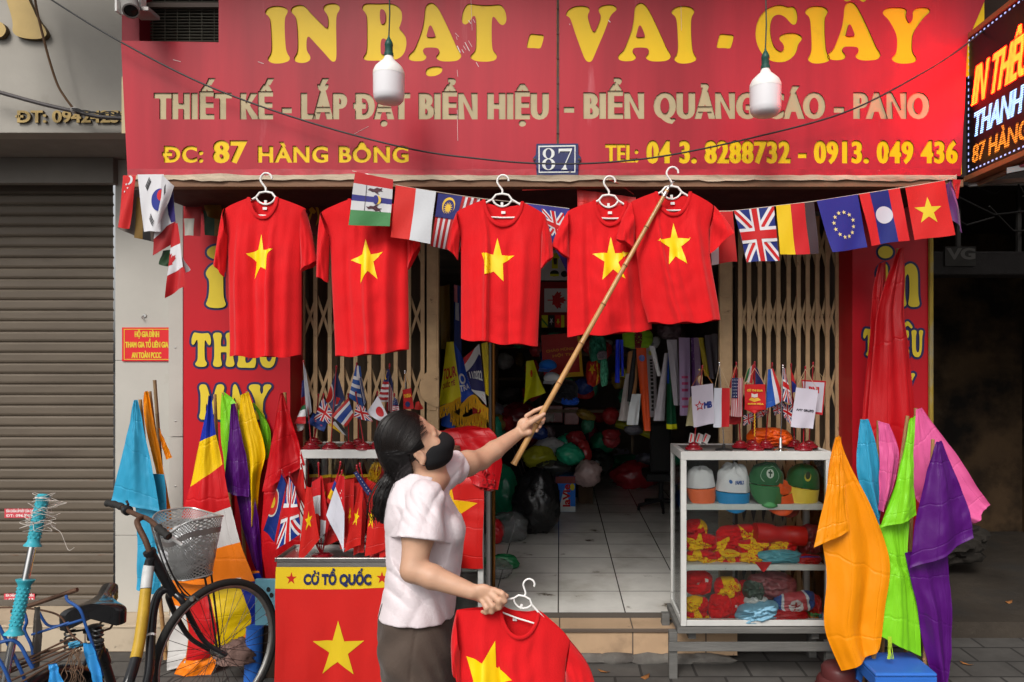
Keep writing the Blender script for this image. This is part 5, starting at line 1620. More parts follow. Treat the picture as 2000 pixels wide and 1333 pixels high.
bundle('plastic_pack', 'clear pack of dark red cloth at the right of the middle shelf', 1556, 1024, 1604, 1084, 4.12, [(None, '6a1420')], 12, .05, 'satin', 'pack')
bundle('folded_cloth', 'red cloth bag with a blue drawstring at the right front of the middle shelf', 1554, 1082, 1604, 1106, 4.02, [(None, 'a80c14'), ([rect(0, .08, 1, .16)], '24408c')], 13, .04, 'satin')
flag('pennant_corner', 'red triangular flag corner hanging over the edge of the middle shelf', [(None, '9c0a12')], [(1474, 1098), (1508, 1098), (1493, 1117), (1489, 1117)], 3.953, group=None, seed=30, billow=.002, n=4)
for k, (x0, y0, x1, y1, Y, st, seed, lab) in enumerate((
 (1334, 1112, 1392, 1162, 4.06, [([rect(.42, .42, .52, .55)], 'c9c6c0'), ([rect(.68, .25, .76, .38)], 'c9c6c0')], 21, 'crumpled red shirt with two white labels at the upper left of the bottom shelf'),
 (1394, 1126, 1446, 1168, 4.05, stq(.55, .35, .55, .4), 22, 'red star shirt with its yellow star up in the middle left of the bottom shelf'),
 (1334, 1164, 1384, 1196, 4.03, stq(.2, .45, .7, 1.1), 23, 'red shirt with a yellow corner at the left of the bottom shelf'),
 (1334, 1192, 1384, 1217, 4.01, stq(.52, .75, .7, 0), 24, 'red star shirt lying at the lower left corner of the bottom shelf'),
 (1382, 1158, 1430, 1216, 4.03, [], 25, 'limp red shirt hanging down the middle of the bottom shelf'),
 (1410, 1160, 1462, 1214, 4.05, [([rect(.42, .3, .5, .42)], 'c9c6c0')], 26, 'rumpled red shirt with one white label beside the pale blue bundle'),
 (1430, 1134, 1466, 1176, 4.10, [], 27, 'dark red shirt folded at the back of the bottom shelf'))):
 bundle('folded_shirt', lab, x0, y0, x1, y1, Y + .035, base + st, seed, .05, 'knit', group=FB, crease=1.25)
bundle('clear_bag', 'crinkled clear bag with pink cloth on the bottom shelf', 1454, 1118, 1556, 1172, 4.10, [(None, '7a3a3e')], 31, .06, 'satin', 'plastic bag', crease=1.4)
bundle('clear_bag', 'small dim green crinkled bag beside the bag of pink cloth', 1450, 1132, 1492, 1176, 4.07, [(None, '3c4a40')], 32, .05, 'satin', 'plastic bag', crease=1.5)
bundle('folded_cloth', 'pale blue bundle wrapped in film at the front of the bottom shelf', 1436, 1174, 1522, 1216, 4.01, [(None, '6f9db4')], 33, .06, 'satin', tilt=.2)
bundle('folded_cloth', 'white cloth on top of the pale blue bundle', 1452, 1164, 1500, 1186, 4.04, [(None, 'aeb0b0')], 34, .04)
bundle('folded_flag', 'rolled pink, white and blue flag with a star in a disc on the bottom shelf', 1510, 1156, 1592, 1194, 4.03, [(None, 'a8424a'), ([rect(0, 0, .14, 1)], '2a4a86'), ([rect(.14, 0, .2, 1)], 'b8b8bc'), ([rect(.8, 0, 1, 1)], '2a4a86'), ([rect(.74, 0, .8, 1)], 'b8b8bc'), ([circle(.47, .6, .17, .34)], 'b8b0b0'), ([star_poly(.47, .6, .32, -PI / 2, sx=.5)], '8c2a30')], 35, .05, 'satin', 'folded flag', tilt=.12, crease=.4)
bundle('folded_cloth', 'flat red satin pack under the star in disc flag', 1486, 1188, 1580, 1217, 4.01, [(None, 'a00812')], 36, .05, 'satin', crease=.5)
bundle('folded_cloth', 'red, green and orange cloth ends at the right of the bottom shelf', 1576, 1160, 1604, 1216, 4.05, [(None, '9c1010'), ([rect(0, .6, 1, .75)], '1c7a3a'), ([rect(0, .75, 1, .85)], 'b85a18')], 37, .04, 'satin')
# ---------------------------------------------------------------- table with the CO TO QUOC banner
TZ = .715
t = thing('display_table', 'low display table carrying a steel tray in front of the left cabinet', 'table', P(650, 1333, 3.76))
TX0, TX1 = P(543, 0, 3.74).x, P(880, 0, 3.74).x
g = MB(); g.box(TX0, TX1, 3.72, 3.985, .66, TZ - .012); g.build('tabletop', BENCH, t, bevel=.003)
for xa in (TX0 + .01, TX1 - .05):
 for ya in (3.73, 3.94):
  g = MB(); g.box(xa, xa + .04, ya, ya + .04, 0, .659); g.build('leg', BENCH, t)
g = MB(); g.box(TX0 + .005, TX1 - .005, 3.742, 3.98, .1, .655); g.build('skirt_board', mat('dark board', (.05, .035, .03), .8), t)
g = MB()
g.box(TX0 - .0, TX1, 3.725, 3.985, TZ - .011, TZ - .006)
for q in ((TX0, TX1, 3.716, 3.724), (TX0, TX1, 3.978, 3.986)):
 g.box(*q, TZ - .011, TZ + .010)
for q in ((TX0 - .008, TX0 - .001), (TX1 + .001, TX1 + .008)):
 g.box(*q, 3.716, 3.986, TZ - .011, TZ + .010)
tag(g.build('steel_tray', STEEL, bevel=.002), 'shallow steel tray on the display table under the small flags', 'tray')
dz = [(None, 'c4160f'), ([[(0, 0), (1, 0), (1, .145), (.7, .158), (.4, .162), (0, .155)]], 'd8b818'), ([star_poly(.135, .083, .048, -PI / 2, sx=1.02)], 'b81a10'), ([star_poly(.905, .078, .048, -PI / 2, sx=1.02)], 'b81a10'),
      ([star_poly(.535, .60, .215, -PI / 2, sx=1.06)], 'd8b818')] + text_layer('CỜ TỔ QUỐC', .24, .815, .122, .068, '1c2350', .004, .006)
def ban(u, v):
 p = P(539 + (768 - 539) * u, 1108 + (1378 - 1108) * v, 3.705)
 k = sm(v * 1.4)
 d = .010 * math.exp(-((u - .18 - .12 * v) / .05) ** 2) - .012 * math.exp(-((u - .36 - .14 * v) / .06) ** 2) + .010 * math.exp(-((u - .62 + .1 * v) / .07) ** 2) - .008 * math.exp(-((u - .82 + .12 * v) / .06) ** 2) + .006 * math.sin(14 * u + 6 * v) * v + .008 * math.exp(-((u - .03) / .03) ** 2)
 p.y -= d * k
 p.x -= .008 * v * (1 - u) + .003 * math.sin(9 * v) * (1 - u)
 return p
tag(make_sheet('banner', dz, ban, None, 30, 26), 'red banner with big yellow star and CO TO QUOC on a yellow strip', 'banner')
# ---------------------------------------------------------------- small desk flags
DBASE = mat('red lacquer', (.20, .006, .012), .18, coat=.6, var=.1, vs=8)
DPOLE = mat('red pole', (.28, .010, .016), .25, coat=.4)
def desk(label, bx, by, Y, top, flags, base='red', br=34, cord=None, kind='satin', group='small flags on desk stands'):
 """bx, by foot of the stand in photo pixels; top = list of pole tips (x, y[, Y]); flags = (design, corners, Y, seed)"""
 p = P(bx, by, Y)
 t = thing('desk_flag', label, 'desk flag', p, group)
 r = br / 2 * Y / F
 bm_ = {'red': DBASE, 'black': BLACK, 'steel': CHROME}[base]
 if base == 'steel':
  prof = [(r, 0), (r, .003), (r * .5, .009), (.012, .014), (.010, .03), (.008, .06), (.006, .07), (0, .07)]
 elif base == 'black':
  prof = [(r, 0), (r, .006), (r * .6, .012), (.008, .016), (.007, .035), (0, .035)]
 else:
  prof = [(r, 0), (r, .008), (r * .93, .012), (r * .78, .014), (r * .78, .019), (r * .72, .022), (r * .56, .024), (r * .56, .029), (r * .5, .033), (r * .3, .036), (.006, .040), (0, .041)]
 g = MB(); g.lathe(prof, p, 28); g.build('base', bm_, t)
 for tp in top:
  q = P(tp[0], tp[1], tp[2] if len(tp) > 2 else Y)
  pm = DPOLE if base == 'red' else CHROME
  g = MB(); g.tube([p + V((0, 0, .02)), q], .0034 if base == 'red' else .0028, 8); g.build('pole', pm, t)
  g = MB(); g.lathe([(.0034, -.012), (.0055, -.008), (.004, -.004), (.0062, .003), (.005, .009), (0, .013)], q, 12); g.build('finial', pm, t)
 for k, fl_ in enumerate(flags):
  des, cor, fy = fl_[:3]
  sd = fl_[3] if len(fl_) > 3 else k + bx
  make_sheet('flag', des, quad_f(cor, fy, .006, sd, 1.6), t, 10, 10, kind)
 if cord:
  for L, col in cord:
   g = MB(); g.tube([P(*q) for q in L], .0014, 5); g.build('cord', cloth(col), t)
 return t
Yt = 4.06
IND = [(None, 'b81a20'), ([rect(0, .5, 1, 1)], WH)]
desk('leftmost cabinet desk stand with a white flag above green, white and red', 608, 877, Yt, [(593, 708, 4.1)], [
 ([(None, '9a9aa0')], [(592, 706), (597, 722), (609, 805), (599, 816)], 4.08), ([(None, '20245a'), ([rect(0, .6, 1, 1)], '8a1018')], [(590, 745), (595, 740), (600, 795), (588, 798)], 4.1),
 (d_bands(['1f5a34', WH, 'b01820'], at=[0, .25, .62, 1]), [(590, 794), (597, 790), (597, 827), (573, 829)], 4.05), ([(None, 'a8a6a4')], [(578, 829), (592, 827), (593, 838), (582, 844)], 4.07)], br=36)
desk('desk stand with a union cross flag over a blue flag with red stars', 613, 868, 4.16, [(622, 773, 4.16), (632, 772, 4.14)], [
 (d_uk(), [(631, 777), (649, 806), (645, 828), (612, 819)], 4.12), ([(None, '12306e'), ([star_poly(.35, .5, .12, sx=.8)], 'a04060'), ([star_poly(.75, .55, .12, sx=.8)], 'a04060')], [(612, 806), (640, 826), (632, 843), (600, 827)], 4.13)])
desk('desk stand with a dark blue crest flag above a yellow, white and black one', 646, 877, Yt, [(657, 718, 4.1)], [
 ([(None, '0d1a4a'), ([circle(.0, .75, .42, .32)], 'b8b0b0'), ([circle(.0, .77, .36, .27)], 'b02018')], [(657, 723), (674, 780), (653, 806), (636, 783)], 4.10),
 (d_bands(['c8a010', 'b8b4b4', '16161a'], True), [(640, 830), (662, 820), (682, 852), (664, 847)], 4.12)])
desk('desk stand with a red, white and blue striped flag hanging diagonally', 681, 876, 4.08, [(680, 772, 4.07)], [
 (d_bands(['b82420', WH, '1f3f8a', WH, 'b82420'], True, [0, .17, .33, .67, .83, 1]), [(680, 777), (692, 812), (675, 834), (648, 813)], 4.05),
 (IND, [(657, 776), (664, 778), (668, 800), (655, 805)], 4.10)])
desk('desk stand with a blue and white striped cross flag, tallest in the middle', 700, 870, 4.14, [(697, 712, 4.12)], [
 ([(None, '1a4a94')] + [([[(0, y), (1, y - .08), (1, y + .0), (0, y + .10)]], WH) for y in (.34, .56, .78)] + [([[(.3, 0), (.6, 0), (.8, .3), (.4, .3)]], WH)], [(695, 713), (704, 716), (711, 797), (682, 776)], 4.12),
 (d_bands(['1c2a5a', 'a8a6b0', '1c2a5a', 'a8a6b0', '1c2a5a'], True), [(701, 740), (706, 735), (716, 787), (709, 793)], 4.10)])
desk('desk stand with a small union cross flag beside the striped cross flag', 711, 878, 4.04, [(695, 769, 4.06)], [(d_uk(blue='1c2a64'), [(696, 790), (711, 794), (728, 825), (692, 815)], 4.04)])
desk('desk stand with a white flag and red disc near the hair of the woman', 736, 876, 4.08, [(737, 768, 4.07)], [([(None, 'cbc9d0'), ([circle(.55, .42, .25, .27)], 'b8141c')], [(738, 773), (759, 815), (747, 825), (715, 808)], 4.05)])
desk('desk stand with a red striped flag, blue canton and yellow moon behind the disc flag', 752, 872, 4.18, [(761, 714, 4.14)], [
 ([(None, WH), ([rect(0, 0, 1, .38)], '16205c'), ([circle(.35, .18, .28, .14)], 'c8a030'), ([circle(.5, .16, .26, .12)], '16205c')] + [([rect(0, .38 + .16 * i, 1, .46 + .16 * i)], '9c141c') for i in range(4)], [(756, 722), (760, 722), (758, 786), (738, 784)], 4.12),
 ([(None, 'b8b0b0'), ([rect(0, 0, 1, .3)], '141a48')] + [([rect(i / 4, .3, i / 4 + .13, 1)], '8c141c') for i in range(4)], [(760, 720), (767, 745), (768, 812), (756, 800)], 4.14)])
usd = [(None, WH)] + [([rect(0, .45 + .12 * i, 1, .51 + .12 * i)], 'a01820') for i in range(5)] + [([rect(0, 0, 1, .45)], '1a2558')] + [([star_poly(.25 + .25 * (i % 3), .08 + .11 * (i // 3), .035)], 'c0c0c8') for i in range(9)]
desk('desk stand with a small star spangled flag above the head of the woman', 778, 874, 4.12, [(770, 772, 4.1)], [(usd, [(770, 775), (776, 782), (781, 806), (766, 812)], 4.09)])
def penn(label, bx, by, Y, top, corners, des, cordc, base='red', extra=(), fy=None, kind='cloth', pt=None):
 fy = fy or Y
 q = (top[0], top[1], fy)
 c = [(q, (corners[0][0] + 1, corners[0][1], fy)), (q, (corners[1][0] - 1, corners[1][1], fy))]
 return desk(label, bx, by, Y, [(top[0], top[1] - 3, Y)], [(des, corners, fy)] + list(extra), base, cord=[([a, b], cordc) for a, b in c], kind=kind)
penn('steel stand with a red pennant lettered THI DUA behind the head of the woman', 795, 872, 4.2, (791, 730), [(786, 762), (803, 758), (808, 798), (788, 801)], [(None, 'a80c10')] + text_layer('THI ĐUA', .08, .92, .42, .16, 'd8a820', .01, .01) + [([circle(.5, .75, .22, .14)], '20285c')], 'c08030', 'steel', fy=4.16)
flag('paper_flag', 'orange red flag tip just behind the hair at the scissor gate', [(None, 'b8261c')], [(812, 786), (818, 784), (827, 800), (810, 800)], 4.3, group=None, seed=31)
# stand on the steel tray
Yl = 3.82
VNS = lambda cx, cy, r, sx=1.5, rot=0: [(None, 'b81a14'), ([star_poly(cx, cy, r, -PI / 2 + rot, sx=sx)], 'e0b800')]
t_ = desk('large red stand with a fan of many small national flags on the steel tray', 628, 1094, Yl, [(551, 921, 3.80), (566, 926, 3.76), (589, 909, 3.80), (622, 907, 3.84), (665, 905, 3.82), (668, 922, 3.78)], [
 ([(None, '0c2468'), ([circle(.0, .50, .62, .24)], 'b8b4ac'), ([circle(.0, .50, .54, .21)], 'b02018'), ([circle(-.05, .50, .3, .1)], 'c8a020')], [(550, 926), (559, 946), (537, 1058), (514, 1036)], 3.79),
 (d_uk(blue='0f2f7c'), [(564, 932), (577, 952), (587, 1042), (538, 1076)], 3.745),
 (VNS(.50, .52, .15, 1.7, .1), [(598, 950), (606, 953), (624, 1055), (583, 1100)], 3.735),
 ([(None, 'b01612')], [(586, 917), (592, 917), (600, 1000), (577, 962)], 3.79), ([(None, 'a81410')], [(655, 938), (692, 936), (694, 1070), (664, 1074)], 3.84), ([(None, 'b01612')], [(594, 955), (620, 948), (624, 1052), (598, 1060)], 3.83), ([(None, 'b41612')], [(636, 945), (660, 940), (664, 1056), (634, 1066)], 3.845),
 (d_bands(['b81a20', 'c8c8ca'], at=[0, .47, 1]), [(609, 942), (626, 932), (627, 1007), (614, 1003)], 3.80),
 ([(None, 'b0161a'), ([[(0, .70), (.75, .80), (.55, 1), (0, 1)]], 'c4c4c8')], [(625, 928), (630, 932), (645, 1032), (625, 1054)], 3.81),
 (d_bands(['b01a1a', '14307c', 'd0a410', 'b01a1a'], at=[0, .25, .55, .85, 1]), [(659, 925), (663, 932), (650, 990), (638, 980)], 3.82),
 ([(None, 'c8c8d2'), ([[(0, 0), (1, 0), (1, .47), (.5, .38), (0, .30)]], 'b8141c')] + [([star_poly(.60, .24, .022, sx=2.2)], 'd8d8da'), ([star_poly(.50, .30, .022, sx=2.2)], 'd8d8da'), ([star_poly(.66, .345, .022, sx=2.2)], 'd8d8da')], [(664, 927), (673, 932), (672, 1080), (637, 1006)], 3.755)], br=62)
desk('red stand crowded with red star flags at the right of the steel tray', 742, 1098, 3.80, [(697, 912, 3.80), (703, 908, 3.82)], [
 (VNS(.42, .50, .16, 2.0, .25), [(702, 950), (708, 953), (706, 1064), (672, 1078)], 3.76),
 ([(None, 'a81412'), ([star_poly(.45, .62, .18, sx=1.6)], 'c89c08')], [(684, 940), (692, 945), (690, 1040), (673, 1050)], 3.79),
 (VNS(.20, .40, .20, 1.1, .1), [(722, 962), (752, 975), (757, 1072), (713, 1088)], 3.75),
 ([(None, '101a4c')] + [([star_poly(.5, .08 + .13 * i, .035, sx=2.5)], 'b8b8c4') for i in range(7)], [(690, 924), (697, 920), (727, 962), (718, 968)], 3.77),
 ([(None, 'b01612')], [(690, 945), (720, 940), (712, 1078), (690, 1085)], 3.81), ([(None, 'a81410')], [(715, 935), (745, 950), (768, 1085), (722, 1094)], 3.80),
 ([(None, 'b81a14')], [(735, 985), (755, 985), (762, 1080), (742, 1092)], 3.765)], br=60)
# red award banners inside the left cabinet
for k in range(7):
 x = 592 + k * 25
 des = [(None, 'a01008'), ([rect(0, 0, 1, .07)], 'c89c10'), ([rect(0, 0, .06, 1)], 'c89c10')] + (text_layer(('VÔ NHÌ', 'SỰ', 'THI ĐUA', 'NHÌ', 'BA', 'NHẤT', 'SỰ')[k], .15, .85, .42, .13, 'd0a820', .012, .012))
 flag('award_banner', ['red award banner at the left end of the cabinet row behind the tray flags', 'second red award banner in the cabinet row, behind the pale pole', 'third red award banner in the cabinet row behind the small flags', 'fourth red award banner in the cabinet row', 'fifth red award banner in the cabinet row', 'sixth red award banner in the cabinet row beside the ponytail', 'last red award banner in the cabinet row behind the ponytail'][k], des, [(x, 928 + (k % 2) * 3), (x + 30, 926), (x + 29, 1010), (x + 1, 1012)], 4.12 + .008 * (k % 3), group='red award banners in the left cabinet', seed=40 + k, kind='satin', n=10)
g = MB(); random.seed(9)
for k in range(60):
 a = P(733 + random.uniform(-4, 14), 905 + random.uniform(-3, 3), 4.06 + random.uniform(-.02, .02))
 g.tube([a, a + V((random.uniform(-.03, .01), 0, -.05)), a + V((random.uniform(-.045, .01), 0, -.10))], .0017, 4)
tag(g.build('gold_tassel', cloth('d8a400')), 'gold fringe tassel hanging in the left cabinet by the ponytail', 'tassel')
flag('award_banner', 'red gold trimmed cloth drooping at the top right inside the left cabinet', [(None, '980c0c'), ([rect(0, 0, 1, .14)], 'c89a10')], [(725, 908), (775, 898), (778, 960), (738, 952)], 4.05, group='red award banners in the left cabinet', seed=60, kind='satin')
# right cabinet top
Yr = 4.02
mbd = [(None, 'c2bcc8')] + text_layer('MB', .53, .92, .585, .145, '1a2f7a', .02, .012) + [([star_poly(.33, .50, .135, -PI / 2, .45, sx=1.7), star_poly(.33, .50, .075, -PI / 2, .5, sx=1.7)[::-1]], 'b0202c')]
penn('desk stand with a white pennant printed with a star and the letters MB', 1355, 878, Yr, (1372, 720), [(1350, 755), (1392.5, 749.5), (1396, 828), (1354, 834.5)], mbd, 'c87818', extra=[([(None, 'a8a078')], [(1346, 778), (1356, 770), (1356, 832), (1339, 833)], 4.06)], fy=3.99)
penn('black desk stand with a white and red vertical pennant', 1414, 880, Yr + .02, (1405, 714), [(1395, 758), (1425.5, 758.5), (1425, 835), (1393, 834.5)], d_bands(['c8ccd6', 'b8141c'], True, [0, .48, 1]), 'c8b090', 'black', fy=4.0)
us2 = [(None, WH)] + [([rect(.56 + .125 * i, 0, .625 + .125 * i, 1)], 'b01c28') for i in range(4)] + [([rect(.125 * i, .52, .0625 + .125 * i, 1)], 'b01c28') for i in range(5)] + [([rect(0, 0, .56, .52)], '16204e')] + [([star_poly(.08 + .135 * (i % 4), .05 + .085 * (i // 4), .022, sx=2)], 'c0c0c8') for i in range(24)]
penn('desk stand with a vertical star spangled pennant', 1446, 874, 4.12, (1438, 714), [(1429, 738.8), (1451, 738.8), (1449.5, 814), (1428, 814)], us2, 'c8a070', extra=[([(None, '9c0e14')], [(1425, 812), (1448, 814), (1447, 829), (1424, 829)], 4.10), ([(None, 'a81016')], [(1434, 718), (1438, 718), (1432, 758), (1422, 760)], 4.11)], fy=4.05)
lotus = [(None, 'b40e12'), ([[(.33, .36), (.48, .40), (.63, .36), (.63, .50), (.48, .53), (.33, .50)]], 'c8c0b8'), ([[(.2, .62), (.32, .52), (.48, .56), (.64, .52), (.78, .62), (.62, .66), (.48, .70), (.34, .66)]], 'd0a030')] + text_layer('CỜ THI ĐUA', .12, .86, .28, .07, 'd8b030', .006, .006) + text_layer('KHÁNH HÒA', .14, .86, .80, .055, 'd8b030', .005, .005)
penn('desk stand with a red award pennant showing an open book and gold cord', 1475, 879, Yr, (1474, 720), [(1454, 751), (1495, 751), (1495, 800), (1455, 801)], lotus, 'c8a080', extra=[([(None, 'b40e12')], [(1455, 800, 3.97), (1495, 799.5, 3.97), (1476, 809, 3.97), (1474, 809, 3.97)], 3.97)], fy=3.97)
g = MB(); g.tube([V(poly_interp([tuple(P(1474 + .8 * (-1) ** i, 808 + i * 3.2, 3.965)) for i in range(15)], i / 40)) for i in range(41)], .0028, 6); tag(g.build('gold_tassel', cloth('c89a18')), 'twisted gold cord hanging below the red award pennant', 'cord')
desk('desk stand with green, white and red flag above dark union cross ends', 1470, 872, 4.16, [(1474, 710, 4.14)], [
 (d_bands(['1d6a38', 'bcbcb8', 'b0181c'], True), [(1461, 722), (1473, 710), (1470, 750), (1453, 745)], 4.12), ([(None, '1c1c54')], [(1475, 715), (1480, 722), (1495, 760), (1474, 760)], 4.13),
 (d_uk(blue='141c48'), [(1452, 812), (1470, 805), (1472, 822), (1453, 833)], 4.11), (d_uk(blue='141c48'), [(1478, 808), (1496, 800), (1505, 806), (1478, 818)], 4.12)])
desk('desk stand with a red, white and blue tricolour hanging straight', 1495, 874, 4.1, [(1508, 712, 4.06)], [(d_bands(['174a9c', 'cfcfd6', 'c02424'], True, [0, .48, .74, 1]), [(1500, 722), (1510, 720), (1533, 782), (1496, 798)], 4.02), (d_uk(blue='141c48'), [(1508, 794), (1526, 787), (1524, 808), (1512, 812)], 4.08)])
desk('chrome desk stand with a union cross flag', 1524.5, 880, 4.0, [(1529, 716, 4.0)], [(d_uk(blue='14245c'), [(1530, 716), (1534, 724), (1549, 792), (1529, 783)], 4.01), (d_uk(blue='14245c'), [(1527, 788), (1548, 793), (1545, 830), (1530, 815)], 4.06)], 'steel', br=30)
desk('desk stand with a red and blue flag behind the chrome stand', 1552, 872, 4.16, [(1545, 714, 4.13)], [(d_bands(['b0181c', '18246c']), [(1544, 719), (1550, 735), (1559, 766), (1547, 768)], 4.10)])
penn('desk stand with a white pennant lettered AMY GRUPO', 1569, 879, 4.0, (1573, 722), [(1555, 757), (1598, 762.5), (1589, 838.6), (1544, 833.7)], [(None, 'c0bac6')] + text_layer('AMY GRUPO', .14, .90, .575, .05, '23202a', .005, .005), 'c8a080', fy=3.97)
penn('desk stand with a red bordered white pennant lettered BNI', 1580, 874, 4.1, (1588, 714), [(1565, 742), (1613.5, 744.5), (1607, 812), (1575, 806)], [(None, 'b01820'), ([rect(.04, .05, .94, .93)], 'bcb6c0')] + text_layer('.BNI', .2, .72, .36, .16, 'b01820', .02, .012), 'b09870', fy=4.06)
bundle('satin_heap', 'crumpled orange satin heap on top of the glass cabinet', 1456, 836, 1546, 874, 4.20, [(None, 'd85208')], 51, .06, 'satin', crease=1.2)
for k, x in enumerate((1350, 1363, 1375)):
 a = P(x, 866, 4.12)
 g = MB(); M_ = Matrix.Translation(a) @ Matrix.Rotation(.25 + .12 * k, 4, 'Y') @ Matrix.Rotation(-.3, 4, 'X')
 g.box(-.016, .016, -.008, .008, 0, .055, 0, M_); g.box(-.012, -.004, -.0085, -.008, .004, .05, 1, M_)
 tag(g.build('paper_pack', [mat('pack white', (.5, .48, .46), .5), RPRINT], bevel=.001), ['small white pack with red print at the left corner of the cabinet top', 'second small white and red pack behind the pennant pole', 'third small white and red pack leaning behind the white star pennant'][k], 'packet', 'small packs on the cabinet top')
for k, (x0, y0, x1, y1, lab) in enumerate(((770, 905, 830, 945, 'red bundle high in the left cabinet behind the woman'), (815, 915, 872, 962, 'red satin bundle in the left cabinet near her raised arm'), (765, 1030, 830, 1080, 'red bundle on the lower shelf of the left cabinet behind the woman'), (830, 1040, 880, 1090, 'dark red bundle on the lower shelf of the left cabinet'), (640, 1000, 700, 1060, 'red cloth stack low in the left cabinet behind the tray flags'), (700, 1010, 760, 1066, 'second red cloth stack low in the left cabinet'))):
 bundle('folded_cloth', lab, x0, y0, x1, y1, 4.2, [(None, '980a10')], 200 + k, .06, 'satin', group='red bundles in the left cabinet')
# ---------------------------------------------------------------- satin flags on poles
def drape_f(L, Rr, Y, folds=(), amp=.012, seed=0, crease=.004, bulge=.02, dy=0, tiltY=0):
 n_ = max(len(L), len(Rr))
 def f(u, v):
  a, b = poly_interp([tuple(q[:2]) for q in L], v), poly_interp([tuple(q[:2]) for q in Rr], v)
  x, y = a[0] + (b[0] - a[0]) * u, a[1] + (b[1] - a[1]) * u
  x += 0
  g = sm(v * 1.5)
  d = -.6 * bulge * math.sin(PI * u) * (.3 + .7 * g)
  for s0, w_, am, sl_ in folds:
   q = (u - s0 - sl_ * v) / w_
   d -= am * .8 * math.exp(-q * q * .3) * (.25 + .75 * g)
  d += amp * .5 * math.sin(2 * PI * (1.3 * u + .35 * v) + seed) * g + amp * .35 * noise.noise(V((u * 2.5 + seed, v * 4, seed)))
  tri = lambda t: abs(t - math.floor(t) - .5)
  ed = min(u, 1 - u, v, 1 - v)
  d += .006 * (1 - 2 * abs(noise.noise(V((u * 3.4 + .5 * v, v * .9, seed + 2.5))))) * (.4 + .6 * g) + .003 * (1 - 2 * abs(noise.noise(V((u * 7 - 1.2 * v, v * 1.4, seed + 6.5)))))
  d += 2.2 * crease * (tri(2 * u + .25 + .08 * seed) + 1.2 * tri(3 * v + .3 * u + .13 * seed) + .5 * tri(5 * v - 2.2 * u + .37 * seed))
  d -= .0022 * (ed < .022)
  d += .0018 * noise.noise(V((u * 7, v * 13 + 6 * u, seed + 4))) + .0015 * (1 - 2 * abs(noise.noise(V((u * 4 + v * 3, v * 6, seed + 9))))) * g
  p = P(x, y, Y)
  p.y += d + dy + tiltY * v
  return p
 return f
BAMB = mat('bamboo', (.42, .235, .095), .35, var=.3, vs=12, stretch=(1, 1, .2), bump=.1, bs=40, dirt=((.2, .1, .04), .62, .8, 20))
def bamboo(a, b, r0, r1, name='pole', parent=None, m=None, step=.16):
 a, b = V(a), V(b)
 n = max(2, int((b - a).length / step))
 pts, rs = [], []
 for i in range(n):
  for k, rr in ((0.0, 1.0), (.015, 1.13), (.03, 1.0), (.06, .95), (.5, .95), (.94, .95), (.985, 1.0)):
   t = (i + k) / n
   pts.append(a.lerp(b, t)); rs.append((r0 + (r1 - r0) * t) * rr)
 pts.append(b); rs.append(r1)
 g = MB(); g.tube(pts, rs, 12)
 return g.build(name, m or BAMB, parent)
def pole_flag(label, sheets, foot, tip, Y, group='satin flags on poles', pr=.011, cat='flag'):
 """sheets: list of (design, L, R, folds, seed, dy[, amp, bulge])"""
 a, b = foot, P(tip[0], tip[1], tip[2] if len(tip) > 2 else Y)
 t = thing('pole_flag', label, cat, a, group)
 bamboo(a + V((0, .13, 0)), b + V((0, .04, -.01)), pr * 1.15, pr * .8, 'pole', t, step=.22)
 for des, L, Rr, folds, seed, dy, *rest in sheets:
  am = rest[0] if rest else .012
  bu = rest[1] if len(rest) > 1 else .02
  make_sheet('cloth', des, drape_f(L, Rr, Y, folds, am, seed, .004, bu, dy), t, 44, 60, 'satin')
 return t
def ft(px, Y, z=0):
 return V(((px - CX) * Y / F, Y, z))
LBL, ORG, LIM, PUR, YLW, PNK, SRD = '2f93b8', 'f08a00', '7ac81e', '4d0a68', 'e6b800', 'd65a92', 'b20410'
GL = 'satin flags leaning on the left pillar'
pole_flag('pale blue satin flag draped against the white pillar behind the handlebar', [
 ([(None, LBL)], [(262, 782), (252, 830), (238, 890), (218, 978)], [(270, 781), (283, 850), (300, 925), (312, 1000)], [(.3, .12, .02, .2), (.75, .1, -.015, .1)], 1, -.01),
 ([(None, LBL)], [(246, 925), (256, 1030), (257, 1090), (256, 1158)], [(311, 930), (315, 1010), (312, 1090), (300, 1168)], [(.4, .15, .02, .1)], 2, .05)], ft(300, 4.1), (266, 778), 4.12, GL)
t = pole_flag('orange satin flag hanging beside the bare bamboo stick on the left pillar', [
 ([(None, ORG)], [(281, 766), (280, 812), (300, 905), (316, 985), (322, 1040)], [(288, 764), (302, 835), (312, 885), (330, 985), (336, 1045)], [(.5, .15, .02, 0)], 3, 0),
 ([(None, ORG)], [(303, 838), (308, 866), (318, 900)], [(305, 838), (316, 866), (329, 896)], [], 4, .03, .004, .005)], ft(330, 4.2), (285, 762), 4.2, GL)
tt = thing('bamboo_stick', 'bare bamboo stick standing by the orange flag on the left pillar', 'stick', ft(342, 4.22))
bamboo(ft(342, 4.22), P(302, 743, 4.32), .012, .010, 'stick', tt, mat('dry bamboo', (.25, .16, .08), .5, var=.35, vs=14, bump=.15), .2)
bud = [(None, '0e2a9a'), ([[(0, .215), (1, .205), (1, 1), (0, 1)]], 'e2b800'), ([[(0, .45), (1, .388), (1, 1), (0, 1)]], 'c00c14'), ([[(0, .68), (1, .60), (1, 1), (0, 1)]], 'c4c0be'), ([[(0, .86), (1, .79), (1, 1), (0, 1)]], 'e87810')]
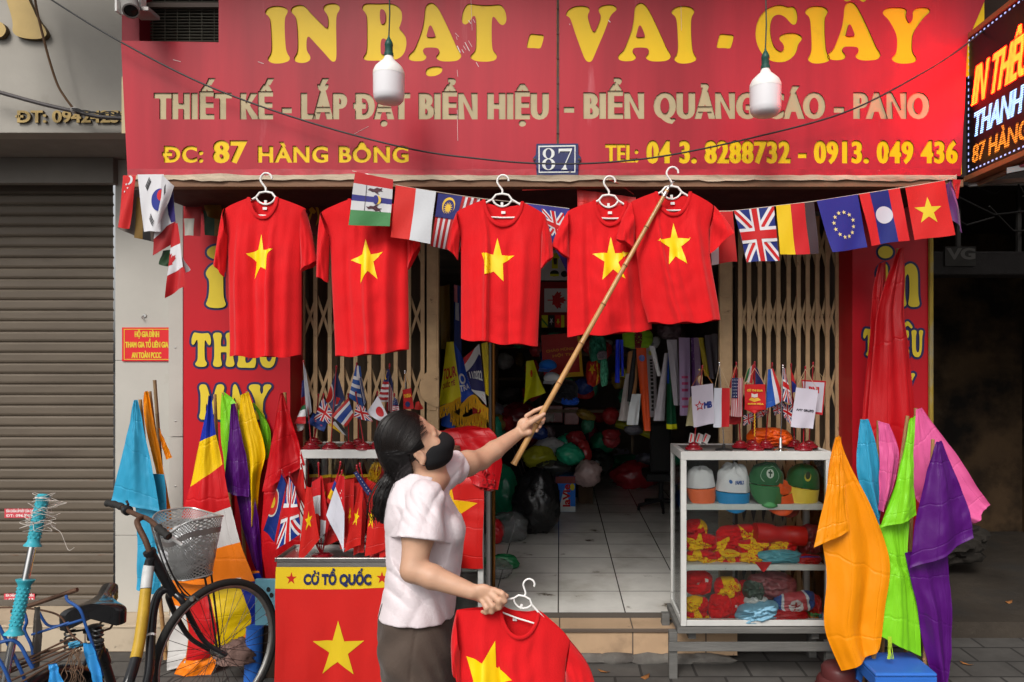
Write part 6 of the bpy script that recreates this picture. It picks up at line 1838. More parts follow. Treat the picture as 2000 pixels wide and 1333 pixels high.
bud2 = [(None, 'e87810'), ([[(.70, .10), (1, .04), (1, .74), (.86, .80)]], '0c2488'), ([[(.42, .30), (.70, .12), (.87, .82), (.66, 1), (.60, .96)]], 'd8b400'), ([[(.15, .42), (.42, .30), (.62, .98), (.28, .92)]], 'b00c12'), ([[(0, .42), (.15, .45), (.28, .95), (.2, 1), (0, 1)]], 'c0bcb8')]
pole_flag('five colour Buddhist flag in blue, yellow, red, white and orange bands behind the bicycle', [
 (bud, [(411, 772), (394, 856), (378, 935), (363, 990), (345, 1065), (330, 1135)], [(415, 773), (424, 847), (437, 911), (453, 989), (472, 1062), (500, 1134)], [(.35, .14, .03, .05), (.7, .12, -.02, 0), (.9, .08, .015, 0)], 5, -.02, .014, .05),
 (bud2, [(330, 1115), (326, 1170), (322, 1240), (317, 1318)], [(500, 1120), (520, 1165), (518, 1215), (468, 1264)], [(.4, .12, .03, .1), (.75, .1, .02, -.1)], 6, .03, .02, .03),
 ([(None, 'e87810')], [(360, 1285), (345, 1305), (326, 1345)], [(428, 1258), (420, 1300), (392, 1350)], [(.5, .2, .02, 0)], 7, .0)], ft(420, 4.02), (413, 768), 4.02, GL)
pole_flag('lime green flag half hidden behind the purple and yellow flags', [
 ([(None, LIM)], [(427, 770), (424, 840), (430, 900), (440, 960)], [(433, 767), (456, 790), (472, 850), (480, 960)], [(.4, .15, .02, 0)], 8, .03),
 ([(None, LIM)], [(484, 790), (498, 820), (503, 870), (505, 905)], [(488, 788), (518, 838), (517, 890), (508, 903)], [], 9, .05)], ft(450, 4.16), (430, 764), 4.16, GL)
pole_flag('dark purple flag hanging between the banded flag and the yellow flag', [
 ([(None, PUR)], [(452, 790), (447, 860), (441, 920), (438, 958)], [(459, 788), (474, 860), (484, 920), (486, 972)], [(.35, .15, .02, 0)], 10, -.01),
 ([(None, PUR)], [(452, 950), (468, 1030), (486, 1095), (500, 1135)], [(487, 950), (497, 1000), (503, 1060), (508, 1135)], [(.5, .2, .02, 0)], 11, .03)], ft(470, 4.1), (455, 786), 4.1, GL)
pole_flag('yellow satin flag draped to a point between the purple and big red flags', [
 ([(None, YLW)], [(470, 772), (466, 830), (479, 910), (486, 970), (492, 1031)], [(484, 766), (500, 820), (516, 885), (506, 935), (500, 1022)], [(.35, .12, .03, .1), (.7, .12, -.02, .1)], 12, 0)], ft(500, 4.14), (477, 762), 4.14, GL)
pole_flag('large red satin flag on a pole at the left of the glass cabinet', [
 ([(None, SRD)], [(548, 768), (538, 820), (525, 890), (512, 962)], [(553, 768), (568, 815), (582, 862), (596, 908)], [(.45, .1, .03, 0), (.75, .12, -.02, 0)], 13, -.01),
 ([(None, SRD)], [(514, 900), (506, 970), (500, 1050), (506, 1120), (520, 1180)], [(594, 890), (597, 960), (598, 1040), (590, 1110), (570, 1180)], [(.3, .12, .03, .1), (.65, .1, .02, .05)], 14, .06, .02, .03)], ft(560, 4.0), (551, 764), 4.0, GL)
GR_ = 'satin flags on sticks at the right corner'
t = pole_flag('very tall red satin flag twisted down the front of the right red panel', [
 ([(None, SRD)], [(1753, 487), (1730, 545), (1712, 610), (1702, 700), (1694, 800), (1682, 920)], [(1764, 483), (1765, 540), (1762, 616), (1769, 673), (1781, 787), (1795, 920)], [(.3, .12, .03, .1), (.55, .12, -.02, .12), (.8, .12, .03, -.05)], 21, -.02, .02, .06),
 ([(None, SRD)], [(1722, 514), (1710, 572), (1706, 635), (1699, 708), (1690, 802), (1682, 920)], [(1736, 508), (1734, 572), (1728, 640), (1724, 720), (1716, 810), (1712, 920)], [(.5, .15, .04, 0)], 22, .03, .015, .05)], ft(1742, 4.0), (1760, 480), 4.0, GR_)
pole_flag('pale blue flag between the orange flag and the small pink flag at the right', [
 ([(None, LBL)], [(1682, 820), (1676, 870), (1675, 926), (1695, 983), (1711, 1030)], [(1697, 819), (1713, 869), (1722, 931), (1722, 999), (1717, 1030)], [(.4, .12, .03, .1), (.75, .1, -.02, 0)], 23, 0, .012, .03)], ft(1705, 3.8), (1689, 817), 3.8, GR_)
pole_flag('small pink flag in front of the tall red flag', [
 ([(None, PNK)], [(1716, 823), (1718, 880), (1719, 940), (1719, 998)], [(1738, 829), (1757, 884), (1748, 950), (1726, 1000)], [(.35, .12, .02, 0)], 24, 0)], ft(1730, 3.78), (1722, 820), 3.78, GR_)
pole_flag('large pink flag spread out behind the purple flag at the right edge', [
 ([(None, PNK)], [(1790, 800), (1783, 880), (1784, 960), (1828, 1010), (1898, 1027)], [(1802, 797), (1832, 838), (1872, 890), (1906, 945), (1935, 987)], [(.3, .1, .03, 0), (.6, .12, -.02, 0)], 25, 0)], ft(1790, 3.76), (1796, 795), 3.76, GR_)
pole_flag('orange satin flag with a folded flap in front of the glass cabinet', [
 ([(None, ORG)], [(1635, 856), (1624, 905), (1617, 985), (1612, 1060), (1620, 1130), (1615, 1228), (1648, 1316)], [(1643, 852), (1664, 910), (1711, 1004), (1741, 1098), (1732, 1181), (1726, 1240), (1720, 1272)], [(.35, .1, .025, .1), (.65, .1, -.02, 0), (.85, .08, .02, 0)], 26, .02, .014, .04),
 ([(None, ORG)], [(1630, 861), (1621, 905), (1608, 970), (1586, 1067)], [(1639, 852), (1642, 905), (1646, 970), (1654, 1034)], [(.6, .2, .02, .1)], 27, -.03, .008, .015)], ft(1680, 3.62), (1640, 849), 3.62, GR_)
pole_flag('lime green flag with a folded flap in front of the pink flags', [
 ([(None, LIM)], [(1716, 1030), (1738, 1085), (1740, 1115), (1732, 1168), (1719, 1244)], [(1784, 1015), (1778, 1098), (1789, 1130), (1799, 1165), (1808, 1290)], [(.35, .12, .03, .1), (.7, .12, -.025, 0)], 28, .03, .014, .04),
 ([(None, LIM)], [(1774, 818), (1760, 885), (1738, 965), (1715, 1031)], [(1785, 812), (1782, 890), (1784, 950), (1789, 1006)], [(.5, .15, .025, .1)], 29, -.02, .012, .03)], ft(1716, 3.58), (1780, 810), 3.62, GR_)
pole_flag('deep purple satin flag at the right, its lower half hanging to the ground', [
 ([(None, PUR)], [(1776, 1085), (1786, 1135), (1800, 1190), (1813, 1265), (1834, 1345)], [(1858, 1070), (1865, 1134), (1871, 1215), (1870, 1290), (1862, 1350)], [(.3, .12, .03, .1), (.6, .1, -.025, .1)], 30, .04, .016, .04),
 ([(None, PUR)], [(1825, 863), (1806, 925), (1786, 1025), (1775, 1110)], [(1836, 860), (1862, 921), (1890, 990), (1900, 1050)], [(.4, .14, .03, .05), (.75, .12, -.02, 0)], 31, -.02, .012, .04)], ft(1830, 3.56), (1830, 856), 3.60, GR_)
g = MB(); random.seed(5)
for k in range(8):
 a = P(1735 + k * .8, 1244, 3.6)
 g.tube([a, a + V((.004 * math.sin(k), 0, -.05)), a + V((.012 * math.sin(k * 2), 0, -.11))], .0018, 4)
tag(g.build('loose_fringe', cloth('a8c81e')), 'loose lime threads hanging below the lime flag', 'fringe')
# blue stool and flag base they stand in
BLUEP = mat('blue plastic', (.03, .14, .52), .35, var=.1, vs=6)
t = thing('plastic_stool', 'low blue plastic stool under the lime and purple flags', 'stool', ft(1752, 3.62))
c = ft(1752, 3.62)
g = MB()
g.box(c.x - .15, c.x + .15, 3.52, 3.78, .205, .225)
g.build('seat', BLUEP, t, bevel=.012)
g = MB(); g.box(c.x - .148, c.x + .148, 3.523, 3.529, .15, .204); g.box(c.x - .148, c.x + .148, 3.771, 3.777, .15, .204); g.box(c.x - .148, c.x - .142, 3.53, 3.77, .15, .204); g.box(c.x + .142, c.x + .148, 3.53, 3.77, .15, .204); g.build('skirt', BLUEP, t, bevel=.002)
for sx in (-1, 1):
 for sy in (-1, 1):
  g = MB(); g.bar((c.x + sx * .125, 3.64 + sy * .115, .17), (c.x + sx * .145, 3.64 + sy * .135, 0), .035, .035); g.build('leg', BLUEP, t, bevel=.006)
g = MB(); p = ft(1637, 3.78); g.lathe([(.10, 0), (.115, .02), (.115, .05), (.105, .06), (.108, .075), (.10, .09), (.085, .10), (.085, .14), (.07, .16), (.03, .17), (0, .17)], p, 28)
tag(g.build('flag_stand', mat('maroon base', (.09, .02, .02), .4, var=.3, vs=8)), 'round maroon flag base on the paving behind the orange flag', 'flag base')
# cloth on the left cabinet
s_ = [(None, 'b81410'), ([star_poly(-.02, .36, .43, -PI / 2 + .12, sx=2.0)], 'd8a400')]
def hang(u, v):
 p = P(870 + 74 * u, 934 + 177 * v, 3.985)
 p.y -= .008 * math.sin(7 * u + 2 * v) * sm(v * 2) + .010 * math.exp(-((v - .42) / .04) ** 2) * .4
 if v < .02:
  p.y += .01
 p.x += .004 * math.sin(6 * v)
 return p
tag(make_sheet('draped_flag', s_, hang, None, 16, 24, 'satin'), 'red flag with part of a yellow star hung over the cabinet front beside the woman', 'flag')
bundle('red_cloth_heap', 'heap of crumpled red satin on top of the left cabinet', 858, 832, 972, 900, 4.14, [(None, SRD)], 61, .09, 'satin', 'cloth heap', crease=.6)
bundle('red_cloth_heap', 'red satin cloth sagging over the right corner of the left cabinet', 905, 868, 980, 948, 4.08, [(None, 'a0040e')], 62, .06, 'satin', 'cloth heap', crease=.6)
bundle('red_cloth_heap', 'small knot of red cloth hanging off the cabinet corner by the poles', 932, 905, 972, 962, 4.03, [(None, '8e040c')], 63, .05, 'satin', 'cloth heap', crease=1.4)
bundle('paper_bundle', 'brown paper bundle under the red cloth on the left cabinet', 872, 868, 902, 884, 4.0, [(None, '6a4432')], 64, .04, 'cloth', 'bundle', crease=.3)
tag(make_sheet('red_drape', [(None, SRD)], drape_f([(858, 842), (868, 868), (886, 890), (902, 938)], [(955, 836), (972, 858), (980, 905), (972, 958)], 4.0, [(.25, .1, .03, .2), (.55, .1, -.03, .15), (.8, .1, .03, 0)], .02, 3.3, .004, .04), None, 30, 30, 'satin'), 'red satin cloth draped in long folds over the corner of the left cabinet', 'cloth')
# ---------------------------------------------------------------- bicycle, facing away with its front wheel turned
FRM = mat('black bicycle enamel', (.016, .016, .018), .28, coat=.4, var=.3, vs=8, dirt=((.11, .085, .06), .66, .76, 14))
RUB = mat('tyre rubber', (.022, .021, .02), .75, bump=.2, bs=90)
RUST = mat('rusty steel', (.13, .07, .045), .65, .4, var=.4, vs=20, bump=.2)
RIMM = mat('dull rim', (.36, .35, .33), .4, .8, var=.3, vs=12)
HUB = P(427, 1275, 3.5)
t = thing('bicycle', 'black bicycle with a grey wire basket facing away, front wheel turned right', 'bicycle', (-1.74, 3.0, 0))
def wheel(c, d, name):
 d = V(d).normalized()
 ax = d.cross(V((0, 0, 1)))
 w = bpy.data.objects.new(name, None); COL.objects.link(w); w.parent = t; w.location = c - parent_loc(t)
 circ = lambda r, off=0, n=64: [c + d * (r * math.cos(2 * PI * i / n)) + V((0, 0, r * math.sin(2 * PI * i / n))) + ax * off for i in range(n)]
 g = MB(); g.tube(circ(.325), .0175, 14, closed=True); g.build('tyre', RUB, w)
 g = MB(); g.tube(circ(.305), .012, 10, closed=True, flat=.7); g.build('rim', RIMM, w)
 g = MB(); g.lathe([(.008, -.055), (.020, -.03), (.022, -.026), (.012, -.022), (.012, .022), (.022, .026), (.020, .03), (.008, .055)], c, 14, 0, ax); g.build('hub', RIMM, w)
 g = MB()
 for k in range(36):
  a = 2 * PI * k / 36
  s = 1 if k % 2 else -1
  off = .35 * (1 if (k // 2) % 2 else -1)
  p0 = c + ax * (.026 * s) + d * (.02 * math.cos(a + off * 3)) + V((0, 0, .02 * math.sin(a + off * 3)))
  p1 = c + d * (.303 * math.cos(a)) + V((0, 0, .303 * math.sin(a)))
  g.tube([p0, p1], .0013, 5, caps=False)
 g.build('spokes', mat('spoke', (.10, .09, .085), .5, .7), w)
 return w
WD = V((.47, .88, 0)).normalized()
wheel(HUB, WD, 'front_wheel')
CROWN, HS = P(339, 1161, 3.36), P(293, 1080, 3.285)
HB = P(327, 1138, 3.34)
g = MB(); g.tube([HS, CROWN], .022, 14); g.lathe([(.026, -.012), (.028, 0), (.024, .012)], HS, 14, 0, (CROWN - HS)); g.build('head_tube', FRM, t)
axw = WD.cross(V((0, 0, 1)))
for s in (-1, 1):
 g = MB()
 L = [tuple(CROWN + axw * .02 * s), tuple(CROWN + axw * .05 * s + V((.004, .01, -.03))), tuple(P(363, 1215, 3.42) + axw * .055 * s), tuple(P(388, 1252, 3.46) + axw * .055 * s), tuple(HUB + axw * .058 * s)]
 g.tube([V(poly_interp(L, i / 20)) for i in range(21)], lambda k: .0155 - .006 * k, 12); g.build('fork_blade', FRM, t)
q0 = P(363, 1215, 3.42) - axw * .0
g = MB()
T1 = [tuple(P(*q)) for q in ((297, 1088, 3.29), (290, 1112, 3.28), (284, 1160, 3.24), (278, 1215, 3.19), (268, 1275, 3.12), (250, 1335, 3.03), (226, 1390, 2.98))]
T1s = lambda k: V(poly_interp(T1, k))
g.tube([T1s(i / 40) for i in range(41)], .0225, 16); g.build('down_tube', FRM, t)
for k0, k1, nm, m_ in ((.13, .30, 'white_sticker', mat('white sticker', (.55, .55, .54), .4, var=.2, vs=20)), (.305, .70, 'yellow_sticker', mat('yellow sticker', (.50, .31, .03), .45, var=.2, vs=12, dirt=((.2, .15, .08), .66, .74, 20)))):
 g = MB(); g.tube([T1s(k0 + (k1 - k0) * i / 14) for i in range(15)], .0232, 16, caps=False); g.build(nm, m_, t)
T2 = [tuple(P(*q)) for q in ((333, 1148, 3.345), (312, 1158, 3.33), (300, 1190, 3.28), (295, 1240, 3.21), (290, 1320, 3.09), (268, 1385, 2.99))]
g = MB(); g.tube([V(poly_interp(T2, i / 30)) for i in range(31)], .019, 14); g.build('lower_tube', FRM, t)
g = MB(); g.tube([V(poly_interp(T2, .60 + .014 * i / 4)) for i in range(5)], .0198, 14, caps=False); g.build('tape_band', WHITE_P, t)
BBp = V((-1.775, 2.97, .29))
SEAT = P(184, 1222, 2.78)
g = MB(); g.tube([SEAT + V((0, .0, -.02)), SEAT.lerp(BBp, .5), BBp], .017, 14); g.lathe([(.021, 0), (.022, .05), (.02, .06)], SEAT.lerp(BBp, .28), 12, 0, BBp - SEAT); g.build('seat_tube', FRM, t)
k_ = SEAT.lerp(BBp, .62)
g = MB(); g.tube([k_, k_.lerp(BBp, .14)], .0178, 14, caps=False); g.build('tape_band', WHITE_P, t)
RH = V((-1.72, 2.42, .335))
wheel(RH, BBp - V((BBp.x - .03, 0, BBp.z)) + V((-.02 - BBp.x + BBp.x, 0, 0)) - V((0, 0, 0)) if False else V((-.05, 1, 0)), 'rear_wheel')
for s in (-1, 1):
 g = MB(); g.tube([BBp + V((.03 * s, -.03, 0)), RH + V((.06 * s, 0, 0))], .010, 8); g.tube([SEAT.lerp(BBp, .2) + V((.015 * s, -.01, 0)), RH + V((.06 * s, 0, 0))], .008, 8); g.build('stay', FRM, t)
fen = []
for i in range(25):
 a = PI * (.05 + .75 * i / 24)
 fen.append(RH + V((-.05 * .36 * math.cos(a) * -1, .36 * math.cos(a), .36 * math.sin(a))))
g = MB()
vs, fs = [], []
for p in fen:
 for x, dz in ((-.032, -.012), (-.02, .002), (0, .006), (.02, .002), (.032, -.012)):
  rr = (p - RH).normalized()
  vs.append(p + V((x, 0, 0)) + rr * dz)
for i in range(len(fen) - 1):
 for k in range(4):
  fs.append((i * 5 + k, i * 5 + k + 1, (i + 1) * 5 + k + 1, (i + 1) * 5 + k))
g.add(vs, fs, 0, True); g.build('mudguard', FRM, t, solid=.002)
g = MB(); g.lathe([(.09, -.002), (.092, 0), (.09, .002), (.02, .004), (0, .004)], BBp + V((.05, 0, 0)), 28, 0, (1, 0, 0)); g.build('chainring', RIMM, t)
for s in (-1, 1):
 cr = BBp + V((.075 * s, -.02 * s, -.16 * s))
 g = MB(); g.tube([BBp + V((.06 * s, 0, 0)), cr], .009, 8); g.build('crank', RIMM, t)
 g = MB(); g.box(cr.x - .0 if s > 0 else cr.x - .09, cr.x + .09 if s > 0 else cr.x, cr.y - .03, cr.y + .03, cr.z - .012, cr.z + .012); g.build('pedal', RUB, t, bevel=.004)
# saddle: wide back towards the camera, nose away
sd = bpy.data.objects.new('saddle', None); COL.objects.link(sd); sd.parent = t; sd.location = SEAT - parent_loc(t)
A0, A1 = P(178, 1203, 2.70), P(214, 1153, 2.95)
def sad(u, v):
 c = A0.lerp(A1, v)
 w_ = .088 * (1 - sm(v * 1.3)) + .027 + .004 * v
 if v < .12:
  w_ *= .72 + .28 * (v / .12) ** .5
 a = PI * (1.12 * u - .06)
 x = -math.cos(a) * w_
 h = max(0, math.sin(a)) ** .55
 z = .030 * h + .012 * sm((v - .55) * 2.2) - .010 * (1 - (1 - 2 * abs(u - .5)) ** 2) * (1 - v) - (.035 if u in (0, 1) else 0) + .016 * (1 - v) ** 2 * h
 side = (A1 - A0).cross(V((0, 0, 1))).normalized()
 return c + side * -x + V((0, 0, z - .012 + .010 * math.exp(-(v / .25) ** 2)))
g = MB(); g.grid(sad, 32, 30)
ring = [sad(i / 32, 0) for i in range(33)]
g.add(ring + [A0 + V((0, -.002, -.012))], [(i + 1, i, 33) for i in range(32)], 0, True)
g.build('cover', mat('black vinyl', (.012, .012, .013), .22, coat=.5, bump=.04, bs=40), sd, sharp=0)
s = Sheet()
for L in text_loops('VELO COMFORT', 136, 176, -1218, 5, .2, .2) + [[circle(187, -1213, 5, 4, 20), circle(187, -1213, 3.6, 2.8, 20)[::-1]]]:
 for tr, kk in tris_of(L):
  s.add([P(p[0], -p[1], 2.683) for p in tr], [(0, 1, 2)])
g = MB()
for sx in (-1, 1):
 c = SEAT + V((.052 * sx, -.06, -.035))
 g.tube([c + V((.017 * math.cos(i * .7), .017 * math.sin(i * .7), .055 - i * .0019)) for i in range(46)], .0036, 6)
g.tube([SEAT + V((-.08, -.07, -.03)), SEAT + V((0, -.085, -.045)), SEAT + V((.08, -.07, -.03))], .005, 6)
for sx in (-1, 1):
 g.tube([SEAT + V((.06 * sx, -.07, .0)), SEAT + V((.03 * sx, .05, -.03)), SEAT + V((.012 * sx, .16, .01))], .0042, 6)
g.build('springs', mat('dark steel', (.05, .05, .05), .4, .7), sd)
g = MB(); g.lathe([(.024, -.03), (.026, .0), (.024, .02)], SEAT + V((0, -.0, -.02)), 14); g.tube([SEAT + V((-.035, -.005, -.022)), SEAT + V((.035, -.005, -.022))], .008, 8); g.build('clamp', FRM, sd)
# handlebar
g = MB()
ST = [tuple(HS), tuple(P(284, 1056, 3.285)), tuple(P(272, 1032, 3.30)), tuple(P(268, 1018, 3.33)), tuple(P(278, 1011, 3.38))]
g.tube([V(poly_interp(ST, i / 16)) for i in range(17)], .0125, 12); g.build('stem', RUST, t)
BARP = [tuple(P(*q)) for q in ((210, 983, 3.62), (232, 988, 3.58), (252, 999, 3.52), (272, 1008, 3.44), (286, 1013, 3.37), (298, 1021, 3.30), (312, 1034, 3.25), (330, 1049, 3.21))]
bar_ = lambda k: V(poly_interp(BARP, k))
g = MB(); g.tube([bar_(i / 30) for i in range(31)], .0115, 12); g.build('handlebar', RUST, t)
for k0, k1 in ((-.0, .20), (.83, 1.0)):
 g = MB(); g.tube([bar_(k0 + (k1 - k0) * i / 12) for i in range(13)], lambda k: .0165 + .0018 * math.cos(k * 60), 14); g.build('grip', RUB, t)
g = MB(); g.lathe([(.022, -.02), (.024, -.01), (.024, .01), (.018, .014)], bar_(.26), 14, 0, bar_(.3) - bar_(.2)); g.tube([bar_(.26) + V((0, 0, .01)), bar_(.22) + V((.03, -.02, .025)), bar_(.16) + V((.05, -.03, .03))], .006, 8); g.build('bell', FRM, t)
g = MB(); g.tube([P(331, 1048, 3.26), P(342, 1056, 3.27), P(355, 1065, 3.28)], .0072, 10); g.build('brake_lever', WHITE_P, t)
for k, L in enumerate([[(306, 1028, 3.27), (318, 1075, 3.25), (335, 1120, 3.28), (357, 1150, 3.34), (372, 1165, 3.38)], [(300, 1022, 3.3), (312, 1062, 3.27), (327, 1100, 3.27), (345, 1140, 3.31), (360, 1163, 3.36)], [(292, 1016, 3.33), (304, 1058, 3.28), (318, 1098, 3.28), (330, 1128, 3.30), (338, 1150, 3.33)]]):
 LL = [tuple(P(*q)) for q in L]
 g = MB(); g.tube([V(poly_interp(LL, i / 20)) for i in range(21)], .0032, 6); g.build('brake_cable', BLACK, t)
g = MB(); c = P(366, 1168, 3.37); g.tube([c + V((-.03, .0, .02)), c, c + V((.035, .0, .005)), c + V((.05, 0, -.01))], .008, 8); g.lathe([(.01, -.012), (.012, 0), (.01, .012)], c + V((.03, -.01, 0)), 10, 1, (0, 1, 0)); g.build('brake_caliper', [BLACK, RIMM], t)
# basket
def mesh_mat():
 m = mat('grey wire mesh', (.40, .40, .39), .45, .5)
 n, l = m.node_tree.nodes, m.node_tree.links
 uv = n.new('ShaderNodeUVMap'); sp = n.new('ShaderNodeSeparateXYZ'); l.new(uv.outputs[0], sp.inputs[0])
 outs = []
 for sg in (1, -1):
  a = n.new('ShaderNodeMath'); a.operation = 'MULTIPLY_ADD'; a.inputs[1].default_value = sg * 1.0; l.new(sp.outputs['Y'], a.inputs[0]); l.new(sp.outputs['X'], a.inputs[2])
  f_ = n.new('ShaderNodeMath'); f_.operation = 'FRACT'; l.new(a.outputs[0], f_.inputs[0])
  c_ = n.new('ShaderNodeMath'); c_.operation = 'LESS_THAN'; c_.inputs[1].default_value = .42; l.new(f_.outputs[0], c_.inputs[0])
  outs.append(c_)
 mx = n.new('ShaderNodeMath'); mx.operation = 'MAXIMUM'; l.new(outs[0].outputs[0], mx.inputs[0]); l.new(outs[1].outputs[0], mx.inputs[1])
 l.new(mx.outputs[0], n['Principled BSDF'].inputs['Alpha'])
 return m
MESH = mesh_mat()
bk = bpy.data.objects.new('basket', None); COL.objects.link(bk); bk.parent = t
BC = P(366, 1120, 3.52); bk.location = BC - parent_loc(t)
fw, sd_ = V((.62, .78, 0)).normalized(), V((.78, -.62, 0)).normalized()
def bask(u, v, flare=0):
 a = 2 * PI * u
 ca, sa = math.cos(a), math.sin(a)
 k = .70 + .30 * v + flare
 x = .165 * k * math.copysign(abs(ca) ** .55, ca)
 y = .125 * k * math.copysign(abs(sa) ** .55, sa)
 top = .265 + .02 * ca * ca - .05 * max(0, -sa) ** 3
 return BC + sd_ * x + fw * y + V((0, 0, v * top))
nu, nv = 64, 10
g = MB(); g.grid(bask, nu, nv)
ob = g.build('mesh_side', MESH, bk, sharp=0)
me = ob.data; uvl = me.uv_layers.new(name='UV')
for pl in me.polygons:
 i = pl.index % nu; j = pl.index // nu
 for li, (du, dv) in zip(pl.loop_indices, ((0, 0), (1, 0), (1, 1), (0, 1))):
  uvl.data[li].uv = ((i + du) / nu * 56, (j + dv) / nv * 17)
g = MB(); vs = [bask(i / 48, 0) for i in range(48)]; g.add(vs + [BC], [(i, (i + 1) % 48, 48) for i in range(48)]); ob = g.build('mesh_floor', mat('dark mesh floor', (.08, .08, .08), .6), bk)
g = MB(); g.tube([bask(i / 64, 1) for i in range(64)], .0045, 8, closed=True); g.build('rim_wire', mat('silver wire', (.5, .5, .49), .3, .7), bk)
g = MB(); g.tube([bask(i / 64, 0) for i in range(64)], .004, 8, closed=True); g.build('base_wire', mat('silver wire', 0), bk)
g = MB(); g.grid(lambda u, v: bask(u, .72 + .10 * v, .012), 64, 1); g.build('band', GALV, bk, sharp=0)
g = MB()
for L in ([(398, 1118, 3.5), (412, 1190, 3.5), (424, 1268, 3.48)], [(412, 1116, 3.55), (421, 1190, 3.54), (430, 1268, 3.52)]):
 g.tube([P(*q) for q in L], .005, 8)
g.box(BC.x - .02, BC.x + .10, BC.y - .03, BC.y + .03, BC.z - .018, BC.z - .006)
g.build('stays', FRM, bk)
g = MB(); blob(g, BC + V((.0, 0, .115)), (.115, .095, .105), 3, .2, .14, 5)
tag(g.build('foil_bag', mat('silvery plastic film', (.62, .62, .63), .25, .35, bump=.6, bs=22), sharp=0), 'crinkled silvery plastic bag sitting in the bicycle basket', 'plastic bag')
# blue carrier rack over the rear wheel, part of the bicycle
BLT = mat('blue painted tube', (.02, .085, .30), .35, var=.3, vs=14, dirt=((.10, .06, .04), .64, .72, 25))
rk = bpy.data.objects.new('carrier_rack', None); COL.objects.link(rk); rk.parent = t; rk.location = V((-1.74, 2.4, .72)) - parent_loc(t)
def tb(pts, r, m, nm='tube', par=rk):
 L = [tuple(P(*q)) for q in pts]
 g = MB(); N = 10 * len(L)
 g.tube([V(poly_interp(L, i / N)) for i in range(N + 1)], r, 8)
 return g.build(nm, m, par)
tb([(23, 1195, 2.48), (80, 1176, 2.48), (151, 1152, 2.48)], .0075, RUST, 'cross_bar')
tb([(129, 1164, 2.47), (133, 1174, 2.46), (156, 1191, 2.45), (168, 1224, 2.45), (180, 1257, 2.45), (200, 1320, 2.45)], .0048, BLT)
tb([(76, 1196, 2.46), (93, 1221, 2.46), (120, 1222, 2.45), (161, 1211, 2.45)], .0044, BLT)
tb([(62, 1240, 2.42), (100, 1228, 2.43), (135, 1216, 2.45)], .0040, BLT)
tb([(45, 1190, 2.44), (52, 1214, 2.43), (48, 1232, 2.43), (62, 1264, 2.42), (66, 1300, 2.40)], .0050, BLT)
tb([(-30, 1262, 2.3), (0, 1255, 2.32), (24, 1251, 2.33), (40, 1262, 2.34), (54, 1288, 2.34), (64, 1306, 2.34)], .0055, BLT)
tb([(-12, 1205, 2.33), (0, 1227, 2.33), (30, 1287, 2.34), (47, 1325, 2.34), (60, 1370, 2.34)], .0050, BLT)
tb([(-10, 1275, 2.28), (10, 1310, 2.28), (25, 1350, 2.28)], .0050, BLT)
tb([(0, 1187, 2.46), (30, 1187, 2.46), (80, 1192, 2.46), (118, 1205, 2.46), (140, 1240, 2.45), (168, 1262, 2.45)], .0032, RUST, 'wire')
for k, (a, b) in enumerate((((-20, 1330, 2.3), (158, 1258, 2.46)), ((-10, 1318, 2.32), (150, 1252, 2.46)), ((10, 1335, 2.3), (170, 1255, 2.44)), ((0, 1300, 2.36), (128, 1262, 2.44)), ((30, 1340, 2.3), (160, 1268, 2.44)), ((20, 1310, 2.34), (140, 1246, 2.46)))):
 tb([a, ((a[0] + b[0]) / 2, (a[1] + b[1]) / 2 + 3 * math.sin(k), (a[2] + b[2]) / 2), b], .0036, RUST, 'rod')
def ribbon(name, label, L, Rr, Y, col, seed):
 return tag(make_sheet(name, [(None, col)], drape_f(L, Rr, Y, [(.4, .15, .012, .1), (.75, .1, -.01, 0)], .008, seed, .002, .012), None, 12, 20, 'satin'), label, 'ribbon')
ribbon('ribbon', 'pale blue satin strip tied to the rack below the saddle', [(161, 1257), (164, 1290), (176, 1320), (182, 1345)], [(178, 1258), (188, 1290), (197, 1315), (200, 1345)], 2.40, '2f88c8', 1)
ribbon('ribbon', 'pale blue satin bow knotted on the rusty rods of the rack', [(92, 1298), (95, 1312), (93, 1345)], [(108, 1296), (112, 1306), (123, 1338)], 2.3, '2f88c8', 2)
ribbon('ribbon', 'small pale blue rag wrapped round the rack joint', [(132, 1262), (134, 1256), (150, 1252)], [(140, 1268), (152, 1264), (170, 1258)], 2.41, '3a86a8', 3)
ribbon('mesh_strap', 'grey woven strap hanging from the cross bar of the rack', [(66, 1186), (64, 1240), (61, 1305)], [(77, 1186), (78, 1240), (72, 1306)], 2.42, '6a635c', 4)
g = MB(); random.seed(12)
for k in range(14):
 a = P(150 + random.uniform(-10, 10), 1268 + random.uniform(-5, 5), 2.38)
 L = [a]
 for j in range(6):
  L.append(L[-1] + V((random.uniform(-.014, .014), random.uniform(-.005, .005), -.02)))
 LL = [tuple(p) for p in L]
 g.tube([V(poly_interp(LL, i / 24)) for i in range(25)], .0014, 4)
tag(g.build('frayed_cord', mat('jute', (.18, .11, .07), .9)), 'frayed brown cord tangled on the rack under the saddle', 'cord')
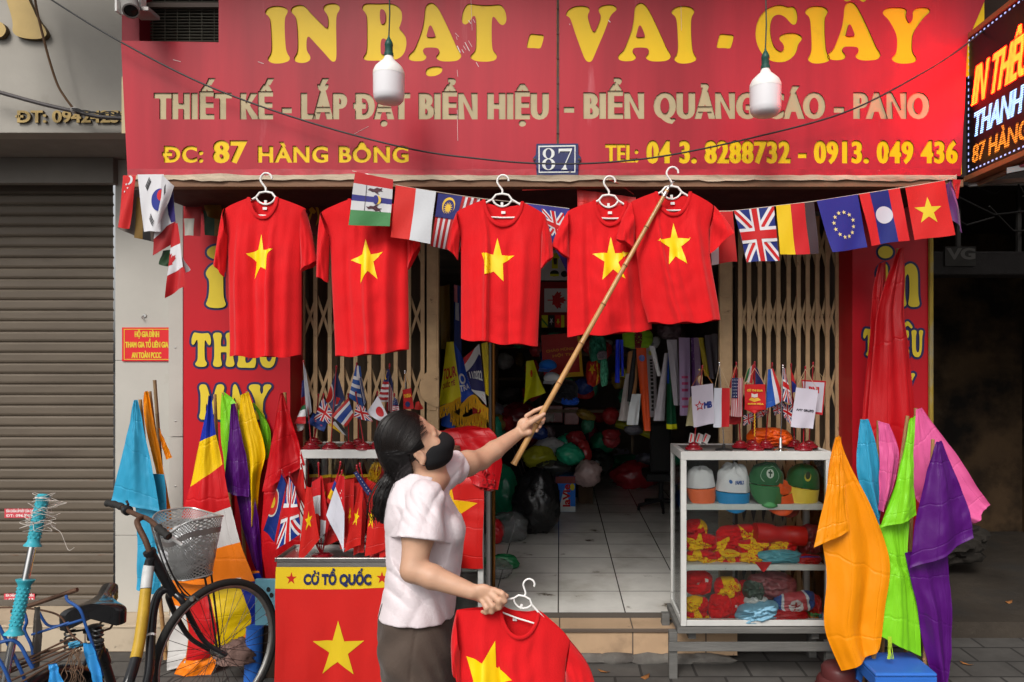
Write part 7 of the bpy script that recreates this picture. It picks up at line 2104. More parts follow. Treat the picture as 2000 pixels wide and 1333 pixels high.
# steel pole with turquoise grips
TQ = mat('turquoise rubber', (.045, .36, .44), .35, var=.15, vs=20)
ta, tbp = P(84, 970, 2.42), P(-6, 1400, 2.30)
dirp = (tbp - ta).normalized()
t2 = thing('gripped_pole', 'steel pole with two turquoise rubber grips standing in the bicycle rack', 'pole', tbp)
g = MB(); g.tube([ta + dirp * .02, tbp], .0115, 14); g.build('tube', CHROME, t2)
def grip(k0, k1, fl0, fl1, nm):
 a, b = ta + dirp * k0, ta + dirp * k1
 L = (b - a).length
 prof = []
 N = 40
 for i in range(N + 1):
  x = i / N
  r = .0175 + fl0 * math.exp(-(x / .07) ** 2) + fl1 * math.exp(-((1 - x) / .06) ** 2)
  prof.append((r, x * L))
 g = MB(); g.lathe([(.0, 0)] + prof + [(0, L)], a, 24, 0, b - a)
 u = dirp.orthogonal().normalized(); q = dirp.cross(u)
 for i in range(11):
  for k in range(9):
   an = 2 * PI * (k + .5 * (i % 2)) / 9
   rr = .0165
   c = a + dirp * (L * (.16 + .66 * i / 10)) + u * (math.cos(an) * rr) + q * (math.sin(an) * rr)
   g.lathe([(.0042, 0), (.003, .0026), (0, .0036)], c, 6, 0, u * math.cos(an) + q * math.sin(an))
 return g.build(nm, TQ, t2)
grip(0, .16, .004, .009, 'grip')
grip(.265, .435, .010, .012, 'grip')
g = MB(); g.lathe([(.016, 0), (.017, -.004), (.013, -.008), (0, -.009)], ta, 20, 0, dirp); g.tube([ta + (dirp.orthogonal().normalized() * .0185) * 1 for _ in range(2)] if False else [ta + dirp * .004 + (Matrix.Rotation(2 * PI * i / 24, 4, dirp) @ (dirp.orthogonal().normalized() * .0195)) for i in range(24)], .0028, 6, 1, closed=True); g.build('end_cap', [TQ, WHITE_P], t2)
g = MB(); random.seed(2)
for k in range(18):
 L = []
 c = ta + dirp * random.uniform(.0, .10) + V((random.uniform(-.005, .02), 0, 0))
 r = random.uniform(.02, .042)
 ph = random.uniform(0, 6)
 ax_ = (dirp + V((random.uniform(-.6, .6), random.uniform(-.6, .6), random.uniform(-.3, .3)))).normalized()
 u = ax_.orthogonal().normalized()
 for i in range(14):
  L.append(tuple(c + (Matrix.Rotation(ph + i * .42, 4, ax_) @ u) * (r * (1 + .45 * math.sin(i * 1.7 + k) + random.uniform(-.25, .25)))))
 g.tube([V(poly_interp(L, i / 40)) for i in range(41)], .0008, 4)
L = [tuple(P(*q)) for q in ((96, 1020, 2.4), (103, 1030, 2.4), (118, 1040, 2.4), (126, 1058, 2.4), (134, 1075, 2.4), (145, 1070, 2.4))]
g.tube([V(poly_interp(L, i / 30)) for i in range(31)], .0008, 4)
tag(g.build('thread_tangle', mat('white thread', (.55, .50, .45), .8)), 'tangle of white thread caught on the top turquoise grip', 'thread')
# things behind the wheel
g = MB(); blob(g, P(462, 1285, 3.94), (.085, .07, .075), 7, .45, .3, 4, fl=.12); tag(g.build('cloth_sack', mat('dusty pink sack', (.20, .12, .10), .8, var=.4, vs=9, bump=.4), sharp=0), 'dusty pinkish sack on the ground behind the front wheel', 'sack')
t = thing('signboard', 'small pale blue board with dark dots and a red triangle behind the front wheel', 'board', P(525, 1225, 3.93))
a, b = P(498, 1222, 3.93), P(545, 1132, 3.93)
g = MB(); g.box(a.x, b.x, 3.93, 3.95, a.z, b.z); g.build('board', mat('pale blue board', (.16, .38, .47), .6, var=.2), t, bevel=.002)
flat_letters([([circle(524, -1152, 4, 5, 12)], 0), ([circle(530, -1163, 4, 5, 12)], 0), ([[(518, -1202), (534, -1210), (532, -1190)]], 1)], 3.929, 'marks', [KPRINT, RPRINT], t)
g = MB(); a = P(492, 1330, 3.95); g.tube([a + V((0, 0, -.05)), P(498, 1225, 3.95)], .045, 14); tag(g.build('blue_roll', BLUEP), 'upright roll of blue plastic behind the front wheel', 'roll')
g = MB(); a, b = P(505, 1330, 3.98), P(560, 1226, 3.98); g.box(a.x, b.x, 3.98, 4.2, 0, b.z); tag(g.build('dark_crate', mat('dark wood crate', (.05, .03, .02), .8, var=.4), bevel=.004), 'dark wooden crate under the pale blue board', 'crate')
# ---------------------------------------------------------------- goods inside the shop
PAINTED_LIGHT = 3.0  # shop cloth brightened by colour in place of interior light
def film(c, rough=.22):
 return mat('plastic ' + c, tuple(min(.7, 4.8 * x) for x in lin(c)), rough, bump=.35, bs=18, spec=.6, var=.25, vs=9)  # film colour multiplied up, standing in for light on the stock
def bag(label, px, py, Y, rx, ry, col, seed, name='plastic_bag', cat='plastic bag', tilt=0, amp=.25, fine=.16, fl=None, rough=.22, group=None, film_op=None):
 Y = 2189.6 / (py + ry - 697) if fl is not None else (Y * 1.36 if Y < 5.8 else Y * 1.27)
 g = MB(); k = Y / F
 blob(g, P(px, py, Y), (rx * k, min(rx, ry) * k * .9, ry * k), seed, amp, fine, 4, fl=fl, tilt=tilt)
 m = film(col, rough) if film_op is None else plastic_bag('clear film ' + col, lin(col), .15, film_op)
 return tag(g.build(name, m, sharp=0), label, cat, group)
ZF = .219
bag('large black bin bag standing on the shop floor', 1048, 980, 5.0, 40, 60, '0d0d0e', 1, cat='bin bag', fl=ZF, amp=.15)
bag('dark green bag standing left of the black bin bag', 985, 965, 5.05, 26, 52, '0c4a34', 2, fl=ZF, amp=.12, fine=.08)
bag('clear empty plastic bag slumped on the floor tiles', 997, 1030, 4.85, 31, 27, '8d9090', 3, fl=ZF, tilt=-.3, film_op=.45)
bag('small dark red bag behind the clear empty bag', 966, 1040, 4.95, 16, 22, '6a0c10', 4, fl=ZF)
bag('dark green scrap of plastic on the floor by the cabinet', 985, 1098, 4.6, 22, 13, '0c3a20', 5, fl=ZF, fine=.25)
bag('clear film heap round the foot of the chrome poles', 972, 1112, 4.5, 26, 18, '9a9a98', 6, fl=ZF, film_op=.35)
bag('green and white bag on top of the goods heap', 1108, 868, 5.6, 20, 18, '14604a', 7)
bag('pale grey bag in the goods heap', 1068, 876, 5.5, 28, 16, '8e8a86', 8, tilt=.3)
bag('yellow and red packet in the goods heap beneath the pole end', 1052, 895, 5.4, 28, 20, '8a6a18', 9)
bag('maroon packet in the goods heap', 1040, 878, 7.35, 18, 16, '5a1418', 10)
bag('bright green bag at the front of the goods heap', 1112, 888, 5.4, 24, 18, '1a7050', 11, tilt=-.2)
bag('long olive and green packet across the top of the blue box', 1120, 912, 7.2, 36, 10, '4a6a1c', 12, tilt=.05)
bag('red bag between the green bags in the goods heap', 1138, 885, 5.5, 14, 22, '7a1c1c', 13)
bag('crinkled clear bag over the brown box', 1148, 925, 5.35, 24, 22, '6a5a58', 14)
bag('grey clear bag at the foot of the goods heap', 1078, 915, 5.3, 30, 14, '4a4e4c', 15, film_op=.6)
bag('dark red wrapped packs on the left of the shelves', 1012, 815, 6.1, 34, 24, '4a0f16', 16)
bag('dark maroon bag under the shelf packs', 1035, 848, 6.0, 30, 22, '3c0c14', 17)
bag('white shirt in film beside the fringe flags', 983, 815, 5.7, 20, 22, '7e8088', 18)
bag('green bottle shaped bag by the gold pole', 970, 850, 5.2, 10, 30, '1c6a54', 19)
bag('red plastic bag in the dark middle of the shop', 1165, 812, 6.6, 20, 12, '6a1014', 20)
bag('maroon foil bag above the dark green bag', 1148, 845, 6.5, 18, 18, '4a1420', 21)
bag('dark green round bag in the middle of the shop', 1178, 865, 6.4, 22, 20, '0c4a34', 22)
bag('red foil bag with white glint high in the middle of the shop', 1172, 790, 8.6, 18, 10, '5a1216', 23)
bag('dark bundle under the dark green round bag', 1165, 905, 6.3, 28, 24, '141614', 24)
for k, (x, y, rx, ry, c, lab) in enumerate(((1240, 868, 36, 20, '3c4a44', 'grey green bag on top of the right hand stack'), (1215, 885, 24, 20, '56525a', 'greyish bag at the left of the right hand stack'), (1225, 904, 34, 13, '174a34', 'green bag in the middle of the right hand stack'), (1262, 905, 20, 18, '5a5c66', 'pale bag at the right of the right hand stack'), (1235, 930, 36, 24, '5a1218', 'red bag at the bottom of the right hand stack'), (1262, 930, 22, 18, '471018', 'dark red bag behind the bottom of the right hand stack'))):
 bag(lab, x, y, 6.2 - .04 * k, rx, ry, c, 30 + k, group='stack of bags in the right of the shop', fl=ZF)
g = MB(); g.tube([P(1203, 828, 8.0), P(1240, 838, 7.95), P(1272, 851, 7.9)], .04, 16); tag(g.build('yellow_tube', film('c8a410')), 'yellow cardboard tube lying on the right hand stack of bags', 'tube')
# boxes
t = thing('drink_carton', 'blue drink carton lettered laVie standing on the shop floor', 'carton', P(1107, 1000, 7.2))
a, b = P(1085, 1000, 7.2), P(1124, 930, 7.2)
z0 = ZF
g = MB(); g.box(a.x, b.x, 7.2, 7.44, z0, b.z); g.build('box', mat('blue carton', (.02, .12, .35), .4, var=.2, vs=8), t, bevel=.003)
q = [(None, '1a4a98'), ([rect(0, 0, 1, .2)], '5a2a28'), ([rect(.0, .85, 1, 1)], '8898b0'), ([[(.2, .85), (.35, .5), (.5, .3), (.6, .5), (.7, .85)]], '9ab0cc'), ([circle(.85, .3, .12, .1)], 'c88018')]
make_sheet('front_print', q, lambda u, v: V((a.x + .002 + (b.x - a.x - .004) * u, 7.198, b.z - .004 - (b.z - z0 - .008) * v)), t, 6, 6)
s = Sheet()
for L in text_loops('laVie', 0, 44, 0, 13, .9, .8):
 for tr, kk in tris_of(L):
  s.add([V(((1113 - CX) * 7.2 / F - p[1] * 7.2 / F, 7.1955, ZC - (990 - CY) * 7.2 / F + p[0] * 7.2 / F)) for p in tr], [(0, 1, 2)])
s.build('lettering', RPRINT, t)
g = MB(); a, b = P(1130, 985, 7.6), P(1158, 935, 7.6); g.box(a.x, b.x, 7.6, 7.85, ZF, b.z); tag(g.build('brown_carton', mat('brown carton', (.12, .075, .045), .8, var=.3), bevel=.003), 'plain brown carton right of the blue drink carton', 'carton')
for k, (x, y) in enumerate(((1085, 808), (1116, 812))):
 a, b = P(x - 14, y + 18, 7.7), P(x + 15, y - 16, 7.7)
 g = MB(); g.box(a.x, b.x, 7.7, 7.9, a.z, b.z); tag(g.build('clear_pack', film(('4a2a2c', '5a3a3a')[k], .12), bevel=.01), ('clear pack of dark red goods on the middle counter, left one', 'clear pack of dark red goods on the middle counter, right one')[k], 'pack')
g = MB(); a, b = P(980, 1000, 7.95), P(1150, 830, 7.95); g.box(a.x, b.x, 7.95, 8.5, ZF, b.z); tag(g.build('counter', mat('dark counter', (.03, .022, .02), .7), bevel=.005), 'dark counter in the shop under the packs and bags', 'counter')
# shelves
SHF = mat('dim brown shelf', (.26, .18, .12), .6, var=.3)
t = thing('shelving_unit', 'brown shelving unit with packets at the back left of the shop', 'shelves', P(1000, 850, 8.6))
for x in (966, 1034):
 g = MB(); a = P(x, 900, 8.6); g.box(a.x, a.x + .04, 8.6, 8.9, ZF, 2.2); g.build('upright', SHF, t, bevel=.002)
for y in (676, 738, 800):
 a, b = P(967, y, 8.6), P(1034, y, 8.6); g = MB(); g.box(a.x + .041, b.x - .001, 8.61, 8.9, a.z - .03, a.z); g.build('shelf', SHF, t, bevel=.002)
bag('white and yellow snack style packet on the upper shelf', 986, 706, 6.85, 14, 14, 'a89a70', 40)
bag('dark blue packets lying on the upper shelf', 985, 726, 8.65, 18, 10, '14204a', 41)
bag('green round packet on the upper shelf', 1016, 724, 8.65, 12, 11, '2a5a18', 42)
bag('dark foil packet at the right of the upper shelf', 1015, 702, 6.9, 8, 12, '4a3a18', 43)
bag('grey folded cloth on the lower shelf', 995, 770, 6.85, 22, 14, '34302e', 44)
# hanging banners and prints
FR = cloth('9a6a10')
def fringe(pts, Y, length, label, n=50, name='gold_fringe'):
 g = MB(); random.seed(n)
 L = [tuple(P(*q, Y)) for q in pts]
 for i in range(n):
  a = V(poly_interp(L, i / (n - 1)))
  g.tube([a, a + V((random.uniform(-.006, .006), random.uniform(-.006, .006), -length * .5)), a + V((random.uniform(-.014, .014), random.uniform(-.006, .006), -length * random.uniform(.85, 1.1)))], .0034, 4)
 return tag(g.build(name, FR), label, 'fringe')
GB = 'fringed banners hanging by the gate'
flag('fringed_banner', 'yellow fringed banner lettered TOUR hanging behind the gate', [(None, 'a88410')] + text_layer('TOUR', .06, .92, .60, .17, '7a1c10', .012, .008) + text_layer('QUỐC TẾ', .1, .8, .74, .07, '6a2a10', .005, .005), [(872, 668), (886, 668), (899, 776), (857, 796)], 4.95, group=GB, seed=71, kind='satin', billow=.014)
fringe([(857, 796), (870, 790), (885, 783), (899, 776)], 4.94, .075, 'gold fringe along the bottom of the yellow TOUR banner', 44)
flag('fringed_banner', 'blue fringed banner with white lettering behind the gate', [(None, '12307c')] + text_layer('TRA', .2, .8, .82, .1, 'a8b0c0', .01, .008) + [([circle(.45, .6, .2, .1), circle(.45, .6, .12, .06)[::-1]], 'a8b0c0')], [(886, 668), (900, 690), (926, 772), (896, 788)], 4.98, group=GB, seed=72, kind='satin', billow=.014)
flag('fringed_banner', 'red, white and navy fringed banner dated 11/2022 behind the gate', [(None, '9c1218'), ([[(0, .2), (.7, 0), (1, 0), (1, 1), (0, 1)]], 'a8a4ac'), ([[(0, .42), (.9, .15), (1, .2), (1, .78), (0, .95)]], '16163c')] + text_layer('11/2022', .12, .95, .60, .16, 'b0b0b8', .01, .006), [(905, 700), (936, 672), (952, 792), (920, 762)], 4.93, group=GB, seed=73, kind='satin', billow=.016)
fringe([(900, 792), (915, 776), (928, 772), (942, 790), (958, 800)], 4.92, .085, 'gold fringe under the dated banner', 60)
fringe([(880, 800), (905, 815), (930, 808), (950, 812)], 4.99, .09, 'lower bunch of gold fringe behind the gate', 50)
flag('fringed_banner', 'narrow yellow banner beside the gold poles', [(None, 'a07c10')], [(940, 672), (953, 668), (958, 775), (948, 770)], 4.9, group=GB, seed=74, kind='satin')
flag('fringed_banner', 'blue banner end hanging low under the yellow banner', [(None, '0f2f70')], [(866, 786), (884, 786), (888, 838), (862, 832)], 5.0, group=GB, seed=75, kind='satin')
flag('fringed_banner', 'dim blue banner with small checks high behind the gate', [(None, '101e4c'), ([rect(.05, 0, .45, .25)], '8a5058'), ([rect(.2, .25, .6, .5)], '70747c')], [(886, 556), (902, 560), (902, 700), (888, 690)], 5.1, group=GB, seed=76, kind='satin')
flag('fringed_banner', 'dim mustard banner high against the gate stile', [(None, '4a3a10')], [(858, 560), (878, 556), (882, 690), (860, 680)], 5.1, group=GB, seed=77, kind='satin', billow=.02)
flag('fringed_banner', 'dim red and orange cloth below the dated banner', [(None, '8a1414'), ([rect(0, .6, 1, 1)], 'a04a28')], [(922, 790), (948, 790), (950, 850), (926, 850)], 5.02, group=GB, seed=78, kind='satin')
for k, (x, c, top) in enumerate(((957.5, '6e6a64', 640), (964, '8a5a28', 640))):
 g = MB(); a = P(x, 0, 4.85); g.tube([V((a.x, 4.85, ZF)), V((a.x, 4.85, P(0, top, 4.85).z))], .012, 12); tag(g.build('banner_pole', mat('pole ' + c, lin(c), .2, .7)), ('silver banner pole standing inside the doorway', 'copper coloured banner pole standing inside the doorway')[k], 'pole')
for k, x in enumerate((948.5, 955)):
 t = thing('chrome_stand', ('left thin chrome stand beside the cabinet side', 'right thin chrome stand beside the cabinet side')[k], 'stand', V((P(x, 0, 4.48).x, 4.48, ZF)))
 a = P(x, 0, 4.48)
 g = MB(); g.tube([V((a.x, 4.48, ZF + .03)), V((a.x, 4.48, 1.2))], .006, 10); g.build('rod', CHROME, t)
 g = MB(); g.lathe([(.07, 0), (.07, .01), (.02, .03), (.013, .06), (.016, .08), (.010, .095), (.014, .11), (.008, .125), (0, .125)], (a.x, 4.48, ZF), 20); g.build('foot', CHROME, t)
t = thing('framed_print', 'red framed print of a maple leaf on white hung in the shop', 'print', P(1083, 610, 6.3))
mp = [(None, '5c0b10'), ([rect(.16, .17, 1.0, .78)], 'a8a498'), ([maple(.58, .47, .36, .27, PI / 2)], '7c1014')]
make_sheet('panel', mp, lambda u, v: P(1054 + 56 * u, 551 + 76 * v, 6.3), t, 4, 4)
g = MB(); a, b = P(1054, 627, 6.3), P(1110, 551, 6.3); g.box(a.x, b.x, 6.303, 6.32, a.z, b.z); g.build('backing', DARK, t)
tee = [(.28, .06), (.4, .02), (.52, .08), (.64, .02), (.76, .06), (.96, .3), (.84, .42), (.76, .34), (.76, .98), (.28, .98), (.28, .34), (.2, .42), (.08, .3)]
t = thing('goods_poster', 'pale poster of a yellow shirt and two caps hung above the maple leaf print', 'poster', P(1083, 550, 6.3))
po = [(None, '9a9c98'), ([[(.28 + x * .45, .12 + y * .52) for x, y in tee]], 'b8a010'), ([[(.45, .3), (.6, .3), (.58, .5), (.48, .5)]], '2a2a20'), ([circle(.5, .78, .16, .1)], '1a1a18'), ([rect(.34, .80, .66, .87)], 'a89410'), ([circle(.86, .80, .13, .1)], '1c1c1c')]
make_sheet('panel', po, lambda u, v: P(1056 + 54 * u, 486 + 62 * v, 6.3), t, 4, 4)
g = MB(); a, b = P(1056, 548, 6.3), P(1110, 486, 6.3); g.box(a.x, b.x, 6.303, 6.32, a.z, b.z); g.build('backing', DARK, t)
for k, (x, des, lab) in enumerate(((1064, [(None, 'a09018'), ([[(0, .2), (1, .8), (1, 1), (0, .4)]], '2a5a20')], 'yellow and green'), (1077, [(None, '1a1a1a'), ([star_poly(.5, .5, .35, sx=1)], 'a8a8a8')], 'black with a white star'), (1090, [(None, '8c1410'), ([star_poly(.5, .5, .3, sx=1)], 'c0a010')], 'red with a gold star'), (1102, [(None, 'a08a10'), ([rect(.5, 0, 1, 1)], '7a1410')], 'yellow and red'))):
 flag('small_flag', lab + ' little flag in the row under the maple leaf print', des, [(x - 6, 616), (x + 6, 616), (x + 6, 640), (x - 6, 640)], 6.25, group='row of little flags in the shop', seed=80 + k, n=4, billow=.003)
flag('award_banner', 'large dim red banner with gold edging hung inside the shop', [(None, '6e0d08'), ([rect(0, .9, 1, 1)], '8a6a10'), ([rect(.93, 0, 1, 1)], '8a6a10')] + text_layer('CHÀO MỪNG', .1, .8, .38, .05, '9a5a10', .004, .004) + text_layer('HỘI THI', .25, .8, .5, .05, '9a5a10', .004, .004), [(1057, 655), (1132, 650), (1141, 735), (1062, 745)], 6.1, group=None, seed=84, kind='satin', n=14, billow=.02)
flag('corner_flag', 'small yellow flag with red mark hanging point down in the shop', [(None, '9a9010'), ([circle(.5, .35, .12, .1)], '8a2a10')], [(1028, 706), (1042, 704), (1064, 765), (1022, 790)], 5.9, group=None, seed=85, kind='satin', n=14, billow=.03)
def small_cap(label, px, py, Y, w_, c1, c2, seed):
 g = MB(); k = Y / F
 blob(g, P(px, py, Y), (w_ * k, w_ * k * .9, w_ * .62 * k), seed, .12, .04, 3)
 g.add([P(px - w_ * 1.0, py + w_ * .35, Y - .03), P(px + w_ * .5, py + w_ * .45, Y - .05), P(px + w_ * .1, py + w_ * .85, Y - .16), P(px - w_ * 1.1, py + w_ * .75, Y - .14)], [(0, 1, 2, 3)], 1)
 return tag(g.build('cap', [cloth(c1), cloth(c2)], sharp=0), label, 'cap')
small_cap('bright blue cap hanging in the shop above the white cap', 1070, 713, 5.9, 17, '0f4a9c', '0f4a9c', 1)
small_cap('greyish white cap hanging under the bright blue cap', 1078, 738, 5.85, 16, '8a8c94', '8a8c94', 2)
bundle('dark_jacket', 'dark jacket shape under the hanging caps', 1075, 740, 1130, 788, 6.0, [(None, '0a0b10')], 86, .1, 'cloth', 'jacket')
bundle('blue_bundle', 'blue cloth end under the dark jacket', 1095, 775, 1132, 792, 5.95, [(None, '10357c')], 87, .05, 'satin')
# sashes on the right
GS = 'ribbon sashes hanging at the right of the shop'
def sash(label, des, x0, x1, y0, x2, x3, y1, Y, seed, kind='satin'):
 o = make_sheet('sash', des, drape_f([(x0, y0), ((x0 * .6 + x2 * .4), y0 * .6 + y1 * .4), (x2, y1)], [(x1, y0), ((x1 * .6 + x3 * .4), y0 * .6 + y1 * .4), (x3, y1)], Y, [(.5, .25, .015, 0)], .01, seed, .001, .02), None, 8, 20, kind)
 return tag(o, label, 'sash', GS)
lines = []
for i in range(14):
 lines.append(([rect(.35, .28 + .045 * i, .62, .31 + .045 * i)], '2c2a2c'))
sash('orange red sash hanging beside the printed white sash', [(None, 'a03010'), ([circle(.5, .2, .3, .05)], '3a4a7a')], 1242, 1262, 680, 1258, 1271, 842, 5.3, 1)
sash('white sash printed with a column of black letters', [(None, '8e888e'), ([circle(.45, .17, .2, .045)], '9a8a3a')] + lines, 1261, 1280, 676, 1267, 1284, 815, 7.2, 2)
sash('bent white sash end over the printed sash', [(None, '8e9096')], 1268, 1278, 676, 1284, 1292, 735, 5.22, 3)
sash('pale grey forked sash hanging low beside the printed sash', [(None, '767478')], 1298, 1304, 690, 1276, 1298, 822, 5.3, 4)
sash('plain off white sash right of the forked sash', [(None, '77747a')], 1302, 1322, 664, 1316, 1328, 792, 5.35, 5)
sash('dark green and blue sash between the white sashes', [(None, '0a3420'), ([rect(0, 0, .3, .5)], '14307a'), ([rect(0, .92, 1, 1)], 'a09010')], 1304, 1310, 690, 1302, 1322, 838, 5.4, 6)
sash('lilac sash with purple printed lines', [(None, '6e5f78')] + [([rect(.2, y, .8, y + .025)], '7a2a4a') for y in (.58, .64, .70, .78, .86)], 1326, 1348, 660, 1328, 1348, 812, 5.3, 7)
sash('purple edged pink sash right of the lilac sash', [(None, '75607a'), ([rect(0, 0, .3, 1)], '4a2a5a')], 1350, 1366, 660, 1352, 1372, 770, 5.4, 8)
sash('mustard sash near the right gate', [(None, '7a6c14')], 1364, 1374, 660, 1376, 1386, 735, 5.35, 9)
sash('grey sash near the right gate stile', [(None, '4a464c')], 1376, 1390, 655, 1384, 1398, 740, 5.4, 10)
sash('dim grey sash partly behind the right gate stile', [(None, '5a565a')], 1390, 1402, 652, 1394, 1404, 730, 5.45, 11)
sash('white sash end with a fishtail below the dark tools', [(None, '888c98')], 1232, 1252, 770, 1224, 1246, 830, 5.28, 12)
sash('pale narrow sash hanging behind the black umbrella', [(None, '6a6664')], 1222, 1232, 730, 1208, 1226, 822, 5.34, 13)
sash('blue medal ribbon hanging above the yellow rosette', [(None, '10208a')], 1203, 1210, 664, 1201, 1210, 748, 5.3, 14)
sash('second blue medal ribbon beside the first', [(None, '10208a')], 1211, 1217, 664, 1214, 1219, 735, 5.32, 15)
bag('yellow rosette beside the blue medal ribbon', 1218, 728, 5.28, 7, 7, 'b89a10', 50, 'rosette', 'rosette', fine=.4)
bundle('lime_shirt', 'lime green shirt hanging behind the sashes', 1214, 640, 1276, 682, 5.7, [(None, '5a7a10'), ([rect(.38, 0, .62, 1)], '4a0c10')], 88, .06, 'cloth', 'shirt', crease=.5)
bag('pale round plush toy hanging above the sashes', 1281, 668, 5.35, 9, 11, '9a9a9a', 51, 'plush_toy', 'plush toy', fine=.05)
bag('dim grey pink plush bags high behind the sashes', 1308, 645, 5.6, 22, 16, '4a3c42', 52)
bundle('green_bag', 'green film bag hanging high in the middle of the shop', 1150, 652, 1184, 712, 5.9, [(None, '164a3a')], 89, .06, 'satin', 'plastic bag', crease=1.4)
bundle('green_bag', 'pale green film bag hanging below the knotted grey one', 1172, 700, 1188, 756, 5.8, [(None, '3a7a62')], 90, .05, 'satin', 'plastic bag', crease=1.2)
bundle('red_pennants', 'bunch of red and gold star pennants in the dark shop', 1144, 702, 1174, 755, 5.9, [(None, '6e1408'), ([star_poly(.4, .35, .25, sx=1)], '9a7010'), ([rect(.7, 0, .8, 1)], '9a6a10')], 91, .05, 'satin', 'pennant bunch')
bundle('knotted_bag', 'greyish knotted bag between the green film bags', 1166, 685, 1186, 704, 5.82, [(None, '5a5258')], 92, .04, 'satin', 'plastic bag', crease=1.5)
g = MB(); g.tube([P(1240, 682, 5.2), P(1234, 740, 5.2), P(1228, 785, 5.2)], lambda k: .012 + .01 * math.sin(PI * k), 10); tag(g.build('folded_umbrella', mat('black nylon', (.015, .015, .016), .5)), 'folded black umbrella hanging among the sashes', 'umbrella')
bundle('wood_paddle', 'tan wooden board hanging behind the orange sash', 1224, 684, 1246, 772, 5.36, [(None, '6a4a2c')], 93, .02, 'cloth', 'board', crease=.1)
t = thing('swivel_chair', 'black swivel chair in the shadow behind the glass cabinet', 'chair', P(1285, 995, 7.2))
a = P(1288, 0, 7.1)
g = MB(); g.box(a.x - .09, a.x + .12, 7.1, 7.16, .62, 1.1); g.build('backrest', BLACK, t, bevel=.03)
g = MB(); g.box(a.x - .12, a.x + .22, 7.16, 7.6, .52, .60); g.build('seat', BLACK, t, bevel=.02)
g = MB(); g.tube([V((a.x + .05, 7.35, .3)), V((a.x + .05, 7.35, .52))], .025, 10); g.build('column', BLACK, t)
for k in range(5):
 an = 2 * PI * k / 5 + 3.4
 e = V((a.x + .05 + .24 * math.cos(an), 7.35 + .24 * math.sin(an), .27))
 g = MB(); g.tube([V((a.x + .05, 7.35, .31)), e], .016, 8); g.lathe([(.02, -.012), (.026, -.006), (.026, .006), (.02, .012)], e + V((0, 0, -.026)), 10, 0, (1, 0, 0)); g.build('leg', BLACK, t)
g = MB()
for L in ([(1005, 860, 6.7), (1020, 905, 6.5), (1033, 945, 6.4)], [(1000, 870, 6.7), (1012, 905, 6.5), (1026, 945, 6.4)]):
 g.tube([P(*q) for q in L], .004, 6)
tag(g.build('wire_rods', CHROME), 'two thin bright rods leaning over the black bin bag', 'rods')
random.seed(77)
pal = ('5a1418', '6a1a1c', '1c4a38', '4a4a50', '6a6664', '1a2a5a', '5a4a1c', '3a3034', '7a2428', '2a5a4a')
for k in range(34):
 x = random.uniform(1055, 1240) if k % 3 else random.uniform(965, 1060)
 y = random.uniform(655, 860)
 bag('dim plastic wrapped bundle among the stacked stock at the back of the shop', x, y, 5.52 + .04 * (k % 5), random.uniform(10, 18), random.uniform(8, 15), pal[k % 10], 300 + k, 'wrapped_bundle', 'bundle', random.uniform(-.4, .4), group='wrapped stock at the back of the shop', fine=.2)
g = MB()
for y in (690, 745, 800):
 a, b = P(1050, y + 6, 7.7), P(1240, y, 7.7); g.box(a.x, b.x, 7.66, 8.0, a.z, b.z)
g.box(P(1052, 0, 7.8).x, P(1056, 0, 7.8).x, 7.96, 8.0, 1.0, 2.2); g.box(P(1236, 0, 7.8).x, P(1240, 0, 7.8).x, 7.96, 8.0, .7, 2.2)
tag(g.build('stock_rack', SHF), 'dark rack of wrapped stock across the back of the shop', 'shelves')
PAINTED_LIGHT = 1.0
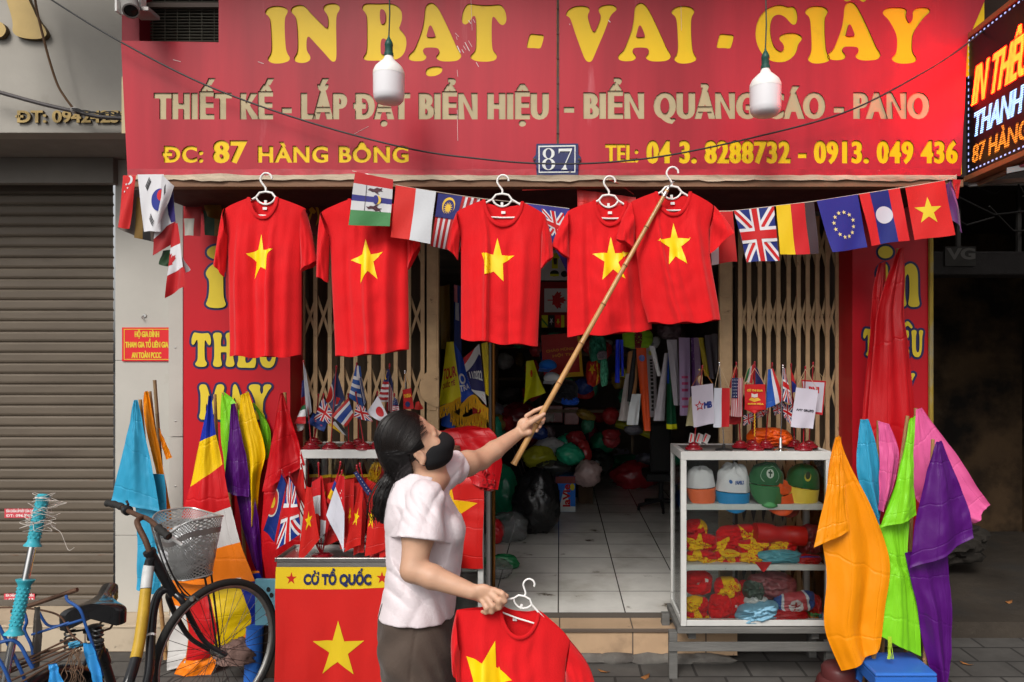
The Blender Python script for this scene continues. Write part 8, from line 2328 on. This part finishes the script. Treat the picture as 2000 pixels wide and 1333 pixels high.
# ---------------------------------------------------------------- the woman: implicit surfaces turned into single meshes
class SDF:
 def __init__(s, lo, hi, h):
  s.lo, s.h = np.array(lo, np.float32), h
  n = [int(math.ceil((b - a) / h)) + 1 for a, b in zip(lo, hi)]
  s.F = np.full(n, 1.0, np.float32)
  s.ax = [s.lo[i] + h * np.arange(n[i], dtype=np.float32) for i in range(3)]
 def _sub(s, lo, hi):
  sl_ = tuple(slice(max(0, int((lo[i] - s.lo[i]) / s.h)), max(0, min(s.F.shape[i], int((hi[i] - s.lo[i]) / s.h) + 2))) for i in range(3))
  X = s.ax[0][sl_[0]][:, None, None]; Y = s.ax[1][sl_[1]][None, :, None]; Z = s.ax[2][sl_[2]][None, None, :]
  return sl_, X, Y, Z
 def _mix(s, sl_, d, k, sub=False):
  f = s.F[sl_]
  if sub:
   d = -d
   h_ = np.clip(.5 - .5 * (f - d) / max(k, 1e-6), 0, 1)
   s.F[sl_] = f * (1 - h_) + d * h_ + k * h_ * (1 - h_)
  else:
   h_ = np.clip(.5 + .5 * (d - f) / max(k, 1e-6), 0, 1)
   s.F[sl_] = d * (1 - h_) + f * h_ - k * h_ * (1 - h_)
 def cap(s, a, b, ra, rb, k=.01, sub=False):
  a, b = np.array(a, np.float32), np.array(b, np.float32)
  m = max(ra, rb) + k * 2 + s.h * 3
  sl_, X, Y, Z = s._sub(np.minimum(a, b) - m, np.maximum(a, b) + m)
  d = b - a
  L2 = float(d @ d) + 1e-12
  t = np.clip(((X - a[0]) * d[0] + (Y - a[1]) * d[1] + (Z - a[2]) * d[2]) / L2, 0, 1)
  D = np.sqrt((X - a[0] - t * d[0]) ** 2 + (Y - a[1] - t * d[1]) ** 2 + (Z - a[2] - t * d[2]) ** 2) - (ra + (rb - ra) * t)
  s._mix(sl_, D, k, sub)
 def chain(s, pts, rs, k=.01):
  for i in range(len(pts) - 1):
   s.cap(pts[i], pts[i + 1], rs[i], rs[i + 1], k)
 def ell(s, c, axes, r, k=.01, sub=False):
  c = np.array(c, np.float32)
  m = max(r) + 2 * k + s.h * 3
  sl_, X, Y, Z = s._sub(c - m, c + m)
  q = [((X - c[0]) * a[0] + (Y - c[1]) * a[1] + (Z - c[2]) * a[2]) for a in axes]
  k0 = np.sqrt(sum((qq / rr) ** 2 for qq, rr in zip(q, r)))
  k1 = np.sqrt(sum((qq / rr ** 2) ** 2 for qq, rr in zip(q, r))) + 1e-9
  s._mix(sl_, k0 * (k0 - 1) / k1, k, sub)
 def loft(s, st, k=.02, p=2.2):
  """st: list of (z, cx, cy, half depth along x, half width along y), rising"""
  zs = [q[0] for q in st]
  lo = np.array([min(q[1] - q[3] for q in st) - .06, min(q[2] - q[4] for q in st) - .06, zs[0] - .05])
  hi = np.array([max(q[1] + q[3] for q in st) + .06, max(q[2] + q[4] for q in st) + .06, zs[-1] + .05])
  sl_, X, Y, Z = s._sub(lo, hi)
  I = lambda j: np.interp(Z, zs, [q[j] for q in st]).astype(np.float32)
  a, b = I(3), I(4)
  D = ((np.abs((X - I(1)) / a) ** p + np.abs((Y - I(2)) / b) ** p) ** (1 / p) - 1) * np.minimum(a, b)
  D = np.maximum(D, np.maximum(zs[0] - Z, Z - zs[-1]))
  s._mix(sl_, D, k)
 def mesh(s):
  F_, h = s.F, s.h
  S = F_ < 0
  n = np.array(F_.shape)
  c = np.zeros(n - 1, np.uint8)
  cor = [(i, j, k) for i in (0, 1) for j in (0, 1) for k in (0, 1)]
  sl_ = lambda o: tuple(slice(o[i], n[i] - 1 + o[i]) for i in range(3))
  for o in cor:
   c += S[sl_(o)]
  act = np.argwhere((c > 0) & (c < 8))
  idx = -np.ones(n - 1, np.int64)
  idx[tuple(act.T)] = np.arange(len(act))
  acc, cnt = np.zeros((len(act), 3)), np.zeros(len(act))
  for a in cor:
   for ax_ in range(3):
    if a[ax_]:
     continue
    b = list(a); b[ax_] = 1
    fa, fb = F_[tuple((act + a).T)], F_[tuple((act + b).T)]
    m = (fa < 0) != (fb < 0)
    t = np.where(m, fa / np.where(np.abs(fa - fb) < 1e-12, 1, fa - fb), 0)
    p = np.tile(np.array(a, float), (len(act), 1)); p[:, ax_] = t
    acc[m] += p[m]; cnt[m] += 1
  v = (act + acc / cnt[:, None]) * h + s.lo
  faces = []
  for ax_ in range(3):
   u, w_ = (ax_ + 1) % 3, (ax_ + 2) % 3
   A = [slice(1, -1)] * 3; A[ax_] = slice(0, -1)
   B = [slice(1, -1)] * 3; B[ax_] = slice(1, None)
   sa, sb = S[tuple(A)], S[tuple(B)]
   e = np.argwhere(sa != sb)
   fl_ = sa[tuple(e.T)]
   base = e + 1; base[:, ax_] -= 1
   q = []
   for du, dw in ((-1, -1), (0, -1), (0, 0), (-1, 0)):
    o = base.copy(); o[:, u] += du; o[:, w_] += dw
    q.append(idx[tuple(o.T)])
   q = np.stack(q, 1)
   q[~fl_] = q[~fl_][:, ::-1]
   faces.append(q)
  return v, np.concatenate(faces)
def sdf_object(s, name, m, parent, smooth=2):
 v, f = s.mesh()
 me = bpy.data.meshes.new(name)
 org = np.array(parent_loc(parent))
 # light smoothing
 e = np.concatenate([f[:, [0, 1]], f[:, [1, 2]], f[:, [2, 3]], f[:, [3, 0]]])
 for _ in range(smooth):
  acc = np.zeros_like(v); cnt = np.zeros(len(v))
  np.add.at(acc, e[:, 0], v[e[:, 1]]); np.add.at(cnt, e[:, 0], 1)
  np.add.at(acc, e[:, 1], v[e[:, 0]]); np.add.at(cnt, e[:, 1], 1)
  v = v * .5 + .5 * acc / cnt[:, None]
 v = v - org
 me.vertices.add(len(v)); me.vertices.foreach_set('co', v.astype(np.float32).ravel())
 me.loops.add(len(f) * 4); me.loops.foreach_set('vertex_index', f.astype(np.int32).ravel())
 me.polygons.add(len(f)); me.polygons.foreach_set('loop_start', np.arange(0, len(f) * 4, 4, dtype=np.int32)); me.polygons.foreach_set('loop_total', np.full(len(f), 4, np.int32))
 me.polygons.foreach_set('use_smooth', np.ones(len(f), bool))
 me.update(calc_edges=True); me.validate()
 me.materials.append(m)
 o = bpy.data.objects.new(name, me); COL.objects.link(o); o.parent = parent
 return o
SKIN = mat('skin', (.55, .32, .21), .48, var=.12, vs=14, bump=.06, bs=120, spec=.4, sss=.12)
TEE = mat('pale pink cotton', (.69, .61, .63), .85, bump=.25, bs=110, spec=.2, sheen=.1, var=.05, vs=5)
TROU = mat('brown grey trousers', (.078, .056, .044), .85, bump=.25, bs=120, spec=.2, sheen=.1, var=.2, vs=7)
HAIR = mat('black hair', (.006, .005, .005), .42, bump=.15, bs=60, stretch=(1, 1, .3), spec=.3)
wm = thing('person', 'woman in a pale pink T-shirt, brown trousers and black mask lifting the pole', 'person', (-.53, 2.73, 0))
p3 = lambda x, y, Y: np.array(P(x, y, Y))
# joints
NB_, SHR, ELR, WRR = p3(820, 938, 2.72), p3(830, 966, 2.575), p3(807, 1113, 2.50), p3(922, 1156, 2.465)
SHL, ELL_, WRL = p3(868, 918, 2.86), p3(940, 898, 3.05), p3(1012, 847, 3.215)
PEL = p3(815, 1215, 2.73)
a_h, p_h = R(25), R(25)
hf = np.array([math.cos(a_h) * math.cos(p_h), math.sin(a_h) * math.cos(p_h), math.sin(p_h)])
hr = np.array([math.sin(a_h), -math.cos(a_h), 0])
hu = np.cross(hr, hf)
HC = p3(802, 866, 2.71)
H = lambda f, r, u: HC + hf * f + hr * r + hu * u
HX = (hf, hr, hu)
b = SDF((-.80, 2.36, .0), (-.02, 3.32, 1.60), .0045)
# head
b.ell(H(-.005, 0, .015), HX, (.098, .076, .105), .02)
b.ell(H(.030, 0, -.045), HX, (.070, .062, .085), .03)
b.cap(H(.070, 0, -.108), H(.060, 0, -.10), .030, .035, .03)
for s in (-1, 1):
 b.cap(H(.005, .048 * s, -.066), H(.062, .022 * s, -.100), .020, .02, .03)
 b.ell(H(.070, .040 * s, -.040), HX, (.026, .026, .026), .02)
 b.ell(H(.088, .034 * s, -.004), HX, (.020, .018, .012), .010, True)
 b.ell(H(.080, .034 * s, -.006), HX, (.016, .017, .012), .006)
 b.ell(H(-.004, .077 * s, -.040), (hf * .94 + hu * .34, hr, hu * .94 - hf * .34), (.018, .009, .031), .006)
 b.ell(H(.000, .086 * s, -.038), (hf * .94 + hu * .34, hr, hu * .94 - hf * .34), (.010, .006, .020), .004, True)
 b.ell(H(-.006, .079 * s, -.068), HX, (.010, .007, .011), .008)
b.cap(H(.088, .02, .012), H(.088, -.02, .012), .012, .012, .02)
b.cap(H(.096, 0, .004), H(.117, 0, -.032), .009, .013, .010)
for s in (-1, 1):
 b.ell(H(.108, .012 * s, -.036), HX, (.010, .008, .008), .006)
# neck, torso, arms, legs
b.cap(H(-.03, 0, -.085), NB_, .047, .051, .02)
b.cap(NB_, p3(824, 1010, 2.72), .052, .085, .03)
b.cap(SHR + np.array([0, .03, -.01]), SHL, .040, .045, .03)
b.cap(p3(824, 1020, 2.72), PEL, .09, .10, .04)
b.cap(SHR + np.array([0, 0, -.012]), SHR * .45 + ELR * .55, .047, .054, .02)
b.cap(SHR * .45 + ELR * .55, ELR, .054, .043, .02)
b.cap(ELR, ELR * .68 + WRR * .32, .043, .041, .012)
b.cap(ELR * .68 + WRR * .32, WRR, .041, .0265, .012)
b.cap(SHL, SHL * .4 + ELL_ * .6, .052, .050, .02)
b.cap(SHL * .4 + ELL_ * .6, ELL_, .050, .042, .02)
b.cap(ELL_, ELL_ * .66 + WRL * .34, .042, .040, .012)
b.cap(ELL_ * .66 + WRL * .34, WRL, .040, .027, .012)
for s, dx in ((-1, .02), (1, -.03)):
 hip = PEL + np.array([0, .085 * s, -.02]); kn = np.array([PEL[0] + dx + .01, PEL[1] + .085 * s, .43]); an = np.array([PEL[0] + dx - .01, PEL[1] + .09 * s, .09])
 b.chain([hip, kn, an], [.085, .055, .038], .02)
 b.cap(an + np.array([-.02, 0, -.055]), an + np.array([.16, .012 * s, -.065]), .032, .026, .02)
# right hand: a fist round the hanger arm
def palm(c, ax, r):
 b.ell(c, ax, r, .012)
wv = np.array(p3(962, 1162, 2.46) - WRR); wv /= np.linalg.norm(wv)
nv_ = np.array([.1, -.95, -.25]); nv_ -= wv * (nv_ @ wv); nv_ /= np.linalg.norm(nv_)
sv = np.cross(wv, nv_)
palm(p3(944, 1160, 2.463), (wv, sv, nv_), (.040, .036, .018))
for K, M1, M2, T_, r in (((965, 1153, 2.455), (981, 1160, 2.437), (986, 1174, 2.440), (979, 1183, 2.462), .0098), ((960, 1162, 2.450), (974, 1174, 2.434), (975, 1187, 2.440), (966, 1191, 2.462), .0100), ((951, 1169, 2.450), (962, 1184, 2.436), (961, 1195, 2.444), (953, 1196, 2.466), .0094), ((942, 1174, 2.452), (950, 1188, 2.440), (949, 1197, 2.448), (942, 1195, 2.466), .0084)):
 b.chain([p3(*K), p3(*M1), p3(*M2), p3(*T_)], [r * 1.12, r * 1.02, r * .95, r * .82], .0035)
b.chain([p3(932, 1151, 2.478), p3(955, 1152, 2.492), p3(975, 1157, 2.490), p3(990, 1165, 2.482)], [.016, .012, .0105, .0085], .006)
# left hand: closed round the bamboo pole
PA, PB = P(1003, 908, 3.20), P(1303, 372, 3.345)
PG_ = lambda t: np.array(PA.lerp(PB, t))
g0 = PG_(.13)
palm(p3(1026, 833, 3.215), (np.array([.75, .1, .25]) / .797, np.array([-.25, -.2, .95]) / 1.002, np.array([.1, -.97, -.2]) / .995), (.036, .040, .019))
b.cap(p3(1022, 845, 3.208), p3(1033, 845, 3.198), .020, .016, .01)
for K, M1, M2, T_, r in (((1028, 813, 3.225), (1044, 803, 3.243), (1056, 798, 3.248), (1063, 795, 3.240), .0094), ((1033, 820, 3.235), (1049, 813, 3.258), (1062, 818, 3.240), (1060, 826, 3.212), .0096), ((1031, 827, 3.236), (1045, 823, 3.258), (1057, 827, 3.238), (1054, 835, 3.208), .0092), ((1028, 834, 3.234), (1041, 832, 3.252), (1051, 836, 3.232), (1048, 843, 3.206), .0084)):
 b.chain([p3(*K), p3(*M1), p3(*M2), p3(*T_)], [r * 1.1, r, r * .95, r * .85], .0035)
b.chain([p3(1024, 836, 3.198), p3(1036, 826, 3.184), p3(1050, 817, 3.180), p3(1063, 809, 3.184)], [.017, .0125, .0108, .0085], .006)
sdf_object(b, 'body', SKIN, wm, 1)
# eyes and brows
g = MB()
for s in (-1, 1):
 g.tube([V(H(.094 - .0012 * i * i, (.020 + .007 * i) * s, -.006 + .003 * math.sin(i * .8))) for i in range(5)], .0016, 6)
 g.tube([V(H(.099 - .0016 * i * i, (.016 + .007 * i) * s, .017 + .003 * math.sin(i * .7))) for i in range(6)], lambda k: .0024 * (1 - .6 * k), 6)
g.build('eyelashes_and_brows', mat('dark brow', (.02, .014, .012), .7), wm)
# shirt
s = SDF((-.80, 2.42, .74), (-.28, 3.02, 1.38), .0042)
def row(y, x0, x1, hw, Y=2.725):
 a, c = P(x0, y, Y), P(x1, y, Y)
 return (a.z, (a.x + c.x) / 2, Y, (c.x - a.x) / 2, hw)
s.loft([row(1196, 744, 888, .185), row(1160, 751, 890, .178), row(1120, 758, 898, .168), row(1080, 759, 903, .168), row(1040, 755, 906, .172), row(1000, 756, 889, .172), row(970, 760, 872, .166), row(945, 768, 860, .130), row(922, 778, 850, .075)], .02, 2.2)
s.cap(NB_ + np.array([-.02, 0, -.03]), SHR + np.array([0, .02, -.01]), .050, .056, .03)
s.cap(NB_ + np.array([0, 0, -.03]), SHL + np.array([0, -.02, 0]), .058, .062, .04)
s.ell(p3(868, 1036, 2.655), np.eye(3), (.066, .062, .062), .04)
s.ell(p3(872, 1030, 2.80), np.eye(3), (.062, .062, .062), .04)
d_ = (ELR - SHR) / np.linalg.norm(ELR - SHR)
e1 = SHR + d_ * .155
s.cap(SHR + np.array([0, 0, -.014]), e1 + np.array([.008, -.004, 0]), .060, .082, .02)
dl = (ELL_ - SHL) / np.linalg.norm(ELL_ - SHL)
e2 = SHL + dl * .075
s.cap(SHL, e2, .068, .062, .03)
X, Y, Z = s.ax[0][:, None, None], s.ax[1][None, :, None], s.ax[2][None, None, :]
# folds: sleeve pulls, armpit to bust, waist gathers
gs = lambda cx, cz, wx, wz: np.exp(-((X - cx) / wx) ** 2 - ((Z - cz) / wz) ** 2)
c1, c2, c3 = P(820, 985, 2.6), P(880, 985, 2.66), P(800, 1140, 2.62)
rg = lambda x: 1 - 2 * np.abs(np.sin(x / 2)) ** .8
wr = .0042 * rg(180 * (Z * .55 + X * .83) + 9 * np.sin(11 * Y + 4 * Z)) * gs(c1.x, c1.z, .07, .06)
wr += .006 * rg(120 * (Z * .35 - X * .9) + 5 * np.sin(14 * Z)) * gs(c2.x, c2.z, .05, .10)
wr += .0055 * rg(95 * (Z * .92 + X * .38) + 6 * np.sin(8 * X + 9 * Y)) * gs(c3.x, c3.z, .13, .06)
wr += .0020 * rg(60 * (Z * .7 - X * .7) + 7 * np.sin(9 * Y + 12 * X)) + .0015 * np.sin(37 * Z + 8 * np.sin(13 * X + 7 * Y))
s.F = (s.F + wr).astype(np.float32)
# cut sleeve ends, hem, neck
def plane(c, n):
 n = n / np.linalg.norm(n)
 return ((X - c[0]) * n[0] + (Y - c[1]) * n[1] + (Z - c[2]) * n[2])
near = plane(e1, d_)
s.F = np.where((Y < 2.625) & (Z < e1[2] + .05) & (X < e1[0] + .16) & (np.sqrt((X - e1[0]) ** 2 + (Y - e1[1]) ** 2 + (Z - e1[2]) ** 2) < .15) & (Y < 2.60), np.maximum(s.F, near), s.F)
far = plane(e2, dl)
s.F = np.where((Y > 2.86) & (X > SHL[0] - .02), np.maximum(s.F, far), s.F)
s.F = np.maximum(s.F, (P(0, 1196, 2.725).z + .012 * np.sin(9 * Y + 3 * X)) - Z).astype(np.float32)
nk = NB_ + np.array([.012, 0, .035])
s.ell(nk, (hf * 0 + np.array([.93, 0, -.36]), np.array([0, 1, 0]), np.array([.36, 0, .93])), (.075, .068, .060), .006, True)
s.cap(NB_ + np.array([.0, 0, .0]), NB_ + np.array([.0, 0, .2]), .058, .07, .006, True)
s.F = s.F.astype(np.float32)
sdf_object(s, 't_shirt', TEE, wm, 1)
g = MB()
cc = []
for i in range(36):
 an = 2 * PI * i / 36
 q = nk + np.array([.93, 0, -.36]) * (.066 * math.cos(an)) + np.array([0, 1, 0]) * (.061 * math.sin(an)) + np.array([.36, 0, .93]) * (-.022)
 cc.append(V(q))
g.build('neckband', TEE, wm) if False else None
g = MB(); n1 = d_.copy(); u1 = np.cross(n1, np.array([1.0, 0, 0])); u1 /= np.linalg.norm(u1); v1 = np.cross(n1, u1)
# trousers
tr = SDF((-.80, 2.46, .03), (-.28, 3.0, .90), .005)
tr.loft([(.50, PEL[0] + .012, 2.73, .125, .17), row(1290, 752, 890, .175), row(1240, 743, 889, .180), row(1196, 744, 886, .172), (.88, PEL[0], 2.73, .12, .15)], .03, 2.3)
for sd_i, dx in ((-1, .02), (1, -.03)):
 hip = PEL + np.array([.005, .082 * sd_i, -.10]); kn = np.array([PEL[0] + dx + .01, PEL[1] + .09 * sd_i, .42]); an = np.array([PEL[0] + dx - .01, PEL[1] + .095 * sd_i, .075])
 tr.chain([hip, kn, an], [.120, .088, .078], .03)
X, Y, Z = tr.ax[0][:, None, None], tr.ax[1][None, :, None], tr.ax[2][None, None, :]
tr.F = (tr.F + .004 * np.sin(60 * (Z * .8 + X * .6) + 6 * np.sin(10 * X + 9 * Y)) * np.exp(-((Z - .62) / .12) ** 2) + .003 * np.sin(34 * Z - 30 * X + 5 * np.sin(12 * Y)) + .004 * np.exp(-((X - PEL[0] - .01 - .1 * (Z - .6)) / .006) ** 2)).astype(np.float32)
tr.F = np.maximum(tr.F, .075 - Z).astype(np.float32)
sdf_object(tr, 'trousers', TROU, wm, 2)
for sd_i, dx in ((-1, .02), (1, -.03)):
 g = MB(); c = np.array([PEL[0] + dx + .06, PEL[1] + .097 * sd_i, .0]); L = chaikin([(-.12, -.035), (.02, -.042), (.13, -.045), (.145, 0), (.13, .04), (.02, .038), (-.12, .035), (-.135, 0)], 2)
 n = len(L); vs = [V((c[0] + x, c[1] + y, z)) for z in (.002, .022) for x, y in L]
 g.add(vs, [tuple(range(n - 1, -1, -1)), tuple(range(n, 2 * n))] + [(i, (i + 1) % n, n + (i + 1) % n, n + i) for i in range(n)])
 g.tube([V((c[0] + .05, c[1] - .045, .02)), V((c[0] + .05, c[1] - .02, .062)), V((c[0] + .05, c[1] + .02, .062)), V((c[0] + .05, c[1] + .043, .02))], .010, 8)
 g.build('sandal', BLACK, wm)
# mask
m_ = SDF(HC - .2, HC + .22, .0042)
m_.ell(H(.042, 0, -.070), HX, (.094, .082, .060), .01)
m_.ell(H(.102, 0, -.055), HX, (.046, .042, .046), .03)
m_.ell(H(.060, 0, -.095), HX, (.055, .048, .034), .03)
X, Y, Z = m_.ax[0][:, None, None] - HC[0], m_.ax[1][None, :, None] - HC[1], m_.ax[2][None, None, :] - HC[2]
ff, rr_, uu = (X * ax_[0] + Y * ax_[1] + Z * ax_[2] for ax_ in HX)
m_.F = np.maximum(m_.F, .004 - ff).astype(np.float32)
m_.F = np.maximum(m_.F, uu + .016 - .30 * (ff - .115)).astype(np.float32)
m_.F = (m_.F + .002 * np.sin(90 * uu + 30 * ff)).astype(np.float32)
sdf_object(m_, 'face_mask', mat('black mask cloth', (.008, .008, .009), .85, bump=.15, bs=120), wm, 2)
g = MB()
for q in (-1, 1):
 g.tube([V(H(.022, .060 * q, -.045)), V(H(.010, .076 * q, -.030)), V(H(-.012, .082 * q, -.020)), V(H(-.022, .080 * q, -.045)), V(H(-.008, .078 * q, -.078)), V(H(.018, .062 * q, -.092))], .0016, 6)
g.build('ear_loops', BLACK, wm)
# hair
h_ = SDF(HC - np.array([.20, .17, .30]), HC + np.array([.17, .17, .17]), .0042)
h_.ell(H(-.018, 0, .018), HX, (.106, .090, .113), .01)
h_.ell(H(-.062, .0, -.035), HX, (.062, .074, .070), .04)
X, Y, Z = h_.ax[0][:, None, None] - HC[0], h_.ax[1][None, :, None] - HC[1], h_.ax[2][None, None, :] - HC[2]
ff, rr_, uu = (X * ax_[0] + Y * ax_[1] + Z * ax_[2] for ax_ in HX)
strand = .0010 * np.sin(420 * np.arctan2(rr_, uu + .14) + 25 * ff) + .0007 * np.sin(260 * np.arctan2(rr_, uu + .16) + 8)
h_.F = (h_.F + strand).astype(np.float32)
h_.F = np.maximum(h_.F, ff - (.046 + .42 * np.maximum(0, uu - .015) - .25 * np.abs(rr_))).astype(np.float32)
h_.F = np.maximum(h_.F, np.where(ff > -.04, -.022 - .9 * (ff + .04) * 0 - uu + .0 - .35 * np.minimum(0, ff + .01), -1)).astype(np.float32)
TIE = p3(770, 918, 2.685)
h_.cap(H(-.085, .01, -.075), TIE, .040, .022, .03)
h_.cap(H(-.030, .058, -.035), TIE + np.array([.02, -.01, .01]), .018, .016, .025)
pt = [TIE, p3(757, 945, 2.675), p3(749, 972, 2.67), p3(745, 997, 2.67), p3(747, 1018, 2.672)]
h_.chain(pt, [.019, .029, .034, .029, .010], .012)
X, Y, Z = h_.ax[0][:, None, None], h_.ax[1][None, :, None], h_.ax[2][None, None, :]
h_.F = (h_.F + np.where(Z < TIE[2], .0022 * np.sin(500 * X + 60 * np.sin(8 * Z)) + .002 * np.sin(430 * Y + 30 * X), 0)).astype(np.float32)
sdf_object(h_, 'hair', HAIR, wm, 1)
g = MB(); random.seed(21)
for k in range(560):
 th = random.uniform(-1.5, 1.5)
 f0 = random.uniform(-.02, .085)
 L = []
 for i in range(9):
  t = i / 8
  f_ = f0 * (1 - t) + -.105 * t
  an = th * (1 - .35 * t)
  up = .10 * (1 - t) - .075 * t
  r_ = .093 * math.sin(an) * math.sqrt(max(0, 1 - (f_ / .125) ** 2))
  u_ = (.119 * math.cos(an)) * math.sqrt(max(0, 1 - (f_ / .125) ** 2)) * (1 - t) + (-.07 + .02 * math.cos(an)) * t + .012
  q = np.array([f_ + .018, r_, u_ - .018])
  # push the strand to the hair surface
  d0 = math.sqrt((q[0] / .107) ** 2 + (q[1] / .091) ** 2 + (q[2] / .114) ** 2)
  q = q / d0 * (1.004 + .006 * random.random())
  L.append(tuple(H(q[0] - .018, q[1], q[2] + .018)))
 g.tube([V(poly_interp(L, i / 16)) for i in range(17)], .0008, 4)
for k in range(160):
 o1 = np.array([random.gauss(0, .012), random.gauss(0, .012), 0])
 L = [tuple(p + o1 * sc) for p, sc in zip(pt, (.7, 1.6, 2.1, 2.0, 1.3 + random.random()))]
 g.tube([V(poly_interp(L, i / 16)) for i in range(17)], .0008, 4)
g.build('loose_strands', mat('dark strand', (.011, .008, .007), .42, spec=.22), wm)
g = MB(); g.tube([V(TIE + np.array([.02 * math.cos(a) * .9, .022 * math.sin(a), .012 * math.cos(a)])) for a in [2 * PI * i / 24 for i in range(24)]], lambda k: .006 + .002 * math.sin(40 * k), 8, closed=True); g.build('hair_tie', BLACK, wm)
# bamboo pole in her raised hand
t = thing('bamboo_pole', 'long bamboo pole raised in the left hand of the woman to lift a hanger', 'pole', PA)
bamboo(PA, PB, .0142, .0098, 'cane', t, mat('polished cane', (.50, .27, .10), .28, var=.25, vs=14, stretch=(1, 1, .3), bump=.05, bs=40, coat=.3, dirt=((.22, .10, .04), .66, .8, 25)), .19)
g = MB(); dd = (PB - PA).normalized(); L_ = (PB - PA).length; N_ = int(L_ / .19)
for k in range(1, N_):
 r_ = (.0142 - .0044 * k / N_) * 1.16
 g.tube([PA + dd * (L_ * (k + x) / N_) for x in (.006, .024)], r_, 14)
g.build('node_rings', mat('cane node', (.14, .065, .025), .5), t)
g = MB(); g.tube([PB - dd * .035, PB + dd * .012], lambda k: .0115 - .004 * k, 12); g.tube([PB, PB + dd * .03 + V((.0, 0, .0)), PB + dd * .042 + V((.012, 0, .006))], .003, 6); g.build('metal_tip', STEEL, t)
